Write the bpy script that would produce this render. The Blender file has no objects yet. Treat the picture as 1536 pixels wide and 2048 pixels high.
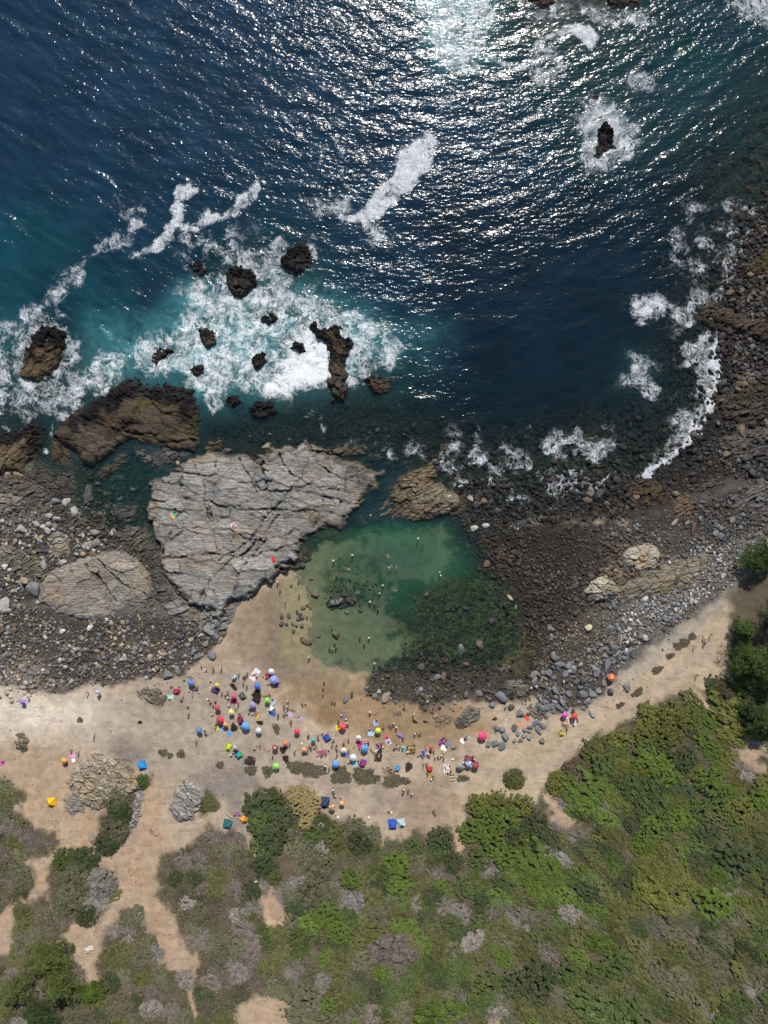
import bpy, bmesh, math, random
import numpy as np
from mathutils import Vector, Matrix

# ------------------------------------------------------------------ camera, light, exposure
SC = bpy.context.scene
COL = SC.collection
S = 8.0            # photograph pixels per metre at sea level
H = 195.0          # height of the drone
SUN_EL, SUN_AZ = 46.0, 6.0
cam_d = bpy.data.cameras.new('camera')
cam = bpy.data.objects.new('camera', cam_d)
COL.objects.link(cam)
cam.location = (0, 0, H)
cam_d.sensor_fit = 'VERTICAL'
cam_d.angle = 2 * math.atan(128.0 / H)
cam_d.clip_start = 1.0
cam_d.clip_end = 3000
SC.camera = cam
world = bpy.data.worlds.new('World')
SC.world = world
world.use_nodes = True
wn = world.node_tree
sky = wn.nodes.new('ShaderNodeTexSky')
sky.sky_type = 'NISHITA'
sky.sun_disc = False
sky.sun_elevation = math.radians(SUN_EL)
sky.sun_rotation = math.radians(SUN_AZ)
wn.links.new(sky.outputs[0], wn.nodes['Background'].inputs[0])
wn.nodes['Background'].inputs[1].default_value = 0.085
sun_d = bpy.data.lights.new('sun', 'SUN')
sun_d.energy = 4.2
sun_d.angle = math.radians(0.53)
sun_d.color = (1.0, 0.955, 0.89)
sun = bpy.data.objects.new('sun', sun_d)
COL.objects.link(sun)
SV = Vector((math.sin(math.radians(SUN_AZ)) * math.cos(math.radians(SUN_EL)),
             math.cos(math.radians(SUN_AZ)) * math.cos(math.radians(SUN_EL)),
             math.sin(math.radians(SUN_EL))))
sun.rotation_euler = (-SV).to_track_quat('-Z', 'Y').to_euler()
sun.location = SV * 400
SC.view_settings.view_transform = 'Standard'
SC.view_settings.look = 'None'
SC.view_settings.exposure = 0.0
SC.view_settings.gamma = 1.0
SC.view_settings.use_curve_mapping = False
SC.cycles.max_bounces = 6
SC.cycles.transparent_max_bounces = 12
SC.cycles.caustics_reflective = False
SC.cycles.caustics_refractive = False

RNG = np.random.default_rng(7)
random.seed(7)

# ------------------------------------------------------------------ numpy noise
def h2(ix, iy, seed):
    h = (ix.astype(np.int64) * 374761393 + iy.astype(np.int64) * 668265263 + seed * 1442695041) & 0xffffffff
    h = ((h ^ (h >> 13)) * 1274126177) & 0xffffffff
    h = ((h ^ (h >> 15)) * 2246822519) & 0xffffffff
    return ((h ^ (h >> 16)) & 0xffffff) / float(0xffffff)

def vnoise(x, y, seed=0):
    ix, iy = np.floor(x), np.floor(y)
    fx, fy = x - ix, y - iy
    fx = fx * fx * fx * (fx * (fx * 6 - 15) + 10)
    fy = fy * fy * fy * (fy * (fy * 6 - 15) + 10)
    a, b = h2(ix, iy, seed), h2(ix + 1, iy, seed)
    c, d = h2(ix, iy + 1, seed), h2(ix + 1, iy + 1, seed)
    return (a + (b - a) * fx) * (1 - fy) + (c + (d - c) * fx) * fy

def fbm(x, y, seed=0, oct=4, gain=0.5):
    """about -1 .. 1"""
    s, a, t = 0.0, 1.0, 0.0
    c, sn = 0.8, 0.6
    for i in range(oct):
        s = s + a * (vnoise(x, y, seed + i * 17) * 2 - 1)
        t += a
        x, y = (x * c - y * sn) * 2.03 + 11.3, (x * sn + y * c) * 2.03 + 5.7
        a *= gain
    return s / t * 1.4

def voro(x, y, seed=0, jit=0.9):
    """F1, F2-F1, cell hash, offset from the cell's centre"""
    ix, iy = np.floor(x), np.floor(y)
    f1 = np.full(x.shape, 9.0); f2 = np.full(x.shape, 9.0)
    hs = np.zeros(x.shape); ox = np.zeros(x.shape); oy = np.zeros(x.shape)
    for dx in (-1, 0, 1):
        for dy in (-1, 0, 1):
            cx, cy = ix + dx, iy + dy
            qx = cx + 0.5 + (h2(cx, cy, seed) - 0.5) * jit
            qy = cy + 0.5 + (h2(cx, cy, seed + 91) - 0.5) * jit
            d = np.hypot(x - qx, y - qy)
            near = d < f1
            f2 = np.where(near, f1, np.minimum(f2, d))
            hs = np.where(near, h2(cx, cy, seed + 53), hs)
            ox = np.where(near, x - qx, ox); oy = np.where(near, y - qy, oy)
            f1 = np.where(near, d, f1)
    return f1, f2 - f1, hs, ox, oy

def sstep(a, b, x):
    t = np.clip((x - a) / (b - a), 0, 1)
    return t * t * (3 - 2 * t)

def sdist(poly, X, Y):
    """signed distance to a polygon, negative inside"""
    P = np.array(poly, float)
    d = np.full(X.shape, 1e9)
    ins = np.zeros(X.shape, bool)
    n = len(P)
    for i in range(n):
        ax, ay = P[i]; bx, by = P[(i + 1) % n]
        ex, ey = bx - ax, by - ay
        L = ex * ex + ey * ey + 1e-9
        t = np.clip(((X - ax) * ex + (Y - ay) * ey) / L, 0, 1)
        d = np.minimum(d, (X - ax - t * ex) ** 2 + (Y - ay - t * ey) ** 2)
        if ay != by:
            c = ((ay > Y) != (by > Y)) & (X < ex * (Y - ay) / (by - ay) + ax)
            ins ^= c
    d = np.sqrt(d)
    return np.where(ins, -d, d)

def ldist(line, X, Y):
    d = np.full(X.shape, 1e9)
    for (ax, ay), (bx, by) in zip(line[:-1], line[1:]):
        ex, ey = bx - ax, by - ay
        L = ex * ex + ey * ey + 1e-9
        t = np.clip(((X - ax) * ex + (Y - ay) * ey) / L, 0, 1)
        d = np.minimum(d, (X - ax - t * ex) ** 2 + (Y - ay - t * ey) ** 2)
    return np.sqrt(d)

class Grid:
    """a grid of photograph-scale plan coordinates (px east, py inland), fine in view and coarse far out"""
    def __init__(g, x0, x1, y0, y1, step, far):
        def axis(a, b):
            c = list(np.arange(a, b, step))
            lo, hi, s = [], [], step * 2
            u, v = a, c[-1]
            while a - u < far:
                u -= s; v += s
                lo.append(u); hi.append(v); s *= 1.35
            return np.array(lo[::-1] + c + hi)
        g.ax, g.ay = axis(x0, x1), axis(y0, y1)
        g.X, g.Y = np.meshgrid(g.ax, g.ay)
        g.N = fbm(g.X / 26, g.Y / 26, 5, 4)
        g.N2 = fbm(g.X / 9, g.Y / 9, 8, 3)
    def _win(g, x0, x1, y0, y1):
        i0, i1 = np.searchsorted(g.ax, [x0, x1]); j0, j1 = np.searchsorted(g.ay, [y0, y1])
        return slice(max(j0 - 1, 0), j1 + 1), slice(max(i0 - 1, 0), i1 + 1)
    def poly(g, pts, feather=12, wob=8, fine=3):
        out = np.zeros(g.X.shape)
        P = np.array(pts, float); m = feather + wob * 1.5 + fine * 2 + 4
        w = g._win(P[:, 0].min() - m, P[:, 0].max() + m, P[:, 1].min() - m, P[:, 1].max() + m)
        d = sdist(pts, g.X[w], g.Y[w]) + g.N[w] * wob + g.N2[w] * fine
        out[w] = sstep(feather / 2, -feather / 2, d)
        return out
    def line(g, pts, width, feather=None, wob=4, fine=2):
        out = np.zeros(g.X.shape)
        feather = feather or width
        P = np.array(pts, float); m = width + feather + wob * 1.5 + fine * 2 + 4
        w = g._win(P[:, 0].min() - m, P[:, 0].max() + m, P[:, 1].min() - m, P[:, 1].max() + m)
        d = ldist(pts, g.X[w], g.Y[w]) + g.N[w] * wob + g.N2[w] * fine
        out[w] = sstep(width / 2 + feather / 2, width / 2 - feather / 2, d)
        return out
    def sample(g, A, px, py):
        px, py = np.asarray(px, float), np.asarray(py, float)
        i = np.clip(np.searchsorted(g.ax, px) - 1, 0, len(g.ax) - 2)
        j = np.clip(np.searchsorted(g.ay, py) - 1, 0, len(g.ay) - 2)
        u = np.clip((px - g.ax[i]) / (g.ax[i + 1] - g.ax[i]), 0, 1)
        v = np.clip((py - g.ay[j]) / (g.ay[j + 1] - g.ay[j]), 0, 1)
        return (A[j, i] * (1 - u) + A[j, i + 1] * u) * (1 - v) + (A[j + 1, i] * (1 - u) + A[j + 1, i + 1] * u) * v

# ------------------------------------------------------------------ base heights (metres) from control points
CP = '''-200 -200 -14;400 -200 -14;900 -200 -10;0 0 -12;300 0 -12;600 0 -10;900 50 -4;1200 -20 -.5;1060 0 -1;1400 50 -4;1536 50 -2;1650 50 -.3
0 250 -11;300 250 -11;600 250 -9;900 250 -8;1200 200 -2.5;1200 280 -1.5;1400 200 -2.6;1536 250 -.7;1470 320 -.9;1420 300 -1.5;1000 400 -8;700 430 -7;300 450 -7;0 450 -7;1250 420 -5;1400 380 -1.3;1480 420 -.4;1536 420 -.1;1700 420 2
0 600 -4;150 600 -4;300 600 -5;450 560 -2;600 530 -1.5;750 600 -6;1000 600 -6.5;1200 600 -4.5;1350 560 -1.4;1400 600 -.8;1470 600 .2;1536 600 1;1700 600 4
90 700 -1.4;250 680 -2.8;400 700 -1.8;560 680 -1.5;680 700 -.8;800 740 -2;950 750 -4;1150 760 -2.6;1300 740 -1.5;1400 720 -.5;1450 720 .2;1536 740 1.2
0 800 -.8;100 830 -.8;200 800 -.4;430 820 -1.5;500 860 -.8;650 820 -1;700 870 -.6;900 850 -1.1;1050 860 -1.1;1200 850 -.8;1330 850 -.5;1400 850 -.1;1440 850 .3;1536 850 1.5;1700 850 5
0 930 .1;250 960 -.9;270 1040 -.5;170 1000 -.15;60 1060 .5;500 900 -.3;850 900 -.4;1000 930 -.4;1150 930 -.35;1250 960 -.1;1320 950 .1;1450 960 1;1536 960 2
730 1010 -1.2;760 960 -1.3;900 1020 -.2;1000 1030 -.15;1100 1040 .05;1200 1040 .4;1350 1040 1.2;1500 1060 2.5;1620 1060 5
640 1100 -.5;720 1080 -1.4;850 1100 -1.8;780 1130 -1.8;900 1130 -1.5;700 1150 -.6;640 1180 -.15;780 1200 -.9;760 1260 -.7;700 1260 -.35;640 1260 -.12;625 1320 .02;700 1320 -.2;850 1220 -.4;950 1200 -.5;1000 1270 -.42;900 1290 -.35;830 1330 -.2;980 1330 -.2;1045 1280 0;1050 1200 .08;950 1080 -.15;1000 1120 .12;740 1345 .06
560 1200 .35;600 1230 .15;500 1250 .7;570 1300 .35;650 1355 .25;700 1390 .5;560 1380 .9;800 1400 .7;940 1380 .4;1050 1350 .6;1100 1200 .4;1200 1200 1;1150 1300 1.2;1250 1260 1.6;1350 1200 2.2;1450 1150 3
450 1300 1.2;300 1300 1.5;150 1300 1.6;0 1300 1.8;200 1200 1;0 1180 1;250 1250 .7;330 1240 .5;310 1150 .3
400 1400 1.8;200 1400 2.2;0 1400 2.4;500 1450 1.9;700 1450 1.6;900 1450 1.6;1100 1430 1.8;1250 1370 2.4;1350 1320 3;1420 1280 3.4;1536 1250 4.5;1620 1250 6
0 1450 2.6;300 1480 2.6;600 1520 2.5;800 1530 2.5;1000 1520 2.5;1150 1460 2.6;0 1550 3.2;300 1560 3;600 1580 3;900 1590 3;1100 1540 3.2;1350 1380 3.6;1480 1400 4.5
0 1650 4.5;200 1650 4.5;450 1650 3.4;700 1640 3.5;900 1640 3.6;1200 1550 4.5;1536 1500 6
0 1800 7;300 1800 6.5;600 1800 6.5;900 1800 7;1200 1750 7.5;1536 1750 9;0 2048 11;400 2048 10;800 2048 11;1200 2048 12;1536 2048 14;0 2300 15;800 2300 15;1536 2300 17
-300 250 -12;-300 700 -3;-300 930 0;-300 1300 2;-300 1700 5;-300 2100 12;1800 250 -.3;1800 1300 7;1800 1700 11;1800 2100 16'''
cp = np.array([[float(v) for v in s.split()] for ln in CP.split('\n') for s in ln.split(';')])
def _ker(r2): return np.sqrt(r2 + 45.0 ** 2)
_A = _ker((cp[:, None, 0] - cp[None, :, 0]) ** 2 + (cp[:, None, 1] - cp[None, :, 1]) ** 2)
_m = len(cp)
_K = np.zeros((_m + 1, _m + 1)); _K[:_m, :_m] = _A + np.eye(_m) * -4.0; _K[_m, :_m] = 1; _K[:_m, _m] = 1
_W = np.linalg.solve(_K, np.append(cp[:, 2], 0))
def hbase(px, py):
    px = np.clip(np.asarray(px, float), -500, 2000); py = np.clip(np.asarray(py, float), -500, 2500)
    out = np.full(px.shape, _W[_m])
    for i in range(_m):
        out = out + _W[i] * _ker((px - cp[i, 0]) ** 2 + (py - cp[i, 1]) ** 2)
    return np.clip(out, -16, 20)

def place(px, py, z):
    """true ground position of what stands at height z and shows at (px, py)"""
    k = (H - z) / H
    return (px - 768) / S * k, (1024 - py) / S * k

# ------------------------------------------------------------------ mesh helpers
def mesh_np(name, V, F, mats=None, smooth=False, attrs=None, cols=None, mat_idx=None):
    me = bpy.data.meshes.new(name)
    V = np.asarray(V, np.float32); F = np.asarray(F, np.int32)
    me.vertices.add(len(V)); me.vertices.foreach_set('co', V.ravel())
    n, k = F.shape
    me.loops.add(n * k); me.loops.foreach_set('vertex_index', F.ravel())
    me.polygons.add(n)
    me.polygons.foreach_set('loop_start', np.arange(0, n * k, k, dtype=np.int32))
    me.polygons.foreach_set('loop_total', np.full(n, k, np.int32))
    if smooth: me.polygons.foreach_set('use_smooth', np.ones(n, bool))
    if mat_idx is not None: me.polygons.foreach_set('material_index', np.asarray(mat_idx, np.int32))
    me.update(calc_edges=True)
    for kk, a in (cols or {}).items():
        a = np.asarray(a, np.float32)
        if a.shape[1] == 3: a = np.concatenate([a, np.ones((len(a), 1), np.float32)], 1)
        at = me.attributes.new(kk, 'FLOAT_COLOR', 'POINT'); at.data.foreach_set('color', a.ravel())
    for m in (mats or []): me.materials.append(m)
    return me

def grid_faces(nj, ni, keep=None):
    a = (np.arange(nj - 1)[:, None] * ni + np.arange(ni - 1)[None, :])
    F = np.stack([a, a + ni, a + ni + 1, a + 1], -1)      # rows run inland: this order faces up
    if keep is not None:
        k = keep[:-1, :-1] & keep[1:, :-1] & keep[:-1, 1:] & keep[1:, 1:]
        F = F[k]
    return F.reshape(-1, 4)

def compact(V, F, *arrs):
    used = np.zeros(len(V), bool); used[F.ravel()] = True
    idx = np.cumsum(used) - 1
    return (V[used], idx[F]) + tuple(a[used] for a in arrs)

def link(name, data, parent=None, loc=None, rot=None, scale=None, color=None, **props):
    o = bpy.data.objects.new(name, data)
    COL.objects.link(o)
    if parent is not None: o.parent = parent
    if loc is not None: o.location = loc
    if rot is not None: o.rotation_euler = rot if hasattr(rot, '__len__') else (0, 0, rot)
    if scale is not None: o.scale = scale if hasattr(scale, '__len__') else (scale,) * 3
    if color is not None: o.color = (*color[:3], 1)
    for k, v in props.items(): o[k] = v
    return o

def rgb(h):
    h = h.lstrip('#')
    return tuple((c / 12.92 if c <= 0.04045 else ((c + 0.055) / 1.055) ** 2.4) for c in (int(h[i:i + 2], 16) / 255 for i in (0, 2, 4)))

class NT:
    """small helper to wire node trees"""
    def __init__(s, name):
        s.m = bpy.data.materials.new(name); s.m.use_nodes = True
        s.t = s.m.node_tree; s.t.nodes.clear()
        s.out = s.t.nodes.new('ShaderNodeOutputMaterial')
    def n(s, typ, **kw):
        nd = s.t.nodes.new(typ)
        for k, v in kw.items():
            if k.startswith('i_'):
                key = k[2:]; key = int(key) if key.isdigit() else key.replace('_', ' ')
                s.put(nd.inputs[key], v)
            else: setattr(nd, k, v)
        return nd
    def put(s, sock, v):
        if isinstance(v, bpy.types.NodeSocket): s.t.links.new(v, sock)
        elif isinstance(v, bpy.types.Node): s.t.links.new(v.outputs[0], sock)
        else:
            if sock.type == 'RGBA' and len(v) == 3: v = (*v, 1)
            sock.default_value = v
    def math(s, op, a, b=0.0, c=0.0, clamp=False):
        nd = s.t.nodes.new('ShaderNodeMath'); nd.operation = op; nd.use_clamp = clamp
        for i, v in enumerate((a, b, c)): s.put(nd.inputs[i], v)
        return nd.outputs[0]
    def vmath(s, op, a, b=(0, 0, 0), sc=None):
        nd = s.t.nodes.new('ShaderNodeVectorMath'); nd.operation = op
        s.put(nd.inputs[0], a); s.put(nd.inputs[1], b)
        if sc is not None: s.put(nd.inputs['Scale'], sc)
        return nd.outputs[0]
    def ss(s, v, a, b):
        nd = s.t.nodes.new('ShaderNodeMapRange'); nd.interpolation_type = 'SMOOTHSTEP'
        s.put(nd.inputs[0], v); s.put(nd.inputs[1], a); s.put(nd.inputs[2], b)
        return nd.outputs[0]
    def lin(s, v, a, b, c, d):
        nd = s.t.nodes.new('ShaderNodeMapRange')
        for i, q in enumerate((v, a, b, c, d)): s.put(nd.inputs[i], q)
        return nd.outputs[0]
    def mix(s, f, a, b, typ='MIX'):
        nd = s.t.nodes.new('ShaderNodeMix'); nd.data_type = 'RGBA'; nd.blend_type = typ
        s.put(nd.inputs[0], f); s.put(nd.inputs[6], a); s.put(nd.inputs[7], b)
        return nd.outputs[2]
    def noise(s, vec, scale, detail=4, rough=0.55, col=False, dist=0.0):
        nd = s.t.nodes.new('ShaderNodeTexNoise')
        s.put(nd.inputs['Vector'], vec); nd.inputs['Scale'].default_value = scale
        nd.inputs['Detail'].default_value = detail; nd.inputs['Roughness'].default_value = rough
        nd.inputs['Distortion'].default_value = dist
        return nd.outputs[1 if col else 0]
    def pos(s):
        return s.t.nodes.new('ShaderNodeNewGeometry').outputs['Position']
    def attr(s, name):
        nd = s.t.nodes.new('ShaderNodeAttribute'); nd.attribute_name = name
        return nd
    def bump(s, h, dist, strength=1.0, normal=None):
        nd = s.t.nodes.new('ShaderNodeBump'); nd.inputs['Distance'].default_value = dist
        nd.inputs['Strength'].default_value = strength; s.put(nd.inputs['Height'], h)
        if normal is not None: s.put(nd.inputs['Normal'], normal)
        return nd.outputs[0]
    def principled(s, color, rough=0.9, spec=0.3, normal=None):
        nd = s.t.nodes.new('ShaderNodeBsdfPrincipled')
        s.put(nd.inputs['Base Color'], color); s.put(nd.inputs['Roughness'], rough)
        s.put(nd.inputs['Specular IOR Level'], spec)
        if normal is not None: s.put(nd.inputs['Normal'], normal)
        return nd.outputs[0]
    def done(s, sh):
        s.t.links.new(sh, s.out.inputs['Surface']); return s.m

# ------------------------------------------------------------------ materials
def mat_ground():
    t = NT('ground'); p = t.pos()
    c = t.attr('tint').outputs['Color']; k = t.attr('kind').outputs['Color']
    sep = t.n('ShaderNodeSeparateColor', i_0=k)          # r grainy soil, g wet rough bed, b weed
    n1 = t.noise(p, 0.55, 6, 0.6); n2 = t.noise(p, 4.5, 3, 0.7); n3 = t.noise(p, 0.12, 3, 0.5)
    v = t.math('ADD', t.lin(n1, 0.25, 0.75, 0.74, 1.24), t.lin(n2, 0.25, 0.75, -0.18, 0.18))
    v = t.math('ADD', v, t.lin(n3, 0.3, 0.7, -0.07, 0.07))
    base = t.mix(1.0, c, t.n('ShaderNodeCombineColor', i_0=v, i_1=v, i_2=v).outputs[0], 'MULTIPLY')
    # ripples and footprints on the sand
    sp = t.math('MULTIPLY', t.ss(t.noise(p, 1.7, 7, 0.82), 0.51, 0.66), t.lin(sep.outputs[0], 0, 1, 0.2, 0.75))
    base = t.mix(sp, base, t.mix(0.45, base, (0.12, 0.09, 0.06)))
    tr = t.n('ShaderNodeMapping', i_Vector=p, i_Rotation=(0, 0, math.radians(-4)), i_Scale=(0.16, 0.9, 1.0)).outputs[0]
    base = t.mix(t.math('MULTIPLY', t.ss(t.noise(tr, 1.0, 4, 0.6), 0.56, 0.68), t.math('MULTIPLY', sep.outputs[0], 0.38)), base, (0.16, 0.125, 0.10))
    pk = t.n('ShaderNodeTexVoronoi', i_Vector=t.vmath('ADD', p, t.vmath('SCALE', t.noise(p, 1.3, 2, 0.5, True), sc=0.9)), i_Scale=0.62, i_Randomness=1.0)
    dot = t.math('MULTIPLY', t.ss(pk.outputs['Distance'], 0.16, 0.06), t.ss(t.n('ShaderNodeSeparateColor', i_0=pk.outputs['Color']).outputs[0], 0.62, 0.75))
    base = t.mix(t.math('MULTIPLY', dot, t.math('MULTIPLY', sep.outputs[0], 0.7)), base, (0.07, 0.052, 0.04))
    fp = t.n('ShaderNodeTexVoronoi', i_Vector=t.vmath('ADD', p, t.vmath('SCALE', t.noise(p, 2.1, 2, 0.5, True), sc=0.5)), i_Scale=1.5, i_Randomness=1.0)
    fm = t.math('MULTIPLY', t.ss(fp.outputs['Distance'], 0.26, 0.12), t.ss(t.noise(p, 0.11, 4, 0.6), 0.42, 0.60))
    base = t.mix(t.math('MULTIPLY', fm, t.math('MULTIPLY', sep.outputs[0], 0.30)), base, (0.15, 0.118, 0.09))
    # weedy rough bed: patches of brown and olive weed between stones
    vo = t.n('ShaderNodeTexVoronoi', i_Vector=t.vmath('ADD', p, t.vmath('SCALE', t.noise(p, 0.8, 3, 0.5, True), sc=1.4)), i_Scale=1.15)
    stone = t.ss(vo.outputs['Distance'], 0.55, 0.2)
    dk = t.math('MULTIPLY', sep.outputs[1], t.math('SUBTRACT', 1.0, stone))
    base = t.mix(t.math('MULTIPLY', dk, 0.75), base, (0.012, 0.013, 0.012))
    lum = t.math('MULTIPLY', sep.outputs[1], t.math('MULTIPLY', stone, t.ss(vo.outputs['Color'], 0.35, 0.9)))
    base = t.mix(t.math('MULTIPLY', lum, 0.5), base, (0.11, 0.10, 0.08))
    wd = t.noise(t.vmath('MULTIPLY', p, (1, 1, 0)), 0.9, 7, 0.72, dist=0.8)
    wv = t.math('MULTIPLY', sep.outputs[2], t.ss(wd, 0.36, 0.52))
    base = t.mix(wv, base, t.mix(t.ss(t.noise(p, 1.1, 6, 0.7), 0.42, 0.60), (0.016, 0.014, 0.009), (0.13, 0.135, 0.055)))
    bh = t.math('ADD', t.math('MULTIPLY', n1, 0.5), t.math('ADD', t.math('MULTIPLY', n2, 0.22), t.math('MULTIPLY', stone, t.math('MULTIPLY', sep.outputs[1], 0.9))))
    return t.done(t.principled(base, 0.93, 0.15, t.bump(bh, 0.22, 0.9)))

def mat_rock():
    t = NT('rock'); p = t.pos()
    c = t.attr('tint').outputs['Color']; k = t.attr('kind').outputs['Color']
    sep = t.n('ShaderNodeSeparateColor', i_0=k)          # r bedding streaks, g wet, b crack
    q = t.n('ShaderNodeMapping', i_Vector=p, i_Rotation=(0, 0, math.radians(9)), i_Scale=(0.35, 2.4, 1.0)).outputs[0]
    n1 = t.noise(q, 0.9, 6, 0.65, dist=0.6); n2 = t.noise(p, 1.6, 6, 0.68); n3 = t.noise(p, 0.16, 3, 0.55)
    nn = t.math('ADD', t.math('MULTIPLY', n1, 0.5), t.math('MULTIPLY', n2, 0.5))
    v = t.lin(nn, 0.3, 0.72, 0.55, 1.40)
    base = t.mix(1.0, c, t.n('ShaderNodeCombineColor', i_0=v, i_1=v, i_2=v).outputs[0], 'MULTIPLY')
    base = t.mix(t.math('MULTIPLY', t.ss(n3, 0.5, 0.66), 0.4), base, t.mix(1.0, base, (0.86, 0.68, 0.46), 'MULTIPLY'))
    base = t.mix(t.math('MULTIPLY', t.ss(t.noise(p, 3.1, 3, 0.7), 0.58, 0.7), 0.45), base, (0.035, 0.033, 0.03))
    # hairline joints
    vo = t.n('ShaderNodeTexVoronoi', feature='DISTANCE_TO_EDGE', i_Vector=t.vmath('ADD', q, t.vmath('SCALE', t.noise(p, 0.5, 3, 0.5, True), sc=1.2)), i_Scale=0.75)
    hair = t.ss(vo.outputs['Distance'], 0.035, 0.008)
    base = t.mix(t.math('MULTIPLY', hair, 0.5), base, (0.02, 0.019, 0.018))
    rough = t.lin(sep.outputs[1], 0, 1, 0.9, 0.45)
    h = t.math('ADD', t.math('MULTIPLY', n1, 0.8), t.math('SUBTRACT', t.math('MULTIPLY', n2, 0.45), t.math('MULTIPLY', hair, 0.5)))
    return t.done(t.principled(base, rough, t.lin(sep.outputs[1], 0, 1, 0.2, 0.5), t.bump(h, 0.30, 0.95)))

def mat_stone():
    """loose stones: colour from the object or, in the big joined bed, from the mesh"""
    ms = []
    for nm in ('boulder_stone', 'cobble_stone'):
        t = NT(nm); p = t.pos()
        c = t.n('ShaderNodeObjectInfo').outputs['Color'] if nm[0] == 'b' else t.attr('tint').outputs['Color']
        n1 = t.noise(p, 1.7, 6, 0.66); n2 = t.noise(p, 7, 3, 0.6)
        v = t.math('ADD', t.lin(n1, 0.3, 0.7, 0.65, 1.3), t.lin(n2, 0.3, 0.7, -0.15, 0.15))
        base = t.mix(1.0, c, t.n('ShaderNodeCombineColor', i_0=v, i_1=v, i_2=v).outputs[0], 'MULTIPLY')
        if nm[0] == 'b': base = t.mix(t.math('MULTIPLY', t.ss(t.noise(p, 0.9, 4, 0.6), 0.56, 0.68), 0.4), base, (0.30, 0.26, 0.20))
        ms.append(t.done(t.principled(base, 0.82, 0.3, t.bump(t.math('ADD', n1, t.math('MULTIPLY', n2, 0.3)), 0.14))))
    return ms

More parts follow.
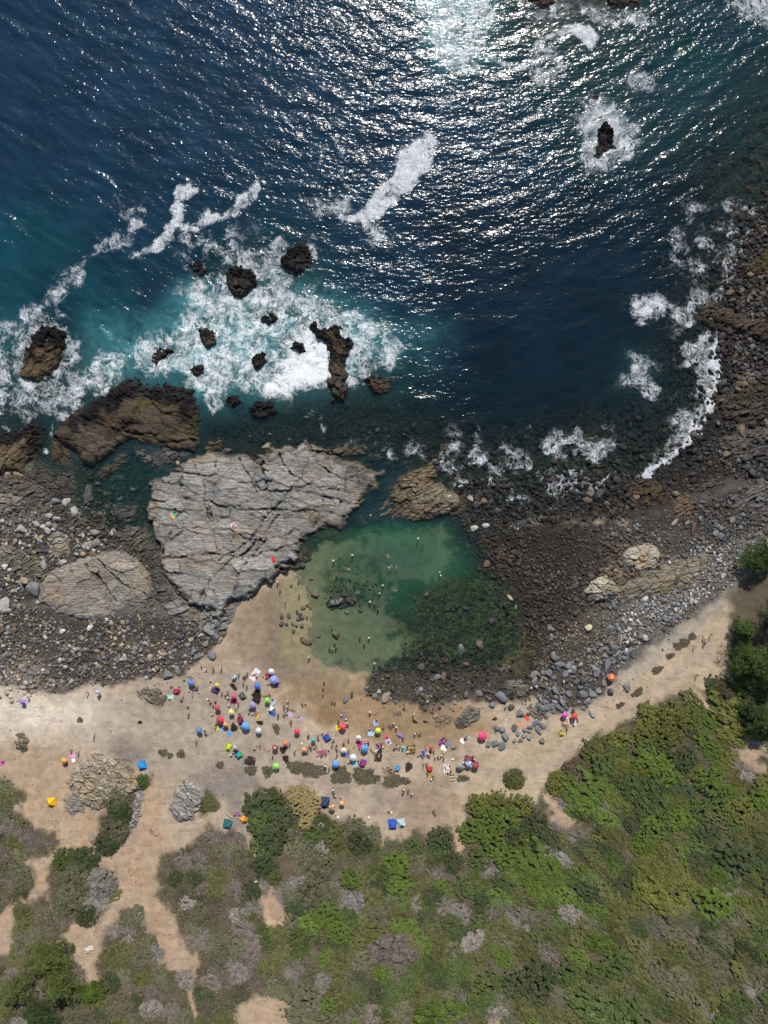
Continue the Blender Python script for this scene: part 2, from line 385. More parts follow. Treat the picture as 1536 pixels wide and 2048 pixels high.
def mat_water():
    t = NT('water'); p = t.pos()
    body = t.attr('body').outputs['Color']
    sep = t.n('ShaderNodeSeparateColor', i_0=t.attr('state').outputs['Color'])   # r foam, g lace, b opacity
    sp2 = t.n('ShaderNodeSeparateColor', i_0=t.attr('calm').outputs['Color'])    # r roughness of the water, g milky bubbles
    flat = t.vmath('MULTIPLY', p, (1, 1, 0))
    warp = t.vmath('SCALE', t.vmath('SUBTRACT', t.noise(flat, 0.22, 4, 0.55, True), (0.5, 0.5, 0.5)), sc=5.5)
    wp = t.vmath('ADD', flat, warp)
    warp2 = t.vmath('SCALE', t.vmath('SUBTRACT', t.noise(flat, 0.8, 4, 0.6, True), (0.5, 0.5, 0.5)), sc=1.6)
    wp2 = t.vmath('ADD', wp, warp2)
    # small waves
    m = t.n('ShaderNodeMapping', i_Vector=flat, i_Rotation=(0, 0, math.radians(-10)), i_Scale=(0.8, 1.5, 1)).outputs[0]
    w1 = t.noise(m, 0.78, 2.2, 0.45, dist=0.6); w2 = t.noise(m, 1.7, 1, 0.4)
    hgt = t.math('MULTIPLY', t.math('ADD', w1, t.math('MULTIPLY', w2, 0.10)), sp2.outputs[0])
    nrm = t.bump(hgt, 0.235, 1.0)
    # foam sheets, ragged at the edge and holed
    fn = t.noise(wp, 0.42, 8, 0.66); ff = t.noise(wp2, 1.5, 5, 0.70)
    fv = t.math('ADD', t.math('MULTIPLY', sep.outputs[0], 1.05), t.math('MULTIPLY', t.math('SUBTRACT', t.math('ADD', t.math('MULTIPLY', fn, 0.5), t.math('MULTIPLY', ff, 0.5)), 0.5), 2.6))
    fa = t.math('MULTIPLY', t.ss(fv, 0.40, 0.92), t.ss(sep.outputs[0], 0.02, 0.3))
    # lace: strands between bubbles of clear water
    def strands(vec, sc, wid):
        vo = t.n('ShaderNodeTexVoronoi', feature='DISTANCE_TO_EDGE', i_Vector=vec, i_Scale=sc)
        return t.ss(vo.outputs['Distance'], wid, wid * 0.12)
    l1 = strands(wp2, 0.62, 0.15); l2 = strands(wp2, 1.7, 0.18)
    def ridge(vec, sc, wid, det=5):
        return t.ss(t.math('ABSOLUTE', t.math('SUBTRACT', t.noise(vec, sc, det, 0.6), 0.5)), wid, wid * 0.15)
    r1 = ridge(wp, 0.22, 0.050); r2 = ridge(t.vmath('ADD', wp, (31, 7, 0)), 0.5, 0.055); r3 = ridge(t.vmath('ADD', wp2, (3, 57, 0)), 1.5, 0.08, 3)
    l1 = t.math('MAXIMUM', t.math('MULTIPLY', l1, 0.55), t.math('MAXIMUM', r1, r2)); l2 = t.math('MAXIMUM', t.math('MULTIPLY', l2, 0.6), r3)
    cover = t.math('ADD', sep.outputs[1], t.math('MULTIPLY', t.math('SUBTRACT', t.noise(wp, 0.20, 6, 0.68), 0.5), 2.6))
    brk = t.lin(fn, 0.34, 0.58, 0.10, 1.0)
    la = t.math('MULTIPLY', t.math('MAXIMUM', t.math('MULTIPLY', l1, t.ss(cover, 0.22, 0.6)), t.math('MULTIPLY', l2, t.ss(cover, 0.5, 1.15))), brk)
    la = t.math('MULTIPLY', la, t.ss(sep.outputs[1], 0.03, 0.25))
    haze = t.math('MULTIPLY', t.ss(t.math('ADD', cover, t.math('MULTIPLY', ff, 0.5)), 0.75, 1.6), 0.5)
    haze = t.math('MULTIPLY', haze, t.ss(sep.outputs[1], 0.1, 0.5))
    al = t.math('MAXIMUM', fa, t.math('MAXIMUM', la, haze), clamp=True)
    # the water itself
    bn = t.lin(t.noise(flat, 0.09, 4, 0.6), 0.3, 0.7, 0.75, 1.3)
    bodyv = t.mix(1.0, body, t.n('ShaderNodeCombineColor', i_0=bn, i_1=bn, i_2=bn).outputs[0], 'MULTIPLY')
    tr = t.n('ShaderNodeBsdfTransparent', i_Color=(0.80, 0.93, 0.92)); df = t.n('ShaderNodeBsdfDiffuse', i_Color=bodyv)
    under = t.n('ShaderNodeMixShader', i_0=sep.outputs[2], i_1=tr, i_2=df)
    gl = t.n('ShaderNodeBsdfGlossy', i_Color=(1, 1, 1), i_Roughness=0.165, i_Normal=nrm)
    fr = t.n('ShaderNodeFresnel', i_IOR=1.333, i_Normal=nrm)
    wat = t.n('ShaderNodeMixShader', i_0=fr, i_1=under, i_2=gl)
    fb = t.bump(t.math('ADD', fn, t.math('MULTIPLY', ff, 0.5)), 0.5, 0.8)
    foam = t.n('ShaderNodeBsdfDiffuse', i_Color=t.mix(t.math('MULTIPLY', sp2.outputs[1], 1.0, clamp=True), t.mix(t.ss(ff, 0.35, 0.65), (0.46, 0.49, 0.53), (0.72, 0.74, 0.76)), (0.90, 0.92, 0.93)), i_Normal=fb)
    fin = t.n('ShaderNodeMixShader', i_0=al, i_1=wat, i_2=foam)
    return t.done(fin.outputs[0])

def mat_leaf(name, rough=0.75):
    t = NT(name)
    oi = t.n('ShaderNodeObjectInfo')
    a = t.n('ShaderNodeSeparateColor', i_0=t.attr('tint').outputs['Color'])
    v = t.lin(a.outputs[0], 0, 1, 0.55, 1.5)
    base = t.mix(1.0, oi.outputs['Color'], t.n('ShaderNodeCombineColor', i_0=v, i_1=v, i_2=v).outputs[0], 'MULTIPLY')
    base = t.mix(t.math('MULTIPLY', t.ss(a.outputs[1], 0.62, 1.0), 0.75), base, t.mix(0.5, base, (0.20, 0.165, 0.13)))
    sh = t.principled(base, rough, 0.25)
    return t.done(sh)

def mat_obj(name, rough=0.8, spec=0.3, speck=0.0):
    """plain material whose colour is the object's own"""
    t = NT(name); c = t.n('ShaderNodeObjectInfo').outputs['Color']
    n = t.lin(t.noise(t.pos(), 3.0, 4, 0.6), 0.3, 0.7, 0.88, 1.1)
    c = t.mix(1.0, c, t.n('ShaderNodeCombineColor', i_0=n, i_1=n, i_2=n).outputs[0], 'MULTIPLY')
    return t.done(t.principled(c, rough, spec))

def mat_tint(name, rough=0.8, spec=0.3):
    t = NT(name); c = t.attr('tint').outputs['Color']
    n = t.lin(t.noise(t.pos(), 2.5, 4, 0.6), 0.3, 0.7, 0.88, 1.1)
    c = t.mix(1.0, c, t.n('ShaderNodeCombineColor', i_0=n, i_1=n, i_2=n).outputs[0], 'MULTIPLY')
    return t.done(t.principled(c, rough, spec))

M_GROUND, M_ROCK, M_WATER = mat_ground(), mat_rock(), mat_water()
M_BOULDER, M_COBBLE = mat_stone()
M_LEAF = mat_leaf('leaf'); M_TWIG = mat_obj('bark', 0.95, 0.1); M_DEAD = mat_leaf('dead_twig', 0.95)
M_FABRIC = mat_tint('woven_fabric', 0.75, 0.25); M_CLOTH = mat_obj('cloth', 0.85, 0.2)
M_SKIN = mat_obj('skin', 0.55, 0.35); M_HAIR = mat_obj('hair', 0.6, 0.3); M_METAL = mat_obj('painted_metal', 0.4, 0.5)
M_WOOD = mat_obj('driftwood', 0.9, 0.2)
# ------------------------------------------------------------------ the ground: heights and colours
def P(s):
    return [tuple(float(v) for v in q.split(',')) for q in s.split()]

G = Grid(-70, 1606, -70, 2118, 3.5, 3600)
GB = hbase(G.X, G.Y)
land = sstep(-0.2, 0.6, GB)
# zones (0..1)
COBBLE_L = P('-70,1190 80,1212 160,1245 260,1228 330,1240 400,1215 445,1235 452,1268 425,1300 385,1330 350,1352 290,1352 230,1372 180,1366 120,1386 60,1380 0,1362 -70,1350')
COBBLE_U = P('-70,1035 40,1050 120,1030 200,1055 290,1075 312,1130 290,1135 240,1098 130,1130 80,1160 60,1205 -70,1205')
COBBLE_R = P('925,1075 960,1045 1100,1040 1250,1050 1400,1000 1536,955 1680,940 1680,1075 1536,1075 1485,1125 1445,1180 1385,1235 1300,1290 1250,1335 1180,1415 1100,1420 1062,1390 1045,1340 1052,1270 1030,1180 970,1150')
POOLBED = P('720,1385 750,1335 840,1310 980,1330 1050,1350 1062,1400 940,1402 850,1418 780,1402')
REEF = P('800,850 1000,800 1250,790 1350,640 1390,430 1410,300 1480,170 1560,130 1700,130 1700,960 1450,955 1250,1045 950,1045 885,990 780,960 770,900')
SHELF_L = P('420,830 520,800 700,830 860,850 880,930 760,960 700,905 560,900 420,910')
SCRUB = P('500,1600 512,1582 600,1578 640,1592 642,1632 690,1640 735,1650 762,1668 788,1684 815,1680 835,1668 870,1662 905,1652 916,1685 928,1632 950,1606 1068,1596 1096,1562 1116,1540 1190,1482 1260,1440 1330,1392 1370,1378 1420,1420 1470,1465 1536,1500 1720,1500 1720,2260 -80,2260 -80,1950 20,1900 100,1880 150,1900 165,1950 190,1975 205,1880 240,1820 285,1832 302,1885 322,1905 332,1940 400,1935 372,1890 345,1820 320,1790 305,1745 320,1715 380,1685 420,1648 470,1662 500,1690')
BUSH = [P(s) for s in ('-80,1552 28,1562 46,1595 42,1612 -80,1618', '-80,1620 20,1618 52,1650 118,1660 116,1702 80,1716 40,1722 -80,1742',
  '-80,1730 58,1728 72,1770 30,1812 -80,1852', '212,1580 250,1573 268,1600 256,1650 240,1690 225,1716 195,1712 200,1660', '262,1566 295,1550 299,1570 280,1586',
  '108,1722 140,1700 175,1708 200,1730 238,1760 228,1800 190,1852 150,1850 108,1842 92,1790', '28,1822 90,1788 140,1850 130,1872 60,1892 28,1900',
  '392,1590 420,1588 440,1612 400,1632', '1455,1165 1536,1130 1700,1100 1700,1500 1536,1500 1470,1460 1425,1420 1400,1385 1455,1360 1462,1250', '1012,1548 1030,1545 1048,1555 1046,1575 1020,1578')]
TRAILS = [('908,1592 911,1650 918,1690 922,1725', 9), ('769,1660 764,1700 762,1745', 4), ('545,1740 538,1790 534,1835 545,1840', 8), ('505,1690 512,1740 530,1775', 9),
          ('1385,1370 1430,1420 1470,1460 1500,1495 1545,1515', 8), ('1088,1590 1115,1610 1150,1640', 5), ('580,1840 578,1900 575,1960', 3), ('395,1900 380,1990 395,2040', 6)]
zs = np.zeros(G.X.shape)
m_scrub = G.poly(SCRUB, 24, 12, 5)
for b in BUSH: m_scrub = np.maximum(m_scrub, G.poly(b, 20, 9, 5))
trail = np.zeros(G.X.shape)
for s, w in TRAILS: trail = np.maximum(trail, G.line(P(s), w, 9, 5, 3))
bare = np.zeros(G.X.shape)
for s in ('520,1795 560,1790 585,1830 560,1845 530,1845', '480,2010 560,2000 600,2030 560,2080 470,2090', '1450,1490 1500,1500 1520,1540 1480,1540', '1085,1590 1110,1590 1150,1640 1130,1650', '930,2100 1010,2020 1030,2048 960,2140'):
    bare = np.maximum(bare, G.poly(P(s), 30, 16, 6))
m_scrub = m_scrub * (1 - np.maximum(trail, bare))
m_cob = np.maximum(np.maximum(G.poly(COBBLE_L, 14, 8), G.poly(COBBLE_U, 16, 8)), np.maximum(G.poly(COBBLE_R, 16, 9), G.poly(POOLBED, 18, 8)))
m_reef = np.maximum(G.poly(REEF, 50, 14), G.poly(SHELF_L, 30, 10))

C = np.zeros(G.X.shape + (3,)); C[:] = (0.42, 0.335, 0.242)
def paint(m, c, a=1.0):
    global C
    m = (m * a)[..., None]
    C = C * (1 - m) + np.array(c) * m
# dry land
paint(G.poly(P('-200,1360 60,1385 200,1380 260,1420 260,1470 120,1480 -200,1470'), 90, 18), (0.66, 0.565, 0.45), .9)
paint(G.poly(P('-200,1400 20,1392 60,1430 90,1465 -200,1470'), 60, 14), (0.72, 0.64, 0.53), .8)
paint(G.poly(P('180,1400 500,1330 620,1480 640,1580 420,1600 200,1520'), 70, 20), (0.355, 0.295, 0.235), .8)
paint(G.poly(P('-400,1500 130,1490 200,1600 330,1560 340,1700 420,1700 420,1960 300,1960 200,2000 -400,2000'), 60, 20), (0.39, 0.285, 0.195), .9)
paint(G.poly(P('20,1560 130,1540 170,1620 140,1700 60,1690'), 50, 18), (0.42, 0.305, 0.20), .7)
for s, w in (('175,1640 170,1690 120,1720 80,1760', 26), ('300,1570 300,1680 270,1740 310,1790 320,1850 330,1900', 30), ('0,1850 30,1790', 20), ('330,1660 250,1710', 20)):
    paint(G.line(P(s), w, 16, 8), (0.40, 0.275, 0.175), .8)
paint(G.poly(P('600,1340 740,1350 860,1400 960,1400 980,1450 900,1500 740,1490 640,1440 560,1400'), 60, 20), (0.275, 0.180, 0.095), .85)
paint(G.poly(P('560,1320 700,1350 700,1400 600,1390'), 40, 14), (0.235, 0.165, 0.10), .6)
paint(G.poly(P('640,1420 680,1425 670,1450 635,1445'), 16, 6), (0.21, 0.125, 0.06), .7)
paint(G.poly(P('480,1195 560,1160 640,1140 660,1340 560,1370 470,1300'), 40, 12), (0.235, 0.178, 0.125), .95)
paint(G.poly(P('470,1200 520,1190 540,1290 470,1330 420,1340 440,1290'), 30, 10), (0.33, 0.245, 0.165), .7)
paint(G.poly(P('1100,1440 1250,1370 1340,1310 1400,1260 1450,1230 1480,1330 1400,1380 1340,1390 1200,1480 1110,1540 1060,1590 930,1620 800,1560 1000,1500'), 30, 10), (0.44, 0.345, 0.235), .9)
paint(G.line(P('-100,1440 80,1465 200,1480 400,1500 600,1560 760,1570 950,1570 1080,1540 1200,1470 1330,1370 1420,1290'), 34, 40, 10), (0.40, 0.32, 0.24), .5)
paint(G.poly(P('1150,1340 1300,1270 1400,1200 1440,1200 1400,1260 1300,1330 1180,1420'), 30, 12), (0.37, 0.32, 0.26), .8)
# charcoal grey, damp and trodden patches
for s, a in (('215,1500 250,1478 280,1490 275,1530 240,1530', .75), ('390,1540 500,1520 520,1570 490,1600 500,1680 470,1680 450,1600 400,1590', .55), ('640,1560 700,1555 700,1600 660,1610', .5), ('735,1560 785,1570 780,1600 750,1620', .55), ('440,1570 500,1560 500,1660 460,1650', .35)):
    paint(G.poly(P(s), 46, 14), (0.185, 0.16, 0.145), a)
paint(G.poly(P('820,1560 900,1570 900,1660 830,1660 780,1640'), 40, 14), (0.27, 0.19, 0.13), .7)
# scrub floor
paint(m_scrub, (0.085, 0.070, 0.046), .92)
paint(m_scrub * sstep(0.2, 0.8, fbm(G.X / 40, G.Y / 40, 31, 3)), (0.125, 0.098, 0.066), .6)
paint(trail * (GB > 2), (0.37, 0.25, 0.155), .85); paint(bare, (0.38, 0.27, 0.18), .85)
# stone beds
paint(G.poly(P('-200,955 60,950 160,930 310,940 330,1120 400,1215 450,1240 420,1300 100,1260 -200,1230'), 24, 8), (0.12, 0.103, 0.085), .95)
paint(G.poly(P('1230,900 1400,850 1450,700 1480,500 1536,380 1800,380 1800,1040 1500,1060 1250,1060'), 24, 8), (0.085, 0.072, 0.062), .95)
paint(m_cob, (0.066, 0.056, 0.048), .92)
paint(G.poly(P('-70,1330 60,1320 120,1370 0,1400 -70,1390'), 40, 14) * m_cob, (0.30, 0.25, 0.19), .8)
paint(G.poly(P('950,1050 1180,1050 1200,1180 1080,1290 1030,1180'), 60, 16), (0.030, 0.022, 0.018), .9)
paint(G.poly(P('1180,1230 1330,1170 1440,1090 1560,1050 1500,1150 1380,1240 1240,1340'), 40, 14), (0.20, 0.18, 0.155), .8)
paint(G.poly(POOLBED, 24, 8), (0.075, 0.066, 0.048), .8)
# sea bed
sea = sstep(0.15, -0.3, GB)
paint(sea * (G.Y < 1400), (0.05, 0.052, 0.045), 1)
paint(m_reef, (0.042, 0.036, 0.034), .95)
PSAND = P('600,1120 660,1080 760,1060 860,1062 905,1100 912,1150 860,1178 800,1170 775,1200 790,1250 830,1290 790,1330 700,1345 610,1340 560,1320 560,1200 590,1150')
psand = G.poly(PSAND, 40, 34, 9)
paint(psand, (0.26, 0.225, 0.13), .95)
PWEED = [P('660,1145 720,1125 770,1145 765,1190 725,1215 690,1220 655,1195'), P('830,1180 930,1160 1000,1160 1040,1200 1055,1290 1050,1345 960,1345 840,1330 810,1320 830,1270 790,1215')]
pweed = np.maximum(G.poly(PWEED[0], 40, 30, 9), G.poly(PWEED[1], 40, 34, 9))
pweed = pweed * (.25 + .75 * sstep(-.55, .05, fbm(G.X / 24, G.Y / 24, 83, 4)))
paint(pweed, (0.105, 0.088, 0.052), .8)
paint(G.poly(P('920,1170 1000,1175 1010,1240 960,1270 910,1240'), 40, 14), (0.15, 0.155, 0.075), .55)
paint(G.poly(P('150,930 300,930 310,1080 220,1080 150,1010'), 30, 8), (0.075, 0.075, 0.05), .8)
rough = np.clip(np.maximum(sea * (1 - psand), np.maximum(m_reef, G.poly(P('150,930 300,930 310,1080 220,1080 150,1010'), 30, 8))), 0, 1) * (G.Y < 1400)
rough = np.maximum(rough * (1 - psand * (1 - pweed)), 0.4 * m_cob)
KIND = np.stack([np.clip(land * .8 * (1 - m_cob), 0, 1), rough, np.clip(pweed * .9 + 0.25 * m_reef * sea, 0, 1)], -1)
paint(G.poly(P('960,1110 1030,1140 1080,1190 1095,1300 1085,1370 990,1370 1020,1330 1030,1270 1010,1200'), 24, 12), (0.045, 0.037, 0.027), .95)
# relief
Z = GB + 0.10 * fbm(G.X / 30, G.Y / 30, 3, 4) * land + 0.05 * fbm(G.X / 7, G.Y / 7, 4, 2)
f1, fe, hs, _, _ = voro(G.X / 11, G.Y / 11, 77)
Z += rough * (0.30 * (hs - 0.5) + 0.22 * sstep(0.0, 0.4, fe) - 0.14 + 0.16 * fbm(G.X / 22, G.Y / 22, 12, 3)) * (1 - 0.4 * m_cob)
Z += m_scrub * (0.35 * fbm(G.X / 40, G.Y / 40, 14, 3)) - 0.25 * trail * land
kx = (H - GB) / H
V = np.stack([(G.X - 768) / S * kx, (1024 - G.Y) / S * kx, Z], -1).reshape(-1, 3)
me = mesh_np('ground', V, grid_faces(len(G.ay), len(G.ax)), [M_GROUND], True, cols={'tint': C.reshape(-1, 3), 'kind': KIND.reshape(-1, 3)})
link('ground', me, kind='structure', label='sandy beach, dirt trails, stone beds and sea floor of the cove')
ROCKS = []
def zground(px, py): return G.sample(Z, px, py)
def ztop(px, py):
    z = float(zground(px, py))
    for (ax, ay, R) in ROCKS:
        if ax[0] <= px <= ax[-1] and ay[0] <= py <= ay[-1]:
            v = R[np.clip(np.searchsorted(ay, py), 0, len(ay) - 1), np.clip(np.searchsorted(ax, px), 0, len(ax) - 1)]
            if v > z: z = float(v)
    return z

# ------------------------------------------------------------------ the sea
W = Grid(-70, 1606, -70, 1420, 3.5, 3600)
WD = -hbase(W.X, W.Y)          # depth under still water
W.BL = sstep(-.7, .5, fbm(W.X / 30, W.Y / 30, 41, 5, .6)); W.N2 = W.N2 * 1.6; W.N = W.N * 1.3
foam = np.zeros(W.X.shape); lace = np.zeros(W.X.shape); milk = np.zeros(W.X.shape)
def F(m, a):
    global foam
    m = m * (0.68 + 0.32 * W.BL) 
    foam = np.maximum(foam, m * a)
def L(m, a):
    global lace
    lace = np.maximum(lace, m * a)
def K(m, a):
    global milk
    milk = np.maximum(milk, m * a)
# milky foam swirl at the top, with the sun's glare painted into it
sw = P('815,-90 985,-90 985,40 960,95 920,150 880,130 858,70 825,10')
K(W.poly(sw, 70, 16), 1.0); L(W.poly(sw, 50, 14), .75); F(W.poly(P('860,-80 960,-80 955,30 930,80 890,90 870,20'), 40, 14), .42)
F(W.line(P('1072,108 1082,85 1108,64 1145,52 1178,52 1190,72 1188,92'), 13, 9, 5, 3), .85)
F(W.poly(P('1140,48 1180,46 1194,75 1190,98 1165,80 1140,66'), 10, 5), .95)
F(W.line(P('1080,95 1062,125 1045,138 1010,128 965,112 930,112'), 9, 8, 4), .72)
L(W.poly(P('1060,100 1130,100 1140,150 1090,170 1050,150'), 24, 10), .5)
L(W.line(P('960,115 920,150 900,190 880,240'), 18, 26, 8), .42)
# off the small reef
L(W.poly(P('1170,200 1225,195 1262,240 1278,285 1250,318 1215,335 1168,335 1158,270'), 22, 9), .8); K(W.poly(P('1200,210 1250,230 1270,290 1215,330 1170,300'), 30, 9), .45)
F(W.poly(P('1195,315 1225,312 1222,338 1198,340'), 10, 4), .6)
L(W.poly(P('1252,168 1278,135 1300,150 1325,172 1290,192 1256,185'), 16, 7), .6); F(W.line(P('1256,182 1268,165 1284,140'), 6, 6, 3), .5)
# drifting streaks
big = P('862,262 880,285 880,305 850,350 815,388 792,412 770,428 742,446 708,444 698,434 745,392 775,352 795,305 825,275')
F(W.poly(big, 14, 6), .92); F(W.poly(P('722,446 760,438 772,455 778,482 745,498 728,492'), 12, 6), .66)
F(W.line(P('856,262 872,235 895,200 908,160'), 8, 14, 6), .5); F(W.line(P('790,300 760,330 740,350'), 6, 12, 6), .42)
F(W.line(P('646,296 638,340 632,378'), 7, 8, 5), .5); F(W.line(P('668,280 690,310 686,350 700,385 730,398'), 15, 12, 7), .6); F(W.line(P('640,418 668,420 690,432'), 15, 10, 6), .7)
L(W.poly(P('600,380 720,390 720,440 640,440'), 30, 12), .45)
F(W.line(P('572,290 558,312 530,335 514,352 512,372'), 6, 7, 4), .55)
F(W.poly(P('515,362 526,380 516,402 486,424 474,456 462,440 430,446 402,456 374,488 356,482 372,450 410,428 450,424 480,396'), 9, 5), .85)
F(W.line(P('352,476 384,432 420,418 450,392 460,376'), 10, 14, 6), .42)
F(W.poly(P('346,368 384,366 396,378 376,400 372,424 352,458 320,500 268,524 256,514 300,488 330,448 344,412'), 8, 5), .85)
L(W.line(P('228,398 245,420 268,440 272,482'), 12, 14, 6), .62); L(W.line(P('290,400 300,430 296,450'), 14, 12, 6), .45)
L(W.line(P('262,488 230,480 200,492 172,520 160,545'), 16, 14, 6), .66); F(W.line(P('232,492 210,486'), 8, 8, 4), .5); F(W.line(P('150,530 142,552'), 9, 8, 4), .5)
L(W.line(P('160,545 128,580 90,610 50,650 -30,690'), 26, 22, 8), .62); L(W.line(P('130,570 135,600 110,640'), 8, 10, 5), .5)
L(W.line(P('170,570 150,610'), 8, 10, 5), .45); L(W.poly(P('400,470 470,450 520,470 640,500 640,540 560,560 470,545 380,545 360,520'), 40, 14), .42)
# around the western rock
L(W.poly(P('-80,690 0,650 60,612 115,620 150,650 165,690 150,730 185,770 200,800 115,840 60,840 -80,830'), 40, 14), .52); F(W.line(P('30,700 24,735 45,765 75,785'), 12, 10, 5), .55); F(W.line(P('150,670 162,700'), 9, 8, 4), .45)
K(W.poly(P('-80,640 30,640 60,700 20,800 -80,800'), 60, 22), .35); K(W.poly(P('150,740 190,680 250,650 330,660 380,760 220,800 130,820'), 50, 22), .8)
# the white water
ww = P('372,600 420,545 480,520 560,540 612,590 690,612 755,655 725,720 690,745 655,770 600,794 515,802 470,780 420,815 385,775 300,745 225,742 205,785 150,785 185,715 280,690 340,650')
K(W.poly(P('300,640 420,575 560,545 690,600 760,650 780,710 730,740 650,780 520,800 410,815 300,750 190,760 230,670'), 40, 22), 1.0); K(W.line(P('230,660 180,640 190,700'), 30, 30, 16), .7)
L(W.poly(ww, 40, 14), .62)
F(W.poly(P('560,690 600,650 640,640 655,700 655,755 600,785 516,799 512,770 560,740'), 26, 16), .9)
F(W.line(P('470,640 500,610 540,600 570,610'), 16, 18, 10), .75); F(W.line(P('480,700 500,740 520,780'), 12, 14, 10), .7); F(W.poly(P('545,565 590,570 640,630 652,700 654,755 600,782 516,797 505,760 530,720 560,690 590,640'), 40, 18), .66)
F(W.poly(P('470,600 520,590 545,620 530,660 490,690 455,650'), 40, 16), .55); F(W.line(P('420,690 450,720 470,760 500,790'), 16, 20, 10), .5); F(W.line(P('330,690 380,720 440,700'), 14, 20, 10), .45); F(W.line(P('560,560 620,600 690,640 740,660'), 14, 22, 10), .5); F(W.line(P('395,590 370,620 330,640 290,690'), 10, 18, 9), .42); F(W.line(P('200,700 260,720 320,700'), 12, 18, 9), .45); F(W.line(P('10,680 40,640 90,615 130,620'), 12, 18, 9), .5); F(W.line(P('40,780 90,810 140,800'), 14, 18, 9), .5); F(W.line(P('170,740 190,770 195,800'), 12, 14, 7), .55)
F(W.poly(P('515,772 560,752 610,750 655,730 656,758 600,786 516,799'), 9, 4), .9); F(W.poly(P('600,650 650,660 655,750 610,760 585,710'), 24, 8), .7)
F(W.line(P('395,770 412,790 424,822'), 15, 10, 5), .95); F(W.line(P('330,735 360,750 395,765'), 12, 10, 5), .7); F(W.line(P('210,780 225,755 215,735'), 16, 12, 6), .72)
F(W.line(P('560,540 580,565 590,600'), 12, 12, 5), .55); F(W.line(P('385,575 410,590 430,570'), 9, 9, 5), .6); F(W.line(P('375,560 430,545 470,545'), 6, 8, 5), .45)
F(W.line(P('608,540 632,528 630,510'), 7, 7, 3), .55); F(W.line(P('690,738 720,745 755,742 790,735'), 12, 9, 5), .75); L(W.poly(P('690,640 760,640 800,690 800,740 740,740 700,790 688,740'), 24, 9), .62)
L(W.line(P('770,690 785,670 800,655'), 6, 10, 4), .6); K(W.poly(P('790,650 900,650 880,700 800,730'), 50, 16), .35)
for s, w in (('208,798 216,815 208,848', 9), ('112,832 104,862 94,902', 9), ('4,852 20,862', 12), ('40,858 35,874', 14), ('-4,890 6,904', 8), ('330,795 345,800 362,797', 7)):
    F(W.line(P(s), w, 7, 4), .8)
# eastern breakers and the wash over the stone reef
F(W.poly(P('1262,612 1285,596 1310,602 1330,592 1334,612 1312,628 1280,632'), 9, 4), .85); L(W.poly(P('1255,600 1330,590 1335,640 1270,640'), 20, 8), .6)
L(W.line(P('1345,612 1355,635 1375,645'), 24, 14, 6), .8); L(W.line(P('1370,606 1410,600 1440,590 1455,575'), 20, 14, 6), .75); F(W.line(P('1415,600 1446,582'), 8, 8, 4), .55)
F(W.line(P('1440,690 1428,730 1438,752 1424,778 1420,815'), 22, 12, 8), .98); F(W.line(P('1420,815 1408,838 1386,870 1362,896 1330,922 1285,950'), 19, 10, 7), 1.0)
L(W.poly(P('1360,690 1400,665 1452,668 1448,740 1425,830 1370,890 1290,950 1270,960 1330,890 1370,820 1390,760'), 22, 9), .7)
L(W.poly(P('1240,700 1285,700 1320,770 1310,800 1265,795'), 30, 9), .6); K(W.poly(P('1240,700 1300,710 1310,780 1260,790'), 40, 9), .35)
L(W.poly(P('1090,885 1150,855 1222,880 1216,925 1165,940 1120,1000 1085,1010 1130,930'), 22, 9), .52); F(W.line(P('1160,912 1190,925 1216,905'), 9, 9, 4), .5)
F(W.line(P('868,922 884,938 910,938 940,928 975,915'), 10, 9, 4), .72); L(W.poly(P('860,905 1000,890 1000,930 870,945'), 16, 8), .38)
L(W.poly(P('870,860 1090,850 1230,850 1260,960 1160,1040 960,1020 880,960'), 50, 14), .24); L(W.poly(P('1330,430 1400,400 1536,400 1536,560 1440,620 1380,600 1340,520'), 50, 14), .30)
F(W.line(P('1372,395 1366,430 1376,470 1370,500'), 5, 9, 5), .36); L(W.poly(P('1440,-60 1536,-60 1640,60 1480,40'), 20, 8), .7); L(W.poly(P('1040,10 1200,20 1320,30 1300,60 1120,40 1040,40'), 20, 8), .55); F(W.line(P('1110,10 1150,25 1200,20'), 8, 9, 4), .4)
L(W.poly(P('600,820 660,830 660,870 620,850'), 20, 8), .42); F(W.line(P('708,1080 722,1074 730,1072'), 5, 5, 2), .7); F(W.line(P('1240,960 1270,955'), 9, 8, 4), .6)
L(W.poly(P('1010,1050 1090,1040 1080,1075 1020,1080'), 20, 8), .4); L(W.line(P('1180,1040 1210,1030 1240,1025'), 8, 9, 4), .5)
L(W.poly(P('660,880 900,870 900,930 760,930'), 24, 9), .22)
# colour and clearness of the water
def soft(A, n, it=3):
    for _ in range(it):
        for ax_ in (0, 1):
            c = np.cumsum(np.insert(np.pad(A, [(n + 1, n) if q == ax_ else (0, 0) for q in (0, 1)], mode='edge'), 0, 0, axis=ax_), axis=ax_)
            L_ = A.shape[ax_]
            A = (np.take(c, np.arange(2 * n + 2, L_ + 2 * n + 2), ax_) - np.take(c, np.arange(1, L_ + 1), ax_)) / (2 * n + 1)
    return A
lace = np.clip(np.maximum(soft(lace, 2), .55 * soft(lace, 9)), 0, 1); foam = soft(foam, 1, 1)
milk = soft(milk, 5) * np.clip(.72 + .55 * fbm(W.X / 34 + W.N * .5, W.Y / 26 + W.N2 * .4, 43, 5, .6), 0, 1.15)
milk = np.clip(np.maximum(milk, .8 * soft(foam, 3) * (milk > .05)), 0, 1)
def ramp(x, xs, cs):
    return np.stack([np.interp(x, xs, [c[i] for c in cs]) for i in range(3)], -1)
BODY = ramp(WD + W.N * 0.5, [0, 1.2, 2.5, 4.5, 7, 12], [(.030, .085, .085), (.014, .052, .060), (.007, .038, .050), (.006, .030, .050), (.0065, .028, .052), (.008, .029, .058)])
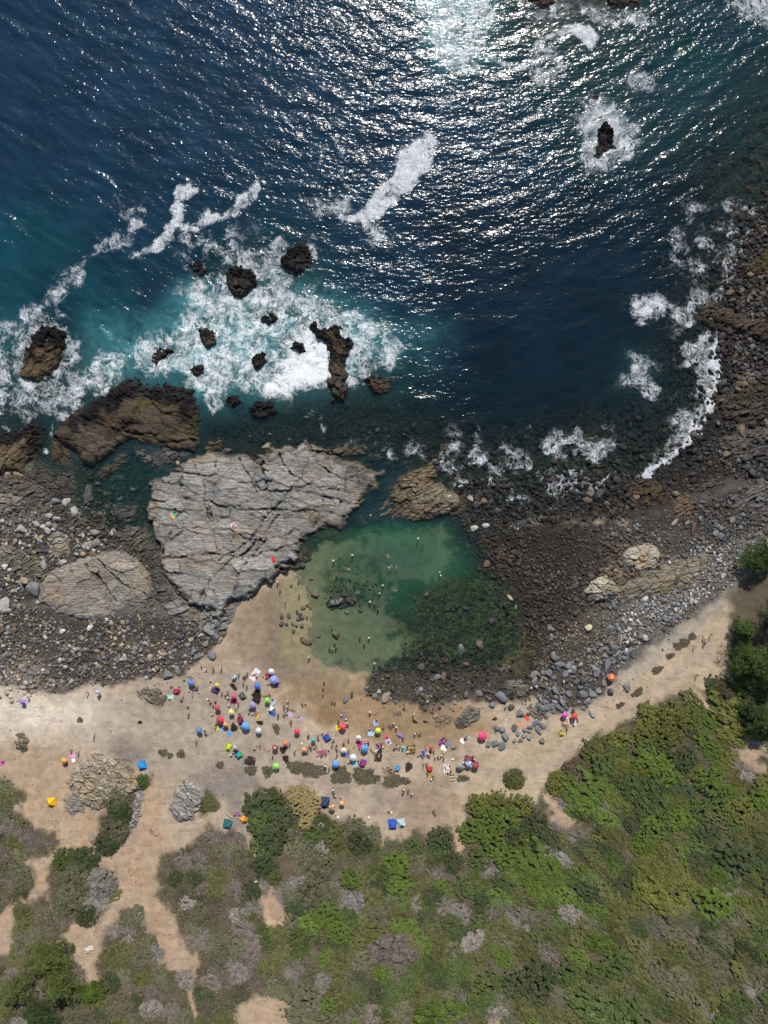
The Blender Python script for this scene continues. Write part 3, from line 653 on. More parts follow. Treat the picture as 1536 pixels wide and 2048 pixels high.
def wmix(m, c, a=1.0):
    global BODY
    m = (m * a)[..., None]; BODY = BODY * (1 - m) + np.array(c) * m
wmix(W.poly(P('-200,420 100,400 260,560 250,680 100,640 -200,640'), 120, 20), (.006, .048, .068), .8)
wmix(W.poly(P('820,420 1300,330 1450,300 1480,600 1440,900 1250,1000 900,960 820,850 860,700'), 170, 24), (.0035, .0125, .022), .85)
wmix(W.poly(P('1330,60 1420,80 1440,150 1340,130'), 60, 16), (.006, .05, .05), .6)
pool = W.poly(P('590,1080 700,1050 900,1050 930,1100 1060,1180 1070,1380 600,1380 540,1200'), 40, 6)
wmix(pool, (.036, .150, .080), 1.0)
wmix(W.poly(P('830,1180 930,1150 1000,1160 1060,1200 1080,1390 830,1390 800,1280'), 90, 46), (.034, .044, .022), .75)
wmix(W.poly(P('900,1150 1000,1160 1015,1250 930,1270'), 50, 12), (.026, .062, .034), .7)
wmix(W.poly(P('740,1080 830,1090 850,1130 800,1180 770,1240 740,1200'), 60, 22), (.012, .095, .070), .7)
wmix(W.poly(P('160,930 310,920 310,1080 200,1070'), 30, 6), (.009, .048, .038), .9)
wmix(W.poly(P('690,960 780,930 760,1010 720,1060 680,1060'), 20, 6), (.012, .045, .055), .9)
wmix(W.poly(P('400,815 560,800 760,800 900,820 900,930 700,940 430,935'), 50, 14), (.0055, .019, .022), .8)
wmix(milk, (.075, .285, .315), .9)
op = 1 - np.exp(-np.clip(WD, 0, 30) * (0.52 - 0.16 * pool - 0.18 * W.poly(P('1250,800 1360,560 1380,300 1460,120 1700,100 1700,1000 1250,1000 900,1000 900,860'), 80, 20)))
op = np.clip(np.maximum(op, milk * 0.85), 0.0, 1)
calm = np.clip(0.25 + 0.75 * sstep(0.3, 2.0, WD), 0, 1) * (1 - 0.82 * pool) * (1 - 0.6 * W.poly(P('150,920 320,910 320,1090 150,1090'), 20, 5))
calm = calm * (1 - .6 * W.poly(P('920,540 1230,480 1330,680 1240,860 980,870 880,700'), 160, 24)) * (0.82 + 0.5 * sstep(-.6, .8, fbm(W.X / 150, W.Y / 90, 66, 3)))
# swell and chop
xw, yw = (W.X - 768) / S, (1024 - W.Y) / S
yc = yw - 0.0030 * (xw + 12) ** 2
hz = np.zeros(W.X.shape)
inner = (np.abs(xw) < 110) & (np.abs(yw) < 145)
amp = calm * inner
for i in range(64):
    lam = 1.55 * (5.0 ** RNG.random()); th = RNG.normal(0.1, 0.40); k = 2 * math.pi / lam
    a = 0.0142 / k
    hz += a * np.sin(k * (yc * math.cos(th) + xw * math.sin(th)) + RNG.random() * 6.283)
hz = hz + 0.05 * np.sign(hz) * np.abs(hz)
hz = hz * amp + 0.16 * foam * (0.5 + 0.5 * W.N2)
keep = (WD > -1.3)
Vw = np.stack([xw, yw, hz], -1).reshape(-1, 3)
Fw = grid_faces(len(W.ay), len(W.ax), keep)
Vw, Fw, b_, s_, c_ = compact(Vw, Fw, BODY.reshape(-1, 3), np.stack([foam, lace, op], -1).reshape(-1, 3), np.stack([calm, milk, milk], -1).reshape(-1, 3))
link('sea_water', mesh_np('sea_water', Vw, Fw, [M_WATER], True, cols={'body': b_, 'state': s_, 'calm': c_}), kind='structure', label='blue sea with white surf and the clear green tide pool')

# ------------------------------------------------------------------ rock outcrops
def rock(name, label, outline, top, col, group=None, step=None, cell=(5.5, 1.9), ang=8, edge=2.2, jag=5, crack=0.35, fringe=0.0, ochre=0.0, lines=(), wet=0.5, lump=1.0, thin=1.0, stain=0.0, seed=None, cat='rock', sink=0.0):
    pts = P(outline) if isinstance(outline, str) else outline
    A = np.array(pts); seed = seed if seed is not None else int(abs(A[0, 0] * 7 + A[0, 1] * 3)) % 9973
    ext = max(np.ptp(A[:, 0]), np.ptp(A[:, 1]))
    step = step or float(np.clip(ext / 170, 0.9, 1.9))
    ax = np.arange(A[:, 0].min() - 12, A[:, 0].max() + 12, step); ay = np.arange(A[:, 1].min() - 12, A[:, 1].max() + 12, step)
    X, Y = np.meshgrid(ax, ay)
    mx, my = X / S, Y / S
    ca, sa = math.cos(math.radians(ang)), math.sin(math.radians(ang))
    wx = mx + 0.9 * fbm(mx / 5, my / 5, seed, 3) + .25 * fbm(mx / 1.2, my / 1.2, seed + 4, 2)
    wy = my + 0.9 * fbm(mx / 5, my / 5, seed + 1, 3) + .25 * fbm(mx / 1.2, my / 1.2, seed + 6, 2)
    u, v = wx * ca + wy * sa, -wx * sa + wy * ca
    _, e1, h1, ox, oy = voro(u / cell[0], v / cell[1], seed)
    _, e2, h2_, ox2, oy2 = voro(u / (cell[0] * .36), v / (cell[1] * .42), seed + 5)
    sd = sdist(pts, X, Y) + fbm(X / 16, Y / 16, seed + 2, 3) * jag + (h1 - .5) * jag * 1.1 + (h2_ - .5) * jag * .5
    d = -sd / S                                        # metres inside the outline
    base = hbase(X, Y)
    top = top + max(0.0, -float(np.mean(base[sd < 0]))) * 0.8
    prof = 1 - np.exp(-np.clip(d, 0, None) / edge * 1.6)
    prof = prof * (0.80 + 0.28 * fbm(mx / 9, my / 9, seed + 8, 3))
    g1 = sstep(0.0, 0.16 * thin, e1); g2 = sstep(0.0, 0.20 * thin, e2)
    z = base + top * prof
    ins = sstep(0.0, 0.7, d)
    z += ins * lump * ((h1 - .5) * .55 + oy * (h2(np.floor(h1 * 97), np.floor(h1 * 31), 3) - .35) * .7 + ox * (h1 - .5) * .35)
    z += ins * lump * ((h2_ - .5) * .22 + oy2 * (h2_ - .4) * .25) + ins * 0.10 * fbm(u / 1.3, v / .42, seed + 9, 4)
    z -= ins * crack * ((1 - g1) * 1.0 + (1 - g2) * .32)
    dark = np.clip((1 - sstep(0.0, 0.07 * thin, e1)) * .8 + (1 - sstep(0, .06, e2)) * .35, 0, 1)
    for s, w in lines:
        m = np.clip(1.25 - (ldist(P(s), X + 5 * fbm(X / 22, Y / 22, seed + 30, 4), Y + 5 * fbm(X / 22, Y / 22, seed + 31, 4)) + 1.6 * fbm(X / 7, Y / 7, seed + 3, 3)) / (w * .72), 0, 1) * (0.35 + 0.65 * sstep(-.5, .3, fbm(X / 25, Y / 25, seed + 33, 3)))
        z -= m * 0.65; dark = np.maximum(dark, m)
    z = np.where(d < 0, base + 0.2 + d * 1.6, z) - sink
    keep = d > -0.9
    # colours
    tone = 1 + (h1 - .5) * .34 + (h2_ - .5) * .18 + .14 * fbm(mx / 3, my / 3, seed + 12, 4)
    c = np.array(col)[None, None] * tone[..., None]
    warm = sstep(.15, .7, fbm(mx / 7, my / 7, seed + 14, 3))[..., None]
    c = c * (1 - .5 * warm) + c * np.array((1.12, .92, .68)) * .5 * warm
    n = fbm(mx / 2.2, my / 2.2, seed + 15, 4)
    zz = z + n * .45
    if ochre:
        oc = sstep(1.7, .7, zz) * ochre * sstep(-.4, .5, n + .3 * fbm(mx, my, seed + 18, 2))
        c = c * (1 - oc[..., None]) + np.array((.135, .105, .030)) * oc[..., None]
    wt = sstep(1.15, .25, zz) * wet
    c = c * (1 - .72 * wt[..., None])
    if stain:
        sn = stain * sstep(1.9, .3, d + .9 * n + .4 * fbm(mx / .8, my / .8, seed + 40, 2)) * .72
        c = c * (1 - sn[..., None]) + np.array((.085, .068, .042)) * sn[..., None]
        so = sstep(.35, .8, fbm(mx / 4.5, my / 2.2, seed + 41, 4)) * .4 * stain
        c = c * (1 - so[..., None]) + np.array((.12, .105, .085)) * so[..., None]
    if fringe:
        fr = sstep(fringe * 1.15, fringe * .75, d + n * .5 + .35 * fbm(mx / .5, my / .5, seed + 20, 2)) * sstep(0.55, -0.35, (Y - A[:, 1].mean()) / (np.ptp(A[:, 1]) * .5 + 1) + .35 * n)
        c = c * (1 - fr[..., None]) + np.array((.010, .008, .009)) * fr[..., None]
        z += fr * (.55 * np.maximum(fbm(mx / .55, my / .55, seed + 21, 2), -.2)) * sstep(-.5, .2, d)
    c = c * (1 - .8 * dark[..., None])
    k = (H - base) / H
    V = np.stack([(X - 768) / S * k, (1024 - Y) / S * k, z], -1).reshape(-1, 3)
    F = grid_faces(len(ay), len(ax), keep)
    V, F, cc, kk = compact(V, F, np.clip(c, .004, .9).reshape(-1, 3), np.stack([prof * 0, np.clip(wt, 0, 1), dark], -1).reshape(-1, 3))
    cen = np.array([V[:, 0].mean(), V[:, 1].mean(), V[:, 2].min()])
    me = mesh_np(name, V - cen, F, [M_ROCK], False, cols={'tint': cc, 'kind': kk})
    o = link(name, me, loc=cen, label=label, category=cat)
    if group: o['group'] = group
    ROCKS.append((ax, ay, np.where(keep, z, -99)))
    return o

GREY, TAN, BROWN, DARK = (.33, .315, .292), (.36, .31, .235), (.155, .118, .075), (.075, .062, .055)
SLAB = '298,988 306,964 345,934 380,914 430,904 492,905 518,926 545,900 570,890 610,885 650,905 692,922 744,926 766,944 756,980 730,1022 688,1050 640,1060 606,1085 600,1115 570,1140 522,1175 490,1190 452,1210 442,1238 402,1216 360,1190 326,1150 320,1110 302,1060 296,1020'
rock('rock_slab', 'huge pale grey cracked rock slab between the sea and the green tide pool', SLAB, 2.6, GREY, cell=(8.5, 3.4), ang=10, edge=1.3, crack=.13, lump=.68, jag=9, thin=.5, stain=.75, wet=.9, ochre=.8,
     lines=[('345,946 400,948 470,960 520,975 545,985', 3.2), ('302,1000 380,1000 430,1006 455,1015 520,1022 560,1020 640,1022 690,1032', 3.6), ('545,985 590,980 640,990 690,1005 720,1010', 3.4), ('620,925 600,960 560,1010 520,1050 500,1080 440,1120', 2.6),
            ('520,1075 490,1105 440,1140 410,1180 398,1210', 3.2), ('322,1115 380,1112 430,1108 480,1112 520,1075', 3.2), ('345,1010 420,990 430,1060 436,1100', 2.0), ('515,905 530,940 535,975', 5.5), ('335,1165 360,1185 395,1205', 3.6), ('350,1060 330,1090 322,1110', 3),
            ('500,1115 545,1100 600,1085', 2.4), ('410,960 412,1000 425,1050', 1.8), ('620,890 640,930 690,960 740,935', 2.4), ('560,905 580,950 640,975 700,985', 2.2), ('600,1060 560,1075 500,1080 460,1060 430,1060', 2.6), ('480,915 500,950 515,985', 2.4), ('370,930 360,990 350,1050', 2.2), ('560,1030 540,1060 480,1150 470,1190', 2.6), ('330,1090 370,1060 430,1050 480,1010', 2.4), ('650,1000 640,1040 620,1055', 2), ('690,940 690,990 680,1010', 2.0)])
rock('rock_slab', 'low warm grey rock slab behind the dark cobble field', '82,1168 98,1146 132,1132 190,1112 238,1100 282,1124 300,1160 300,1200 262,1214 205,1236 160,1240 112,1226 80,1206', 1.5, (.33, .295, .25), cell=(5.5, 3.2), ang=-25, edge=1.6, wet=.4, crack=.16, lump=.7, thin=.6, lines=[('170,1130 205,1160 235,1200', 3), ('200,1120 250,1165 290,1190', 2.4)])
rock('sea_rock', 'broad dark brown rock shelf with a black fringe facing the surf', '108,872 138,830 175,810 212,792 232,768 262,752 330,765 392,775 404,800 408,840 405,880 392,905 330,900 265,882 238,898 192,935 166,932 150,900', 2.2, (.098, .078, .056), cell=(6, 2.6), ang=22, edge=1.3, fringe=5.5, crack=.25, lump=.8, ochre=.7, wet=.45, lines=[('240,870 262,850 290,800', 5), ('165,830 205,850 235,860', 3), ('235,860 330,885 400,880', 4)])
rock('sea_rock', 'dark grey fractured rock between the shelf and the pale slab', '266,893 320,886 385,898 392,918 372,930 330,938 296,938 268,918', 1.3, (.15, .14, .135), cell=(3, 1.6), ang=-20)
rock('sea_rock', 'reddish brown triangular rock beside the foaming cleft', '100,880 118,868 135,872 146,900 160,925 150,945 112,930 98,912', 1.2, (.13, .09, .06), cell=(6, 4), ang=40)
rock('sea_rock', 'ochre brown rock tongue rising from the western surf', '-70,850 20,870 70,838 90,858 88,890 62,925 45,948 18,945 -70,960', 1.8, (.14, .108, .066), cell=(6, 3), ang=-40, edge=1.3, fringe=3.4, ochre=.8, wet=.4)
rock('sea_rock', 'dark rocky ledge between brown rock tongue and green rock pool', '48,940 75,930 100,930 145,945 160,965 150,1000 110,1000 70,975 40,970', .9, (.10, .088, .075), cell=(3.5, 1.8), ang=25)
rock('sea_rock', 'brown topped rock ringed by black weed and white surf', '40,742 52,705 66,668 88,650 122,652 142,668 142,698 122,735 108,752 78,762 52,758', 2.6, (.15, .115, .066), cell=(5, 2.4), ang=-50, edge=1.2, fringe=5.4, ochre=.5, wet=.3)
rock('sea_rock', 'rounded black rock standing alone in the white water', '390,668 398,657 418,653 436,664 438,690 420,706 402,694', 2.2, DARK, cell=(2, 1.4), fringe=4, jag=4, edge=.8)
for s, lab in (('526,640 538,628 556,632 562,646 550,652 532,648', 'small black rock in the middle of the surf'), ('584,698 594,686 606,690 612,704 600,708', 'small black rock awash beside the spine of rock'), ('510,722 518,710 532,712 534,728 524,742 514,736', 'black rock with foam running past on the lower surf line'),
               ('308,718 320,698 338,696 345,708 330,724 318,738', 'jagged black rock north of the shelf fringe'), ('386,742 396,728 412,730 416,746 402,758 388,756', 'squat black rock off the corner of the shelf'), ('452,806 462,794 478,794 482,810 466,816', 'low dark rock in the slack water by the shelf'),
               ('368,548 380,532 405,530 420,545 410,562 382,560', 'weedy black rock at the western end of the outer reef'), ('455,548 470,538 500,545 508,566 492,590 470,592 458,574', 'weedy black double rock in the outer reef'), ('570,520 582,505 612,498 632,508 636,530 622,545 596,548 575,538', 'weedy black rock at the eastern end of the outer reef'),
               ('505,815 520,806 545,808 552,826 530,836 508,832', 'dark flat rock in the lee of the spine')):
    q_ = np.array(P(s)); q_ = q_.mean(0) + (q_ - q_.mean(0)) * 1.28; rock('sea_rock', lab, [tuple(v) for v in q_], 2.0, (.05, .042, .040), cell=(1.8, 1.3), fringe=5, jag=4, edge=.6, lump=1.3)
rock('sea_rock', 'long upright spine of dark rock between foam and clear water', '618,648 636,640 650,655 672,645 690,662 712,690 700,715 694,745 692,785 690,806 662,806 658,770 656,720 645,690 622,668', 2.5, (.075, .060, .045), cell=(3, 1.8), ang=70, edge=.9, fringe=2.6, jag=7, ochre=.4, wet=.5, lump=1.2)
rock('sea_rock', 'weedy brown rock with a splash breaking over its top', '722,762 738,745 766,752 790,742 822,744 826,755 805,768 782,790 760,796 742,786', 1.5, (.075, .058, .042), cell=(2.4, 1.5), ochre=.4, fringe=1.6, edge=.9, jag=6)
rock('sea_rock', 'brown jointed rock across the narrow channel from the pale slab', '734,1036 746,1014 760,994 778,970 794,952 828,934 864,924 878,944 868,962 905,978 928,1005 905,1030 845,1048 795,1060 752,1056', 1.9, (.215, .178, .13), cell=(2.6, 1.1), ang=-25, ochre=.5, wet=.6, crack=.4, lump=1.2)
rock('sea_rock', 'ochre rock block off the sea edge of the pale slab', '650,896 688,886 735,894 738,914 694,922 655,912', 1.5, (.17, .13, .08), cell=(2.4, 1.2), ang=10, ochre=.6, wet=.5)
rock('sea_rock', 'brown weed covered ledge under the channel mouth', '612,1070 650,1056 690,1060 720,1070 700,1080 640,1084', .9, (.085, .068, .045), cell=(1.6, 1.1), wet=.4)
rock('beach_rock', 'cream coloured hump of rock in the eastern stone bed', '1244,1112 1262,1094 1290,1086 1312,1092 1322,1112 1306,1138 1276,1146 1252,1132', 2.8, (.44, .395, .315), cell=(2.6, 1.4), ang=-25, wet=0, edge=1.7, jag=2)
rock('beach_rock', 'pale split rock with a dark hollow on its seaward side', '1172,1184 1182,1160 1202,1146 1222,1156 1246,1182 1222,1198 1186,1206', 2.8, (.44, .40, .32), cell=(2.6, 1.3), ang=-15, wet=0, edge=1.3, crack=.6)
rock('beach_rock', 'low olive tan ledge running up the eastern shore', '1222,1168 1260,1152 1300,1140 1360,1118 1410,1110 1428,1140 1385,1172 1320,1190 1260,1202 1236,1190', .9, (.235, .21, .16), cell=(3.4, 1.6), ang=-18, wet=0, edge=2.0, jag=8)
rock('beach_rock', 'small reddish ledge joining the two pale humps', '1205,1136 1235,1128 1262,1150 1240,1160 1215,1152', .8, (.26, .185, .12), cell=(2, 1), ang=30, wet=0)
for s, lab, tp, cc in (('1384,618 1420,604 1462,618 1536,640 1680,650 1680,715 1536,690 1470,668 1405,652 1380,640', 'long dark rock rib at the top of the eastern shore', 1.6, (.10, .08, .062)), ('1418,796 1470,768 1540,758 1680,770 1680,850 1540,845 1500,862 1440,835', 'dark striped rock rib behind the curved breaker', 1.5, (.10, .082, .066)),
                       ('1432,890 1475,862 1540,842 1680,835 1680,905 1536,925 1462,922', 'grey striped rock rib below the breaker', 1.6, (.16, .145, .135)), ('1372,968 1405,958 1442,960 1450,975 1410,988 1378,984', 'slate dark fin of rock in the eastern stones', .9, (.12, .115, .115)),
                       ('1472,1000 1500,970 1540,950 1680,930 1680,1035 1540,1042 1492,1025', 'grey blue rock rib at the edge of the pale stones', 1.6, (.20, .19, .185)), ('1488,528 1510,510 1545,500 1680,500 1680,560 1540,552 1500,552', 'mossy brown rock above the northern stones', 1.2, (.12, .10, .05)),
                       ('1240,968 1280,955 1330,968 1350,1000 1300,1010 1255,995', 'rust brown ledge where the breaker ends', .7, (.13, .092, .055)), ('1345,1004 1375,990 1392,1012 1376,1040 1350,1030', 'salmon brown block at the inner end of the stones', .8, (.22, .16, .115))):
    rock('shore_rock', lab, s, tp, tuple(v * .8 for v in cc), cell=(2.6, .8), ang=-24, ochre=.15, wet=.3, crack=.55, lump=1.5, edge=1.5, jag=9)
rock('sea_rock', 'dark reef rock awash at the top edge of the view', '1036,-40 1100,-40 1112,10 1086,28 1050,12', 1.4, (.10, .07, .06), cell=(2, 1.4), ochre=.3, fringe=1)
rock('sea_rock', 'brown reef rock standing at the top edge of the view', '1196,-50 1325,-50 1310,22 1262,34 1222,30 1205,5', 2.0, (.13, .09, .065), cell=(2.6, 1.4), ochre=.4, fringe=.8)
rock('sea_rock', 'low brown reef in the upper eastern corner of the sea', '1490,-50 1680,-50 1680,70 1560,30 1510,10', .9, (.12, .085, .065), cell=(2.6, 1.4), ochre=.3)
rock('sea_rock', 'narrow black rock in the foaming eastern reef', '1194,250 1212,242 1226,258 1226,286 1232,304 1214,322 1192,340 1172,330 1186,302 1190,276', 2.2, (.055, .046, .042), cell=(1.8, 1.2), fringe=3, jag=6, edge=.7)
rock('sea_rock', 'reddish black rock seaward of the foaming eastern reef', '1162,206 1172,186 1192,183 1206,200 1200,222 1174,220', 2.0, (.09, .055, .045), cell=(1.8, 1.2), jag=4)
rock('sea_rock', 'small submerged dark rock inland of the foaming eastern reef', '1230,336 1242,326 1254,336 1252,356 1236,354', 1.5, (.07, .05, .045), cell=(1.8, 1.2), jag=3)
rock('sea_rock', 'ochre rocks awash in the stone reef of the bay', '1128,872 1150,860 1190,868 1205,882 1180,896 1140,888', .9, (.13, .10, .05), cell=(1.8, 1.2), jag=4)
rock('sea_rock', 'brown low rocks beside the lacy wash of the bay', '1185,925 1205,918 1215,940 1205,955 1188,948', .7, (.12, .09, .055), cell=(1.8, 1.2), jag=4)
for s, lab, tp, cc in (('-70,985 20,982 48,990 62,1005 40,1022 5,1032 -70,1040', 'pale grey rock at the western edge by the rock pool', 1.3, (.26, .245, .225)), ('94,1084 108,1068 124,1066 144,1082 136,1102 112,1108 98,1102', 'tan grey dome rock among the upper stones', 1.2, (.34, .30, .25)),
                       ('218,1024 240,1004 262,998 282,1012 276,1036 256,1048 232,1044', 'dark fan shaped rock at the edge of the green rock pool', .9, (.12, .11, .10)), ('-70,1050 10,1048 30,1058 12,1072 -70,1080', 'dark layered rock below the pale western rock', .9, (.17, .16, .15)),
                       ('282,1105 290,1050 300,1040 320,1100 330,1160 352,1200 330,1215 306,1200 300,1150', 'wet dark gully rock along the side of the pale slab', .9, (.125, .115, .10)), ('316,1208 350,1196 402,1214 450,1212 474,1196 480,1206 458,1240 430,1262 384,1250 340,1236', 'grey broken rock at the inland tip of the pale slab', 1.2, (.25, .235, .21))):
    rock('beach_rock', lab, s, tp, cc, cell=(3, 1.4), ang=-15, wet=.4, edge=1.4)
for s, lab, tp, cc, an in (('138,1566 158,1534 184,1512 214,1508 250,1526 276,1552 280,1578 262,1592 238,1596 216,1606 200,1622 172,1612 142,1592', 'broad tan rock outcrop between the two sandy tracks', 1.6, (.36, .31, .235), 35), ('130,1602 150,1596 166,1604 164,1622 150,1630 132,1616', 'small grey outcrop at the foot of the tan outcrop', .9, (.26, .235, .20), 30),
                           ('342,1606 352,1582 374,1562 398,1572 412,1590 402,1612 384,1640 358,1642 348,1628', 'jagged grey rock outcrop inland of the beach path', 1.7, (.36, .34, .31), 50), ('908,1446 922,1426 940,1412 962,1418 954,1440 936,1452 914,1456', 'cracked grey rock fin poking from the wet sand', 1.2, (.19, .175, .15), -35),
                           ('1008,1368 1026,1358 1050,1362 1062,1380 1044,1396 1024,1388', 'layered grey rock at the inland rim of the pool stones', 1.2, (.21, .19, .155), 20), ('764,1536 778,1530 794,1540 788,1552 768,1548', 'flat sandstone block beside the sand plants', .9, (.33, .27, .20), 20),
                           ('274,1384 292,1372 316,1374 332,1396 322,1416 298,1412', 'low mossy outcrop at the rim of the cobble field', .8, (.22, .19, .145), 45), ('856,1432 880,1424 905,1440 880,1454 858,1448', 'low tan rock ribs in the wet sand', .5, (.26, .21, .14), -20),
                           ('30,1468 48,1462 58,1482 52,1500 36,1498', 'mossy lump of rock beside the western track', 1.0, (.19, .165, .12), 30), ('1056,1418 1080,1412 1100,1424 1096,1444 1070,1442', 'low brown rock between the two stone heaps', .8, (.22, .19, .15), 10),
                           ('270,1590 284,1582 290,1600 282,1630 262,1668 250,1660 262,1620', 'pale broken rocks along the inland bush', 1.0, (.33, .31, .28), 60)):
    rock('beach_rock', lab, s, tp, cc, cell=(2.4, .9), ang=an, wet=0.0 if tp > .6 else .2, edge=1.2, crack=.4, lump=1.1)
for s, lab, tp, cc in (('404,900 420,880 440,872 452,884 446,900 424,908', 'brown knobbly rock at the seaward corner of the pale slab', 1.2, (.12, .10, .07)), ('740,905 762,900 770,918 752,932 738,924', 'dark wedge of rock at the mouth of the channel', .9, (.09, .075, .055)),
                       ('596,1098 616,1092 622,1120 600,1138 566,1150 574,1132', 'dark weedy ledge at the pool foot of the pale slab', .5, (.085, .075, .05)), ('655,1212 664,1196 684,1190 706,1184 722,1190 712,1206 690,1214 672,1222', 'low dark rocks breaking the surface of the tide pool', 1.0, (.085, .08, .078)),
                       ('860,990 905,985 940,1000 930,1030 890,1040 862,1025', 'broken brown rubble ledge east of the channel rock', .8, (.10, .085, .062)), ('240,905 262,896 266,930 238,950 205,960 180,950', 'dark sloping rock dipping into the green rock pool', .9, (.095, .085, .07))):
    rock('sea_rock', lab, s, tp, cc, cell=(2.0, 1.1), ang=-15, ochre=.4, wet=.5, jag=6, edge=1.0)
for s, lab, tp, cc in (('-70,955 40,948 96,975 110,998 70,1012 20,990 -70,988', 'grey brown fractured shelf at the western edge above the pale stones', 1.0, (.165, .145, .12)), ('100,1008 150,1024 205,1046 190,1068 140,1066 104,1040', 'dark fractured ledge under the square pale boulders', .7, (.12, .105, .085)),
                       ('12,1100 70,1106 92,1130 84,1160 30,1164 -30,1150', 'broken brown ledge among the western stones', .8, (.18, .16, .13)), ('226,1062 296,1046 312,1092 286,1122 244,1096', 'broken brown ledge between rock pool and low slab', .8, (.15, .135, .11)),
                       ('-70,1070 20,1086 40,1110 -20,1120 -70,1118', 'tan brown ledge at the western edge of the stones', .7, (.20, .175, .14)), ('300,930 345,918 372,905 400,900 390,914 348,934 316,956', 'dark cleft edge along the seaward rim of the pale slab', .9, (.10, .088, .07))):
    rock('beach_rock', lab, s, tp, cc, cell=(2.4, 1.1), ang=-20, wet=.4, jag=8, edge=1.1, lump=1.2)
# ------------------------------------------------------------------ words for labels
_U = 'zero one two three four five six seven eight nine ten eleven twelve thirteen fourteen fifteen sixteen seventeen eighteen nineteen'.split()
_T = ' . twenty thirty forty fifty sixty seventy eighty ninety'.split(' ')[1:]
_T = ['', '', 'twenty', 'thirty', 'forty', 'fifty', 'sixty', 'seventy', 'eighty', 'ninety']
def num(n):
    n = int(n)
    if n < 20: return _U[n]
    if n < 100: return _T[n // 10] + ('-' + _U[n % 10] if n % 10 else '')
    return 'hundred-' + num(n - 100)
MARKS = []          # (px, py, short unique name) of things one can find in the picture
USED = set()
SHOWN = {}
def tell(look, px, py, near=1.6):
    """a label that singles a thing out: its look, and how far and which way it stands from a thing one can find"""
    order = sorted(MARKS, key=lambda m: (m[0] - px) ** 2 + (m[1] - py) ** 2)[:9]
    first = None
    for mx_, my_, nm in order:
        dx, dy = (px - mx_) / S, (py - my_) / S
        d = math.hypot(dx, dy); a = math.degrees(math.atan2(-dy, dx)) % 360
        way = ('east', 'seaward-east', 'seaward', 'seaward-west', 'west', 'inland-west', 'inland', 'inland-east')[int((a + 22.5) // 45) % 8]
        n = max(1, int(round(d)))
        c = f'{look} {num(n)} metre{"" if n == 1 else "s"} {way} of {nm}'
        first = first or c
        if c not in USED and len(c.replace(',', ' ').split()) <= 16:
            USED.add(c); return c
    for extra in ('partly hidden ', 'lower ', 'further ', 'crowded '):
        c = first.replace(look, extra + look, 1)
        if c not in USED: USED.add(c); return c
    return first

def at(px, py, dz=0.0, z=None):
    z = ztop(px, py) if z is None else z
    x, y = place(px, py, z + dz)
    return x, y, z

# ------------------------------------------------------------------ parasols, tents, shelters
def canopy_mesh(r, hgt, c1, c2, ring=None, n=8, drop=0.12, cmid=None):
    V, Cc, F = [], [], []
    def add(vs, c):
        i = len(V); V.extend(vs); Cc.extend([c] * len(vs)); F.append(tuple(range(i, i + len(vs))) if len(vs) == 4 else (i, i + 1, i + 2, i + 2))
    rs = [0.04, 0.36, 0.68, 1.0]
    for k in range(n):
        for j in range(3):
            q = []
            for (kk, jj) in ((k, j), (k, j + 1), (k + 1, j + 1), (k + 1, j)):
                a = 2 * math.pi * kk / n + 0.2
                rr = rs[jj]; z = hgt * (1 - rr ** 1.5)
                q.append((r * rr * math.cos(a), r * rr * math.sin(a), z))
            # each gore sags between its ribs
            am = 2 * math.pi * (k + .5) / n + 0.2
            def mid(rr): return (r * rr * .93 * math.cos(am), r * rr * .93 * math.sin(am), hgt * (1 - rr ** 1.5) - .05 * rr)
            m0, m1 = mid(rs[j]), mid(rs[j + 1])
            c = (c1 if k % 2 == 0 else c2)
            if ring is not None and j == 1: c = ring
            if cmid is not None and j == 0: c = cmid
            c = tuple(v * .86 + .055 for v in c)
            add([q[0], q[1], m1, m0], c); add([m0, m1, q[2], q[3]], tuple(v * .93 for v in c))
        a0, a1 = 2 * math.pi * k / n + 0.2, 2 * math.pi * (k + 1) / n + 0.2
        c = (c1 if k % 2 == 0 else c2)
        e0, e1 = (r * math.cos(a0), r * math.sin(a0)), (r * math.cos(a1), r * math.sin(a1))
        add([(*e0, 0), (e0[0] * 1.01, e0[1] * 1.01, -drop), (e1[0] * 1.01, e1[1] * 1.01, -drop), (*e1, 0)], c)
    me = bpy.data.meshes.new('canopy')
    me.from_pydata(V, [], [f if f[2] != f[3] else f[:3] for f in F]); me.update()
    at_ = me.attributes.new('tint', 'FLOAT_COLOR', 'POINT')
    at_.data.foreach_set('color', np.array([(*c, 1) for c in Cc], np.float32).ravel())
    me.materials.append(M_FABRIC)
    return me

def tube_mesh(name, p0, p1, r0, r1, n=8, mat=None):
    p0, p1 = Vector(p0), Vector(p1)
    q = (p1 - p0).to_track_quat('Z', 'Y')
    V = []
    for p, r in ((p0, r0), (p1, r1)):
        for i in range(n):
            a = 2 * math.pi * i / n
            V.append(tuple(p + q @ Vector((r * math.cos(a), r * math.sin(a), 0))))
    F = [(i, (i + 1) % n, n + (i + 1) % n, n + i) for i in range(n)] + [tuple(range(n))[::-1], tuple(range(n, 2 * n))]
    me = bpy.data.meshes.new(name); me.from_pydata(V, [], F); me.update()
    if mat: me.materials.append(mat)
    return me

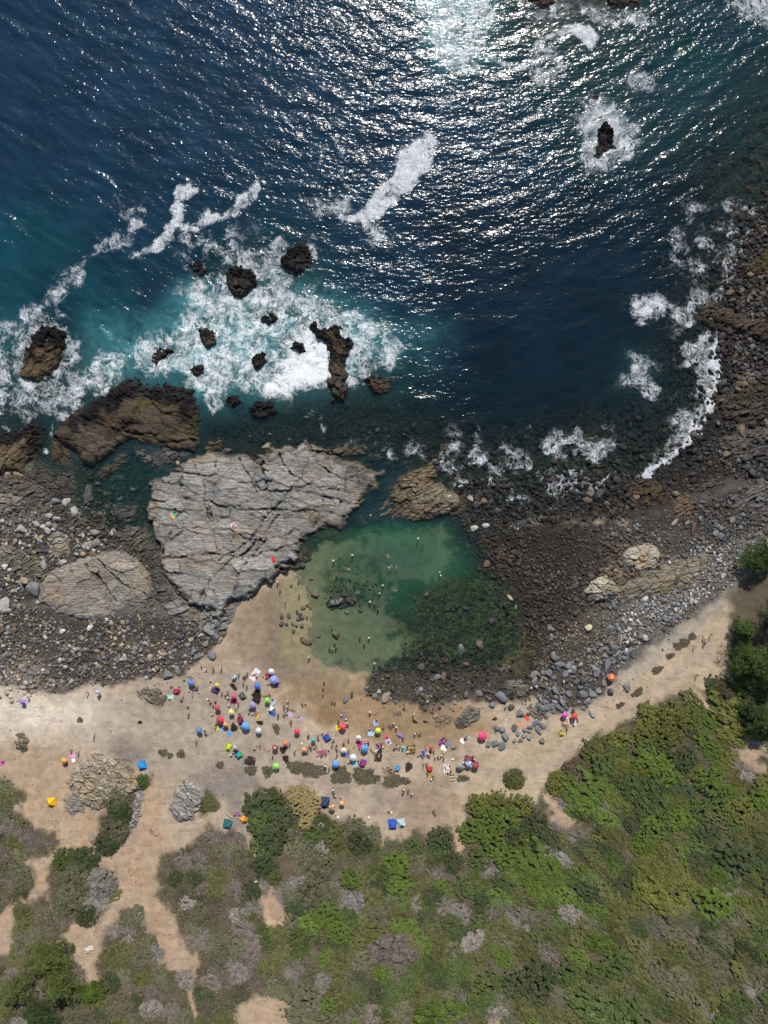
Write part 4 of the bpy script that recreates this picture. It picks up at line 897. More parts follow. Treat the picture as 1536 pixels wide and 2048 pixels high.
POLE = tube_mesh('pole', (0, 0, -.15), (0, 0, 1), .022, .02, 8, M_METAL)
FINIAL = tube_mesh('finial', (0, 0, -.03), (0, 0, .09), .03, .012, 6, M_METAL)
def parasol(px, py, dia, c1, label, short, c2=None, ring=None, cmid=None, h=2.0, tilt=None, n=8):
    r = dia / S / 2
    z = ztop(px, py - 4)
    x, y = place(px, py, z + h)
    t = link('parasol', None, loc=(x, y, z), rot=(random.uniform(-.08, .08), random.uniform(-.08, .08), random.random()) if tilt is None else tilt, label=label, category='parasol', group='beach parasols')
    c2 = c2 or tuple(v * .86 for v in c1)
    link('canopy', canopy_mesh(r, .20 + r * .32, c1, c2, ring, n, cmid=cmid), t, (0, 0, h - .25))
    link('pole', POLE, t, scale=(1, 1, h), color=(.6, .6, .6))
    link('finial', FINIAL, t, (0, 0, h + .15), color=c1)
    for k in range(4):
        a = k * math.pi / 2 + .2
        link('rib', tube_mesh('rib', (0, 0, h - .45), (r * .62 * math.cos(a), r * .62 * math.sin(a), h - .08), .012, .008, 5, M_METAL), t, color=(.5, .5, .5))
    USED.add(label); MARKS.append((px, py, short))
    return t

WHITE = (.78, .78, .78)
B = rgb('#2f6fc4')
parasol(381.5, 1366, 13, rgb('#3a6fc8'), 'blue patterned parasol at the seaward western corner of the crowd', 'the patterned blue parasol', rgb('#5c86d8'))
parasol(433.5, 1371.5, 9.5, rgb('#d9b93c'), 'tiny mustard yellow parasol over a purple mat', 'the tiny mustard parasol', rgb('#e8cf60'))
parasol(541.5, 1342, 12.5, WHITE, 'white parasol standing closest to the wet sand', 'the seaward white parasol', (.72, .72, .76), tilt=(.1, .05, 0))
parasol(547.4, 1361, 17, rgb('#8f93e0'), 'lilac parasol with pale blue rings just inland of a white one', 'the ringed lilac parasol', rgb('#a9a6e8'), ring=rgb('#5f9ae6'), cmid=rgb('#b7a5ea'))
parasol(515.3, 1372, 13, rgb('#2a66d6'), 'plain bright blue parasol seaward of a dark seaweed heap', 'the bright blue parasol', rgb('#3a78e2'))
parasol(533.3, 1401.5, 11.5, rgb('#7fd03a'), 'leaf green parasol between seaweed heap and standing bathers', 'the leaf green parasol', rgb('#8edc48'))
parasol(505, 1411, 13.5, rgb('#9d97bd'), 'dusty lilac parasol inland of the dark seaweed heap', 'the dusty lilac parasol', rgb('#8f8ab2'))
parasol(434, 1416, 11.5, rgb('#cf3a52'), 'rose red parasol seaward of the big crimson one', 'the rose red parasol', rgb('#bc3048'))
parasol(461.5, 1426, 11.5, rgb('#e3cf62'), 'butter yellow parasol with white patches', 'the butter yellow parasol', rgb('#f0e6b0'))
parasol(440.8, 1440.5, 15.5, rgb('#d8203f'), 'big crimson parasol touching a small orange one', 'the big crimson parasol', rgb('#cc1c3a'))
parasol(450.6, 1448.8, 10.5, rgb('#e09a32'), 'small orange parasol tucked against the big crimson one', 'the tucked orange parasol', rgb('#e8ae50'))
parasol(490.4, 1452.6, 17, rgb('#4f9fdc'), 'large sky blue parasol beside a maroon shelter', 'the large sky blue parasol', rgb('#5caae6'))
parasol(517.4, 1462.5, 12.5, (.74, .77, .82), 'whitish parasol standing alone on open sand', 'the whitish parasol', (.66, .70, .78))
parasol(593.5, 1463, 12, rgb('#d92c44'), 'bright red parasol with shadow, alone in mid beach', 'the lone red parasol', rgb('#e23a50'))
parasol(399.3, 1459.5, 12.5, rgb('#3f74bb'), 'steel blue parasol at the western inland corner of the crowd', 'the steel blue parasol', rgb('#5a8ccc'), tilt=(.2, -.15, 0))
parasol(469, 1495.5, 9, rgb('#b29fcf'), 'small lilac parasol leaning on the chartreuse tent', 'the small lilac parasol', rgb('#c9bce0'))
parasol(570, 1487, 10.5, rgb('#ee7f35'), 'plain orange parasol above a dry brown plant', 'the plain orange parasol', rgb('#e57428'))
parasol(551.5, 1533, 13, rgb('#8fe04a'), 'neon green parasol by the low green mats', 'the neon green parasol', rgb('#9be858'))
parasol(607.6, 1499.5, 11, rgb('#f0a860'), 'peach parasol with a long round shadow', 'the peach parasol', rgb('#e2905a'))
parasol(550, 1496.5, 12, rgb('#8e2a36'), 'maroon parasol with a white and pink centre', 'the maroon parasol', rgb('#a03640'), cmid=(.8, .6, .66))
parasol(466.8, 1393.5, 10, rgb('#d8327f'), 'magenta parasol over a family on a burgundy blanket', 'the magenta parasol', rgb('#e04a90'))
parasol(684.3, 1453.8, 14.5, rgb('#e8222c'), 'scarlet parasol with a yellow float at its side', 'the scarlet parasol', rgb('#f04848'))
parasol(756, 1461.5, 12.5, rgb('#d9df2c'), 'lemon yellow parasol among bathers in mid beach', 'the lemon yellow parasol', rgb('#e6ea48'))
parasol(626, 1480, 10, rgb('#35ab9e'), 'turquoise parasol with a white rim', 'the turquoise parasol', rgb('#5cc0b4'))
parasol(686.2, 1501, 12, rgb('#ddd3a4'), 'cream parasol with a blue towel at its foot', 'the cream parasol', rgb('#e6dfbd'))
parasol(717.3, 1475.6, 11, (.80, .74, .76), 'white and pink parasol beside a magenta blanket', 'the pinkish parasol', (.82, .80, .80), cmid=rgb('#b66f86'))
parasol(728, 1497.7, 15, rgb('#2f86cc'), 'azure parasol with dark shade right by a driftwood log', 'the azure parasol', rgb('#56b4d8'))
parasol(706.4, 1516, 14, (.70, .76, .84), 'pale blue white parasol inland of the cream one', 'the pale blue parasol', (.78, .82, .88))
parasol(671.2, 1529.6, 15, rgb('#5b93dd'), 'cornflower blue parasol at the edge of the plant mats', 'the cornflower parasol', rgb('#6ca2e6'))
parasol(863.7, 1496, 8.5, rgb('#d8323e'), 'small poppy red parasol above a busy lilac family group', 'the small poppy parasol')
parasol(664.4, 1616.5, 13.5, rgb('#c8d44a'), 'rainbow coloured parasol touching the navy tent', 'the rainbow parasol', rgb('#b83a8a'), cmid=rgb('#d84a4a'))
parasol(684, 1606.6, 10.5, rgb('#e8a24a'), 'apricot parasol on the bare ground near the navy tent', 'the apricot parasol', rgb('#efb86a'))
parasol(965, 1473, 18, rgb('#f01f5f'), 'large hot pink parasol among grey boulders', 'the hot pink parasol', rgb('#f23a72'))
parasol(1130.6, 1429.6, 12, rgb('#d83ab8'), 'fuchsia parasol beside the eastern grey boulder heap', 'the fuchsia parasol', rgb('#e45ac6'))
parasol(1149, 1434, 12.5, rgb('#d8283c'), 'cherry red parasol at the eastern end of the beach', 'the cherry red parasol', rgb('#c82034'))
parasol(1224.6, 1356, 15, rgb('#e2492e'), 'red and orange parasol with a yellow centre on shore stones', 'the shore stone parasol', rgb('#ee7a4a'), cmid=rgb('#f0c83a'))
parasol(951.5, 1533, 14, rgb('#a01f30'), 'dark red parasol at the end of a big family group', 'the dark red parasol', rgb('#8c1828'))
parasol(939, 1529, 13, (.62, .70, .82), 'white and blue striped parasol beside a dark red one', 'the striped parasol', rgb('#4a7ab8'))
parasol(920, 1533, 13, rgb('#9aa1a4'), 'grey parasol at the western end of the big family group', 'the grey parasol', rgb('#868e92'))
parasol(126, 1521.5, 12, rgb('#ee9a2a'), 'orange parasol on pale sand beside the western tan outcrop', 'the western orange parasol', rgb('#f2b24a'))
parasol(43, 1403, 10, rgb('#8a6ac0'), 'violet parasol by the western cobbles', 'the violet parasol', rgb('#b08ad0'))
parasol(193, 1385, 9.5, rgb('#8d86cf'), 'periwinkle and white parasol below the cobble field', 'the periwinkle parasol', WHITE)
parasol(463, 1352.5, 11, rgb('#3f7fc0'), 'blue and white parasol tipped over beside the lookers', 'the tipped blue parasol', WHITE, tilt=(.35, .5, 0), h=1.5)

def tent(px, py, w, l, rot, c1, label, short, c2=None, h=1.3, cdoor=None, kind='dome'):
    """pop-up tent: four roof panels over a floor, two bent poles, a door flap"""
    w, l = w / S / 2, l / S / 2; c2 = c2 or c1
    z = ztop(px, py); x, y = place(px, py, z + h * .4)
    t = link('tent', None, loc=(x, y, z - .02), rot=rot, label=label, category='tent', group='tents and beach shelters')
    cs = [(-w, -l, 0), (w, -l, 0), (w, l, 0), (-w, l, 0)]
    bul = .16 if kind == 'dome' else .02
    for k in range(4):
        a, b = Vector(cs[k]), Vector(cs[(k + 1) % 4])
        V = []
        rows = 5
        for i in range(rows):
            f = i / (rows - 1)
            for s in (0, .25, .5, .75, 1):
                base = a.lerp(b, s); ff = f ** (1.0 if kind != 'dome' else .85)
                p = base * (1 - f) ; zz = h * (math.sin(f * math.pi / 2) if kind == 'dome' else f)
                outw = base.normalized() * (bul * math.sin(f * math.pi) - .07 * math.sin(s * math.pi) * (1 - f))
                V.append((p.x + outw.x, p.y + outw.y, zz))
        F = [(i * 5 + j, i * 5 + j + 1, i * 5 + j + 6, i * 5 + j + 5) for i in range(rows - 1) for j in range(4)]
        me = bpy.data.meshes.new('roof_panel'); me.from_pydata(V, [], F); me.update()
        c = c1 if k % 2 == 0 else c2
        me.materials.append(M_CLOTH)
        link('roof_panel', me, t, color=c)
    me = bpy.data.meshes.new('floor'); me.from_pydata([(v[0] * 1.02, v[1] * 1.02, .03) for v in cs], [], [(0, 1, 2, 3)]); me.materials.append(M_CLOTH)
    link('groundsheet', me, t, color=tuple(v * .5 for v in c1))
    for k in (0, 1):
        pts = [Vector(cs[k]) * (1 - f) + Vector((0, 0, h * math.sin(f * math.pi / 2) + .03)) + Vector(cs[k]).normalized() * .17 * math.sin(f * math.pi) * (1 if kind == 'dome' else .1) for f in (0, .25, .5, .75, 1)]
        pts += [Vector(cs[k + 2]) * (1 - f) + Vector((0, 0, h * math.sin(f * math.pi / 2) + .03)) + Vector(cs[k + 2]).normalized() * .17 * math.sin(f * math.pi) * (1 if kind == 'dome' else .1) for f in (.75, .5, .25, 0)]
        bm = bmesh.new()
        prev = None
        for p in pts:
            ring = [bm.verts.new(p + Vector((.018 * math.cos(q), .018 * math.sin(q), .018 * math.sin(q + 1)))) for q in (0, 2.1, 4.2)]
            if prev:
                for i in range(3): bm.faces.new((prev[i], prev[(i + 1) % 3], ring[(i + 1) % 3], ring[i]))
            prev = ring
        me = bpy.data.meshes.new('tent_pole'); bm.to_mesh(me); bm.free(); me.materials.append(M_METAL)
        link('tent_pole', me, t, color=(.35, .35, .37))
    dw = w * .5
    me = bpy.data.meshes.new('door_flap')
    me.from_pydata([(-dw, -l * 1.03, .02), (dw, -l * 1.03, .02), (dw * .6, -l * .72, h * .5), (-dw * .6, -l * .72, h * .5)], [], [(0, 1, 2, 3)]); me.materials.append(M_CLOTH)
    link('door_flap', me, t, color=cdoor or tuple(v * .6 for v in c1))
    USED.add(label); MARKS.append((px, py, short))
tent(101.5, 1606, 18, 18, .12, rgb('#f0b81e'), 'amber yellow pyramid tent alone on orange soil', 'the amber tent', rgb('#f4a816'), kind='pyramid', h=1.5)
tent(283, 1531.5, 17, 17, .3, rgb('#1f86c8'), 'azure dome tent at the corner of the tan outcrop', 'the azure dome tent', rgb('#2a94d4'))
tent(455, 1649.5, 18, 17, -.25, rgb('#1f5a5e'), 'dark teal tent under the leafy bush at the camp', 'the teal tent', rgb('#2a7076'), h=1.2)
tent(487.5, 1640.5, 15, 14, .5, rgb('#e8a23c'), 'golden orange triangular tent beside the big green bush', 'the golden tent', rgb('#c8862a'), kind='pyramid')
tent(649, 1607, 18, 22, -.1, rgb('#2c3a5c'), 'navy tent at the corner of the tan bush', 'the navy tent', rgb('#36466a'), kind='pyramid', h=1.6)
tent(784.5, 1650, 16, 19, .05, rgb('#2550c0'), 'royal blue dome tent pitched against a pale one', 'the royal blue tent', rgb('#2f60cc'))
tent(802.5, 1647.5, 17, 18, .25, rgb('#9fb6bb'), 'pale blue and white tent pitched against a royal blue one', 'the pale blue tent', rgb('#c8d4d2'), cdoor=rgb('#2f8fc8'), kind='pyramid')
tent(653.5, 1477, 13, 14, .6, rgb('#2343a0'), 'cobalt blue beach shelter with people at its mouth', 'the cobalt shelter', rgb('#2c52b4'), h=1.1)
tent(480.5, 1442.5, 11, 15, .3, rgb('#8a1f3c'), 'maroon beach shelter beside the large sky blue parasol', 'the maroon shelter', rgb('#5a2048'), h=1.1)
tent(457, 1496, 12, 15, -.3, rgb('#b8c81e'), 'chartreuse beach shelter at the inland edge of the crowd', 'the chartreuse shelter', rgb('#c6d436'), h=1.2, kind='pyramid')
tent(477, 1510.5, 13, 14, .7, rgb('#2c7cc4'), 'blue beach shelter with green trim near the chartreuse one', 'the two-tone shelter', rgb('#3ca24a'), h=1.1)
tent(484, 1394, 13, 15, .6, rgb('#4a5248'), 'charcoal green low shelter on open sand', 'the charcoal shelter', rgb('#566054'), h=.9, kind='pyramid')
tent(726, 1527.5, 12, 14, -.35, rgb('#7a2c96'), 'purple and crimson beach shelter by the plant mats', 'the purple shelter', rgb('#a02450'), h=1.2)
tent(352.5, 1384, 13, 11, .0, rgb('#b01f4a'), 'ruby red shelter at the rim of the cobble field', 'the ruby shelter', rgb('#9a1a40'), h=1.0, kind='pyramid')
tent(542, 1419.5, 11, 13, -.5, (.70, .74, .74), 'square white sunshade with blue shade behind it', 'the white sunshade', (.6, .65, .66), h=1.3, kind='pyramid')
tent(795.5, 1537.5, 9, 11, -.4, rgb('#2a8fbe'), 'small cyan folding shelter beside the sandstone block', 'the cyan shelter', rgb('#46a8d2'), h=1.0)
tent(859, 1539.5, 12, 9, .1, rgb('#d2203a'), 'red sunshade over a mustard mat', 'the red sunshade', rgb('#c41a34'), h=1.2, kind='pyramid')
tent(1123, 1467.5, 12, 12, .2, rgb('#b2a82a'), 'olive yellow shelter at the edge of the eastern path', 'the olive shelter', rgb('#c8bc3c'), h=1.0, kind='pyramid')
tent(431, 1382, 16, 12, -.5, rgb('#3a2a5c'), 'low purple windbreak shelter under the tiny mustard parasol', 'the low purple shelter', rgb('#482a58'), h=.5)

# ------------------------------------------------------------------ towels, mats, bags
def towel(px, py, w, l, ang, cs, label, name='towel', cat='towel'):
    w, l = w / S, l / S; n, m = 5, 11
    ca, sa = math.cos(ang), math.sin(ang)
    x, y, z = at(px, py)
    V, Cc = [], []
    for j in range(m):
        for i in range(n):
            lx, ly = (i / (n - 1) - .5) * w, (j / (m - 1) - .5) * l
            gx, gy = px + (lx * ca - ly * sa) * S, py - (lx * sa + ly * ca) * S
            V.append((lx, ly, ztop(gx, gy) - z + .035 + .03 * random.random())); Cc.append((*cs[(j // 2) % len(cs)], 1))
    me = bpy.data.meshes.new(name); me.from_pydata(V, [], [(j * n + i, j * n + i + 1, (j + 1) * n + i + 1, (j + 1) * n + i) for j in range(m - 1) for i in range(n - 1)]); me.update()
    a_ = me.attributes.new('tint', 'FLOAT_COLOR', 'POINT'); a_.data.foreach_set('color', np.array(Cc, np.float32).ravel())
    me.materials.append(M_FABRIC)
    USED.add(label)
    return link(name, me, loc=(x, y, z), rot=ang, label=label, category=cat, group='towels and blankets spread out')
TW = '''510 1349 13 24 -.6 e8c8d2,d8e4e4,f0e8ea striped pale pink towel with a bather beside the tipped blue parasol
341 1394 12 8 .1 a8d4c8 pale mint towel inland of the ruby shelter
434 1457 9 9 .4 c8c462 pale yellow green towel inland of the big crimson parasol
444 1458 9 9 -.3 8aa8dc light blue towel beside a pale yellow green one
459 1468 8 8 .4 4a9ad8 small bright blue towel alone between parasols
469 1402 10 11 .1 a82450,8a1c44 burgundy blanket under the magenta parasol
514 1432 8 6 .6 d8b82c mustard towel inland of the dusty lilac parasol
513 1427 7 8 .6 b0607a dusty rose towel inland of the dusty lilac parasol
545 1427 13 8 -.5 3a5a9c dark blue blanket behind the square white sunshade
546 1405 8 10 -.2 b4bcd0 pale grey towel by the leaf green parasol
578 1430 9 9 .3 8a6ab0,e0d8e8 violet and white towel under the sitting pair
603 1437 14 10 -.4 a89aa4 mauve grey blanket on the wet sand side
536 1352 10 12 .3 8a3042 wine red blanket between two pale parasols
554 1370 8 11 .1 a83a56,3a5a9a red and blue towel beside the ringed lilac parasol
675 1454.5 8 9 .3 e8d82c bright yellow float against the scarlet parasol
688 1431 14 12 .2 5a5260,8a8a86 grey mat with a huddle of people in the wet sand
720 1489 11 12 .1 c2307a,a82468 magenta blanket inland of the white and pink parasol
742 1467 12 9 -.2 a8c4e4 pale blue towel close to the lemon yellow parasol
751 1446 9 10 .2 9aa8e0 lavender blue towel seaward of the lemon yellow parasol
777 1483.5 10 11 .4 e8e8f0,8a86c0 white towel with a blue heart of stripes in mid beach
773 1473 9 6 .2 d84a6a coral pink towel seaward of the white and blue one
759 1491 17 10 .1 8a4a6a,a88ab0 plum patterned blanket with a group on it
644 1506 20 10 .15 a85a72,8a5a8a dusky pink blanket with people around it
691 1508 7 8 .3 6a8ae0 periwinkle towel at the foot of the cream parasol
712 1528 14 8 .1 8ac4dc aqua towel inland of the pale blue parasol
731 1484 8 12 .1 e0a8b8,6a4a52 rose and brown towel beside the magenta blanket
808 1497 9 12 .3 4aa08e,6ab0a8 sea green towel with a person in white
825 1497 14 13 .0 c8b82c,7a2a4a,4a9a4a mottled wine and yellow blanket with a circle of people
802 1472 14 8 -.4 8a7ab8 lilac blanket under a line of bathers
793 1495 11 7 .0 e0d0d8,6a3a4a pink and brown towel between two blankets
848 1508 16 13 .2 8a78b8,6a6a9a lilac family blanket under the small poppy parasol
854 1505 7 9 .2 e0dc6a pale yellow towel on the lilac family blanket
888 1496 12 10 -.4 f0f0f0 big white towel beside a violet group
897 1486 9 11 .6 7a828a grey folding mat beside the big white towel
884 1484 10 11 .2 a83a8a,7a3aa0 violet towel with three bathers
925 1482 10 8 -.7 f0f0f0 white towel in the boulders by the hot pink parasol
933 1475 10 9 -.5 d8d8d4,5a5a52 black and white patterned blanket by the boulders
859 1547.5 10 9 .05 a88a2c mustard mat under the red sunshade
893 1537 11 16 .1 f0dce0,f0f0f0 pale pink blanket with dark bags on it
940 1518 22 12 -.3 a84a62,6a3a6a deep pink blanket in the middle of the big family group
1053 1436 6 13 .6 d8483a orange red towel draped over the sand by boulders
1041 1450 5 12 1.1 e08a52 salmon towel between two grey boulders
1132 1441 13 12 .2 f0d8d8,e8a87a pale rose blanket inland of the fuchsia parasol
1148 1446 9 10 .2 e8d8dc white rose towel inland of the cherry red parasol
146 1511 11 9 .3 d89ac8 orchid pink towel on pale sand by the tan outcrop
147 1520.5 7 7 .3 f4f4f4 small white towel inland of an orchid pink one
131 1525 8 6 .3 c03a8a magenta towel beside the western orange parasol
46 1404 16 9 .1 9aa0d8,d8a8c8 pale violet blanket by the western cobbles
4 1526 9 9 .1 d05aa8 pink towel at the western edge of the sand
473.5 1628 10 7 -.2 c8323a,3a6ab0 red and blue blanket between the camp tents
352 1029 12 6 .3 3abfa0 turquoise towel lying on the pale rock slab
345 1033 10 5 -.6 e0a82c golden yellow towel beside the turquoise one on rock
467 1049.5 11 8 .2 d8b8d8 pale lilac towel on the middle of the pale slab
547 1119 6 11 .4 d01f3c scarlet towel at the pool side of the pale slab
903.8 1555.5 10 14 .1 5a4a32,c8b890 brown lounger mat with a pale chevron near the path'''
for ln in TW.split('\n'):
    q = ln.split(' ', 6)
    cs = [rgb(c) for c in q[5].split(',')]
    mat_n = 'beach_mat' if ' mat' in q[6] or 'float' in q[6] else ('blanket' if 'blanket' in q[6] else 'towel')
    towel(*[float(v) for v in q[:5]], cs, q[6], mat_n, mat_n.replace('_', ' '))
# ------------------------------------------------------------------ people
def skin_mesh(name, verts, edges, mat, sub=1):
    me = bpy.data.meshes.new(name)
    me.from_pydata([v[:3] for v in verts], edges, [])
    o = bpy.data.objects.new(name, me); COL.objects.link(o)
    o.modifiers.new('skin', 'SKIN').branch_smoothing = 0.6
    for i, v in enumerate(verts):
        sv = me.skin_vertices[0].data[i]; sv.radius = (v[3], v[4] if len(v) > 4 else v[3]); sv.use_root = (i == 0)
    o.modifiers.new('sub', 'SUBSURF').levels = sub
    dg = bpy.context.evaluated_depsgraph_get()
    out = bpy.data.meshes.new_from_object(o.evaluated_get(dg), depsgraph=dg)
    bpy.data.objects.remove(o); bpy.data.meshes.remove(me)
    out.name = name; out.materials.clear(); out.materials.append(mat)
    out.polygons.foreach_set('use_smooth', np.ones(len(out.polygons), bool))
    return out

def pose(kind):
    J = dict(pel=(0, 0, .95), sp=(0, 0, 1.14), ch=(0, .0, 1.33), nk=(0, 0, 1.47), h0=(0, .01, 1.55), h1=(0, .02, 1.66),
             sh=(.17, 0, 1.41), el=(.25, -.02, 1.13), wr=(.26, .08, .88), pa=(.26, .10, .81), hip=(.095, 0, .90), kn=(.105, .02, .50), an=(.105, -.03, .09), to=(.12, .13, .035))
    K = {s: {k: (v[0] * s, v[1], v[2]) for k, v in J.items()} for s in (-1, 1)}
    def both(f):
        for s in (-1, 1): K[s].update({k: (v[0] * s, v[1], v[2]) for k, v in f.items()})
    if kind == 'arms':
        both(dict(el=(.42, .04, 1.34), wr=(.64, .10, 1.30), pa=(.71, .12, 1.28)))
    if kind == 'walk':
        K[1].update(kn=(.10, .20, .52), an=(.10, .26, .11), to=(.11, .41, .07), el=(.24, -.16, 1.16), wr=(.24, -.16, .91), pa=(.24, -.15, .84))
        K[-1].update(kn=(-.10, -.06, .50), an=(-.10, -.36, .14), to=(-.11, -.24, .04), el=(-.24, .08, 1.15), wr=(-.23, .30, 1.02), pa=(-.23, .36, .99))
    if kind == 'sit':
        both(dict(pel=(0, 0, .13), sp=(0, -.05, .32), ch=(0, -.06, .51), nk=(0, -.04, .65), h0=(0, -.02, .73), h1=(0, .0, .84), sh=(.17, -.05, .59), el=(.27, .10, .38), wr=(.20, .33, .44), pa=(.16, .39, .44),
                  hip=(.10, .04, .13), kn=(.16, .40, .42), an=(.13, .62, .09), to=(.14, .76, .04)))
        K[-1].update(el=(-.26, -.14, .34), wr=(-.26, -.30, .12), pa=(-.26, -.36, .06))
    if kind in ('lie', 'swim'):
        both(dict(pel=(0, 0, .13), sp=(0, -.19, .13), ch=(0, -.38, .14), nk=(0, -.53, .15), h0=(0, -.61, .16), h1=(0, -.72, .17), sh=(.17, -.46, .14), el=(.29, -.22, .10), wr=(.27, .02, .08), pa=(.26, .09, .07),
                  hip=(.095, .05, .12), kn=(.12, .44, .15), an=(.13, .84, .08), to=(.15, .90, .19)))
        K[1].update(kn=(.13, .36, .34), an=(.12, .66, .08), to=(.13, .80, .04))
        if kind == 'swim':
            K[1].update(el=(.42, -.52, .08), wr=(.52, -.74, .06), pa=(.55, -.81, .06), kn=(.26, .38, .06), an=(.22, .76, .02), to=(.24, .92, .0))
            K[-1].update(el=(-.44, -.38, .08), wr=(-.62, -.24, .06), pa=(-.69, -.20, .06), kn=(-.20, .44, .08), an=(-.32, .80, .02), to=(-.36, .94, .0))
    T = K[1]
    up = Vector(T['h1']) - Vector(T['h0']); fw = Vector((0, 1, 0)) if kind not in ('lie', 'swim') else Vector((0, 0, 1))
    V, E = [], []
    def v(p, r, par=None, r2=None):
        V.append((*p, r, r2 or r)); i = len(V) - 1
        if par is not None: E.append((par, i))
        return i
    p = v(T['pel'], .135, None, .105); s = v(T['sp'], .125, p, .095); c = v(T['ch'], .15, s, .105); n = v(T['nk'], .055, c); a = v(T['h0'], .075, n); b = v(T['h1'], .085, a, .095)
    v(Vector(T['h0']) + up * .35 + fw * .115, .014, a)
    v(Vector(T['h1']) + up.normalized() * .05, .055, b)
    for q in (-1, 1):
        k = K[q]
        i = v(k['sh'], .06, c); i = v(k['el'], .043, i); i = v(k['wr'], .03, i); i = v(k['pa'], .036, i, .02)
        d = (Vector(k['pa']) - Vector(k['wr'])).normalized(); side = Vector((1, 0, 0)) if abs(d.x) < .7 else Vector((0, 1, 0))
        nrm = d.cross(side).normalized()
        for f, ln in ((-1.5, .068), (-.5, .080), (.5, .076), (1.5, .058)):
            r0 = v(Vector(k['pa']) + d * .035 + side * f * .019, .010, i)
            v(Vector(k['pa']) + d * (.035 + ln) + side * f * .024 + nrm * .018, .008, r0)
        v(Vector(k['wr']) + d * .05 + side * .055 * -q, .010, i)
        i = v(k['hip'], .095, p); i2 = v(((Vector(k['hip']) + Vector(k['kn'])) / 2), .078, i); i = v(k['kn'], .055, i2); i = v((Vector(k['kn']) * .6 + Vector(k['an']) * .4), .056, i); i = v(k['an'], .036, i); v(k['to'], .034, i, .022)
    body = skin_mesh('person', V, E, M_SKIN)
    # clothes
    V, E = [], []
    p = v(Vector(T['pel']) + (Vector(T['sp']) - Vector(T['pel'])) * .45, .150, None, .12); p2 = v(T['pel'], .152, p, .122)
    for q in (-1, 1):
        k = K[q]; i = v(Vector(k['hip']) * .85 + Vector(k['kn']) * .15, .108, p2); v(Vector(k['hip']) * .5 + Vector(k['kn']) * .5, .096, i)
    shorts = skin_mesh('shorts', V, E, M_CLOTH)
    V, E = [], []
    s = v(Vector(T['sp']) * .7 + Vector(T['pel']) * .3, .15, None, .12); c = v(T['ch'], .17, s, .125); v(Vector(T['ch']) * .4 + Vector(T['nk']) * .6, .10, c)
    for q in (-1, 1):
        k = K[q]; i = v(k['sh'], .078, c); v(Vector(k['sh']) * .5 + Vector(k['el']) * .5, .062, i)
    shirt = skin_mesh('shirt', V, E, M_CLOTH)
    V, E = [], []
    h1 = Vector(T['h1']); hb = v(h1 - fw * .035, .098, None, .10); v(h1 + up.normalized() * .055 - fw * .02, .075, hb); v(h1 - up.normalized() * .11 - fw * .07, .055, hb)
    hair = skin_mesh('hair', V, E, M_HAIR)
    # brimmed hat
    bm = bmesh.new(); un = up.normalized()
    qz = un.to_track_quat('Z', 'Y'); rings = []
    for r, z in ((.20, .03), (.205, .045), (.11, .06), (.10, .14), (.05, .16)):
        rings.append([bm.verts.new(h1 + qz @ Vector((r * math.cos(i * math.pi / 6), r * math.sin(i * math.pi / 6), z))) for i in range(12)])
    for ra, rb in zip(rings, rings[1:]):
        for i in range(12): bm.faces.new((ra[i], ra[(i + 1) % 12], rb[(i + 1) % 12], rb[i]))
    bm.faces.new(rings[-1])
    hat = bpy.data.meshes.new('hat'); bm.to_mesh(hat); bm.free(); hat.materials.append(M_CLOTH)
    return dict(body=body, shorts=shorts, shirt=shirt, hair=hair, hat=hat)
POSES = {k: pose(k) for k in ('stand', 'arms', 'walk', 'sit', 'lie', 'swim')}
SKINS = [(.40, .25, .17), (.46, .30, .21), (.30, .18, .12), (.36, .21, .14), (.24, .14, .09)]
HAIRS = [(.020, .013, .010), (.035, .02, .012), (.012, .010, .010), (.09, .05, .025)]
CN = dict(w=('white', (.75, .74, .73)), k=('black', (.02, .02, .022)), n=('navy', (.025, .035, .10)), r=('red', (.55, .03, .04)), b=('blue', (.06, .17, .55)), p=('pink', (.70, .28, .38)), y=('yellow', (.72, .56, .08)),
          g=('green', (.08, .26, .09)), v=('violet', (.30, .17, .48)), t=('turquoise', (.08, .42, .40)), o=('orange', (.70, .26, .06)), e=('grey', (.26, .26, .27)), m=('maroon', (.22, .03, .05)))
POSEW = dict(stand='standing', arms='standing with arms out', walk='walking', sit='sitting', lie='lying', swim='swimming', wade='wading')
def person(px, py, kd, top='', low='k', hat='', face=None):
    """top '': bare above the waist"""
    mp = {'wade': random.choice(('stand', 'arms', 'stand'))}.get(kd, kd)
    zg = ztop(px, py)
    if kd == 'swim': zg = max(-.12, zg)
    if kd == 'wade': zg = max(zg, -1.15)
    x, y = place(px, py, zg + (1.0 if mp in ('stand', 'arms', 'walk') else .3))
    Q = POSES[mp]; sk = random.choice(SKINS); sc = random.uniform(.92, 1.08)
    look = POSEW[kd].split()[0] + ' person, ' + (CN[hat][0] + ' hat, ' if hat else '') + (CN[top][0] + ' top, ' if top else '') + CN[low][0] + (' shorts,' if top else ' trunks,')
    if kd == 'wade' : look += ''
    lab = tell(look, px, py)
    grp = 'bathers in the tide pool' if kd in ('wade', 'swim') else 'people on the beach'
    t = link('person', Q['body'], loc=(x, y, zg + .02), rot=(0, 0, random.uniform(0, 6.28) if face is None else face), scale=sc, color=sk, label=lab, category='person', group=grp)
    link('hair', Q['hair'], t, color=random.choice(HAIRS))
    link('shorts', Q['shorts'], t, color=CN[low][1])
    if top: link('shirt', Q['shirt'], t, color=CN[top][1])
    if hat: link('hat', Q['hat'], t, color=CN[hat][1])
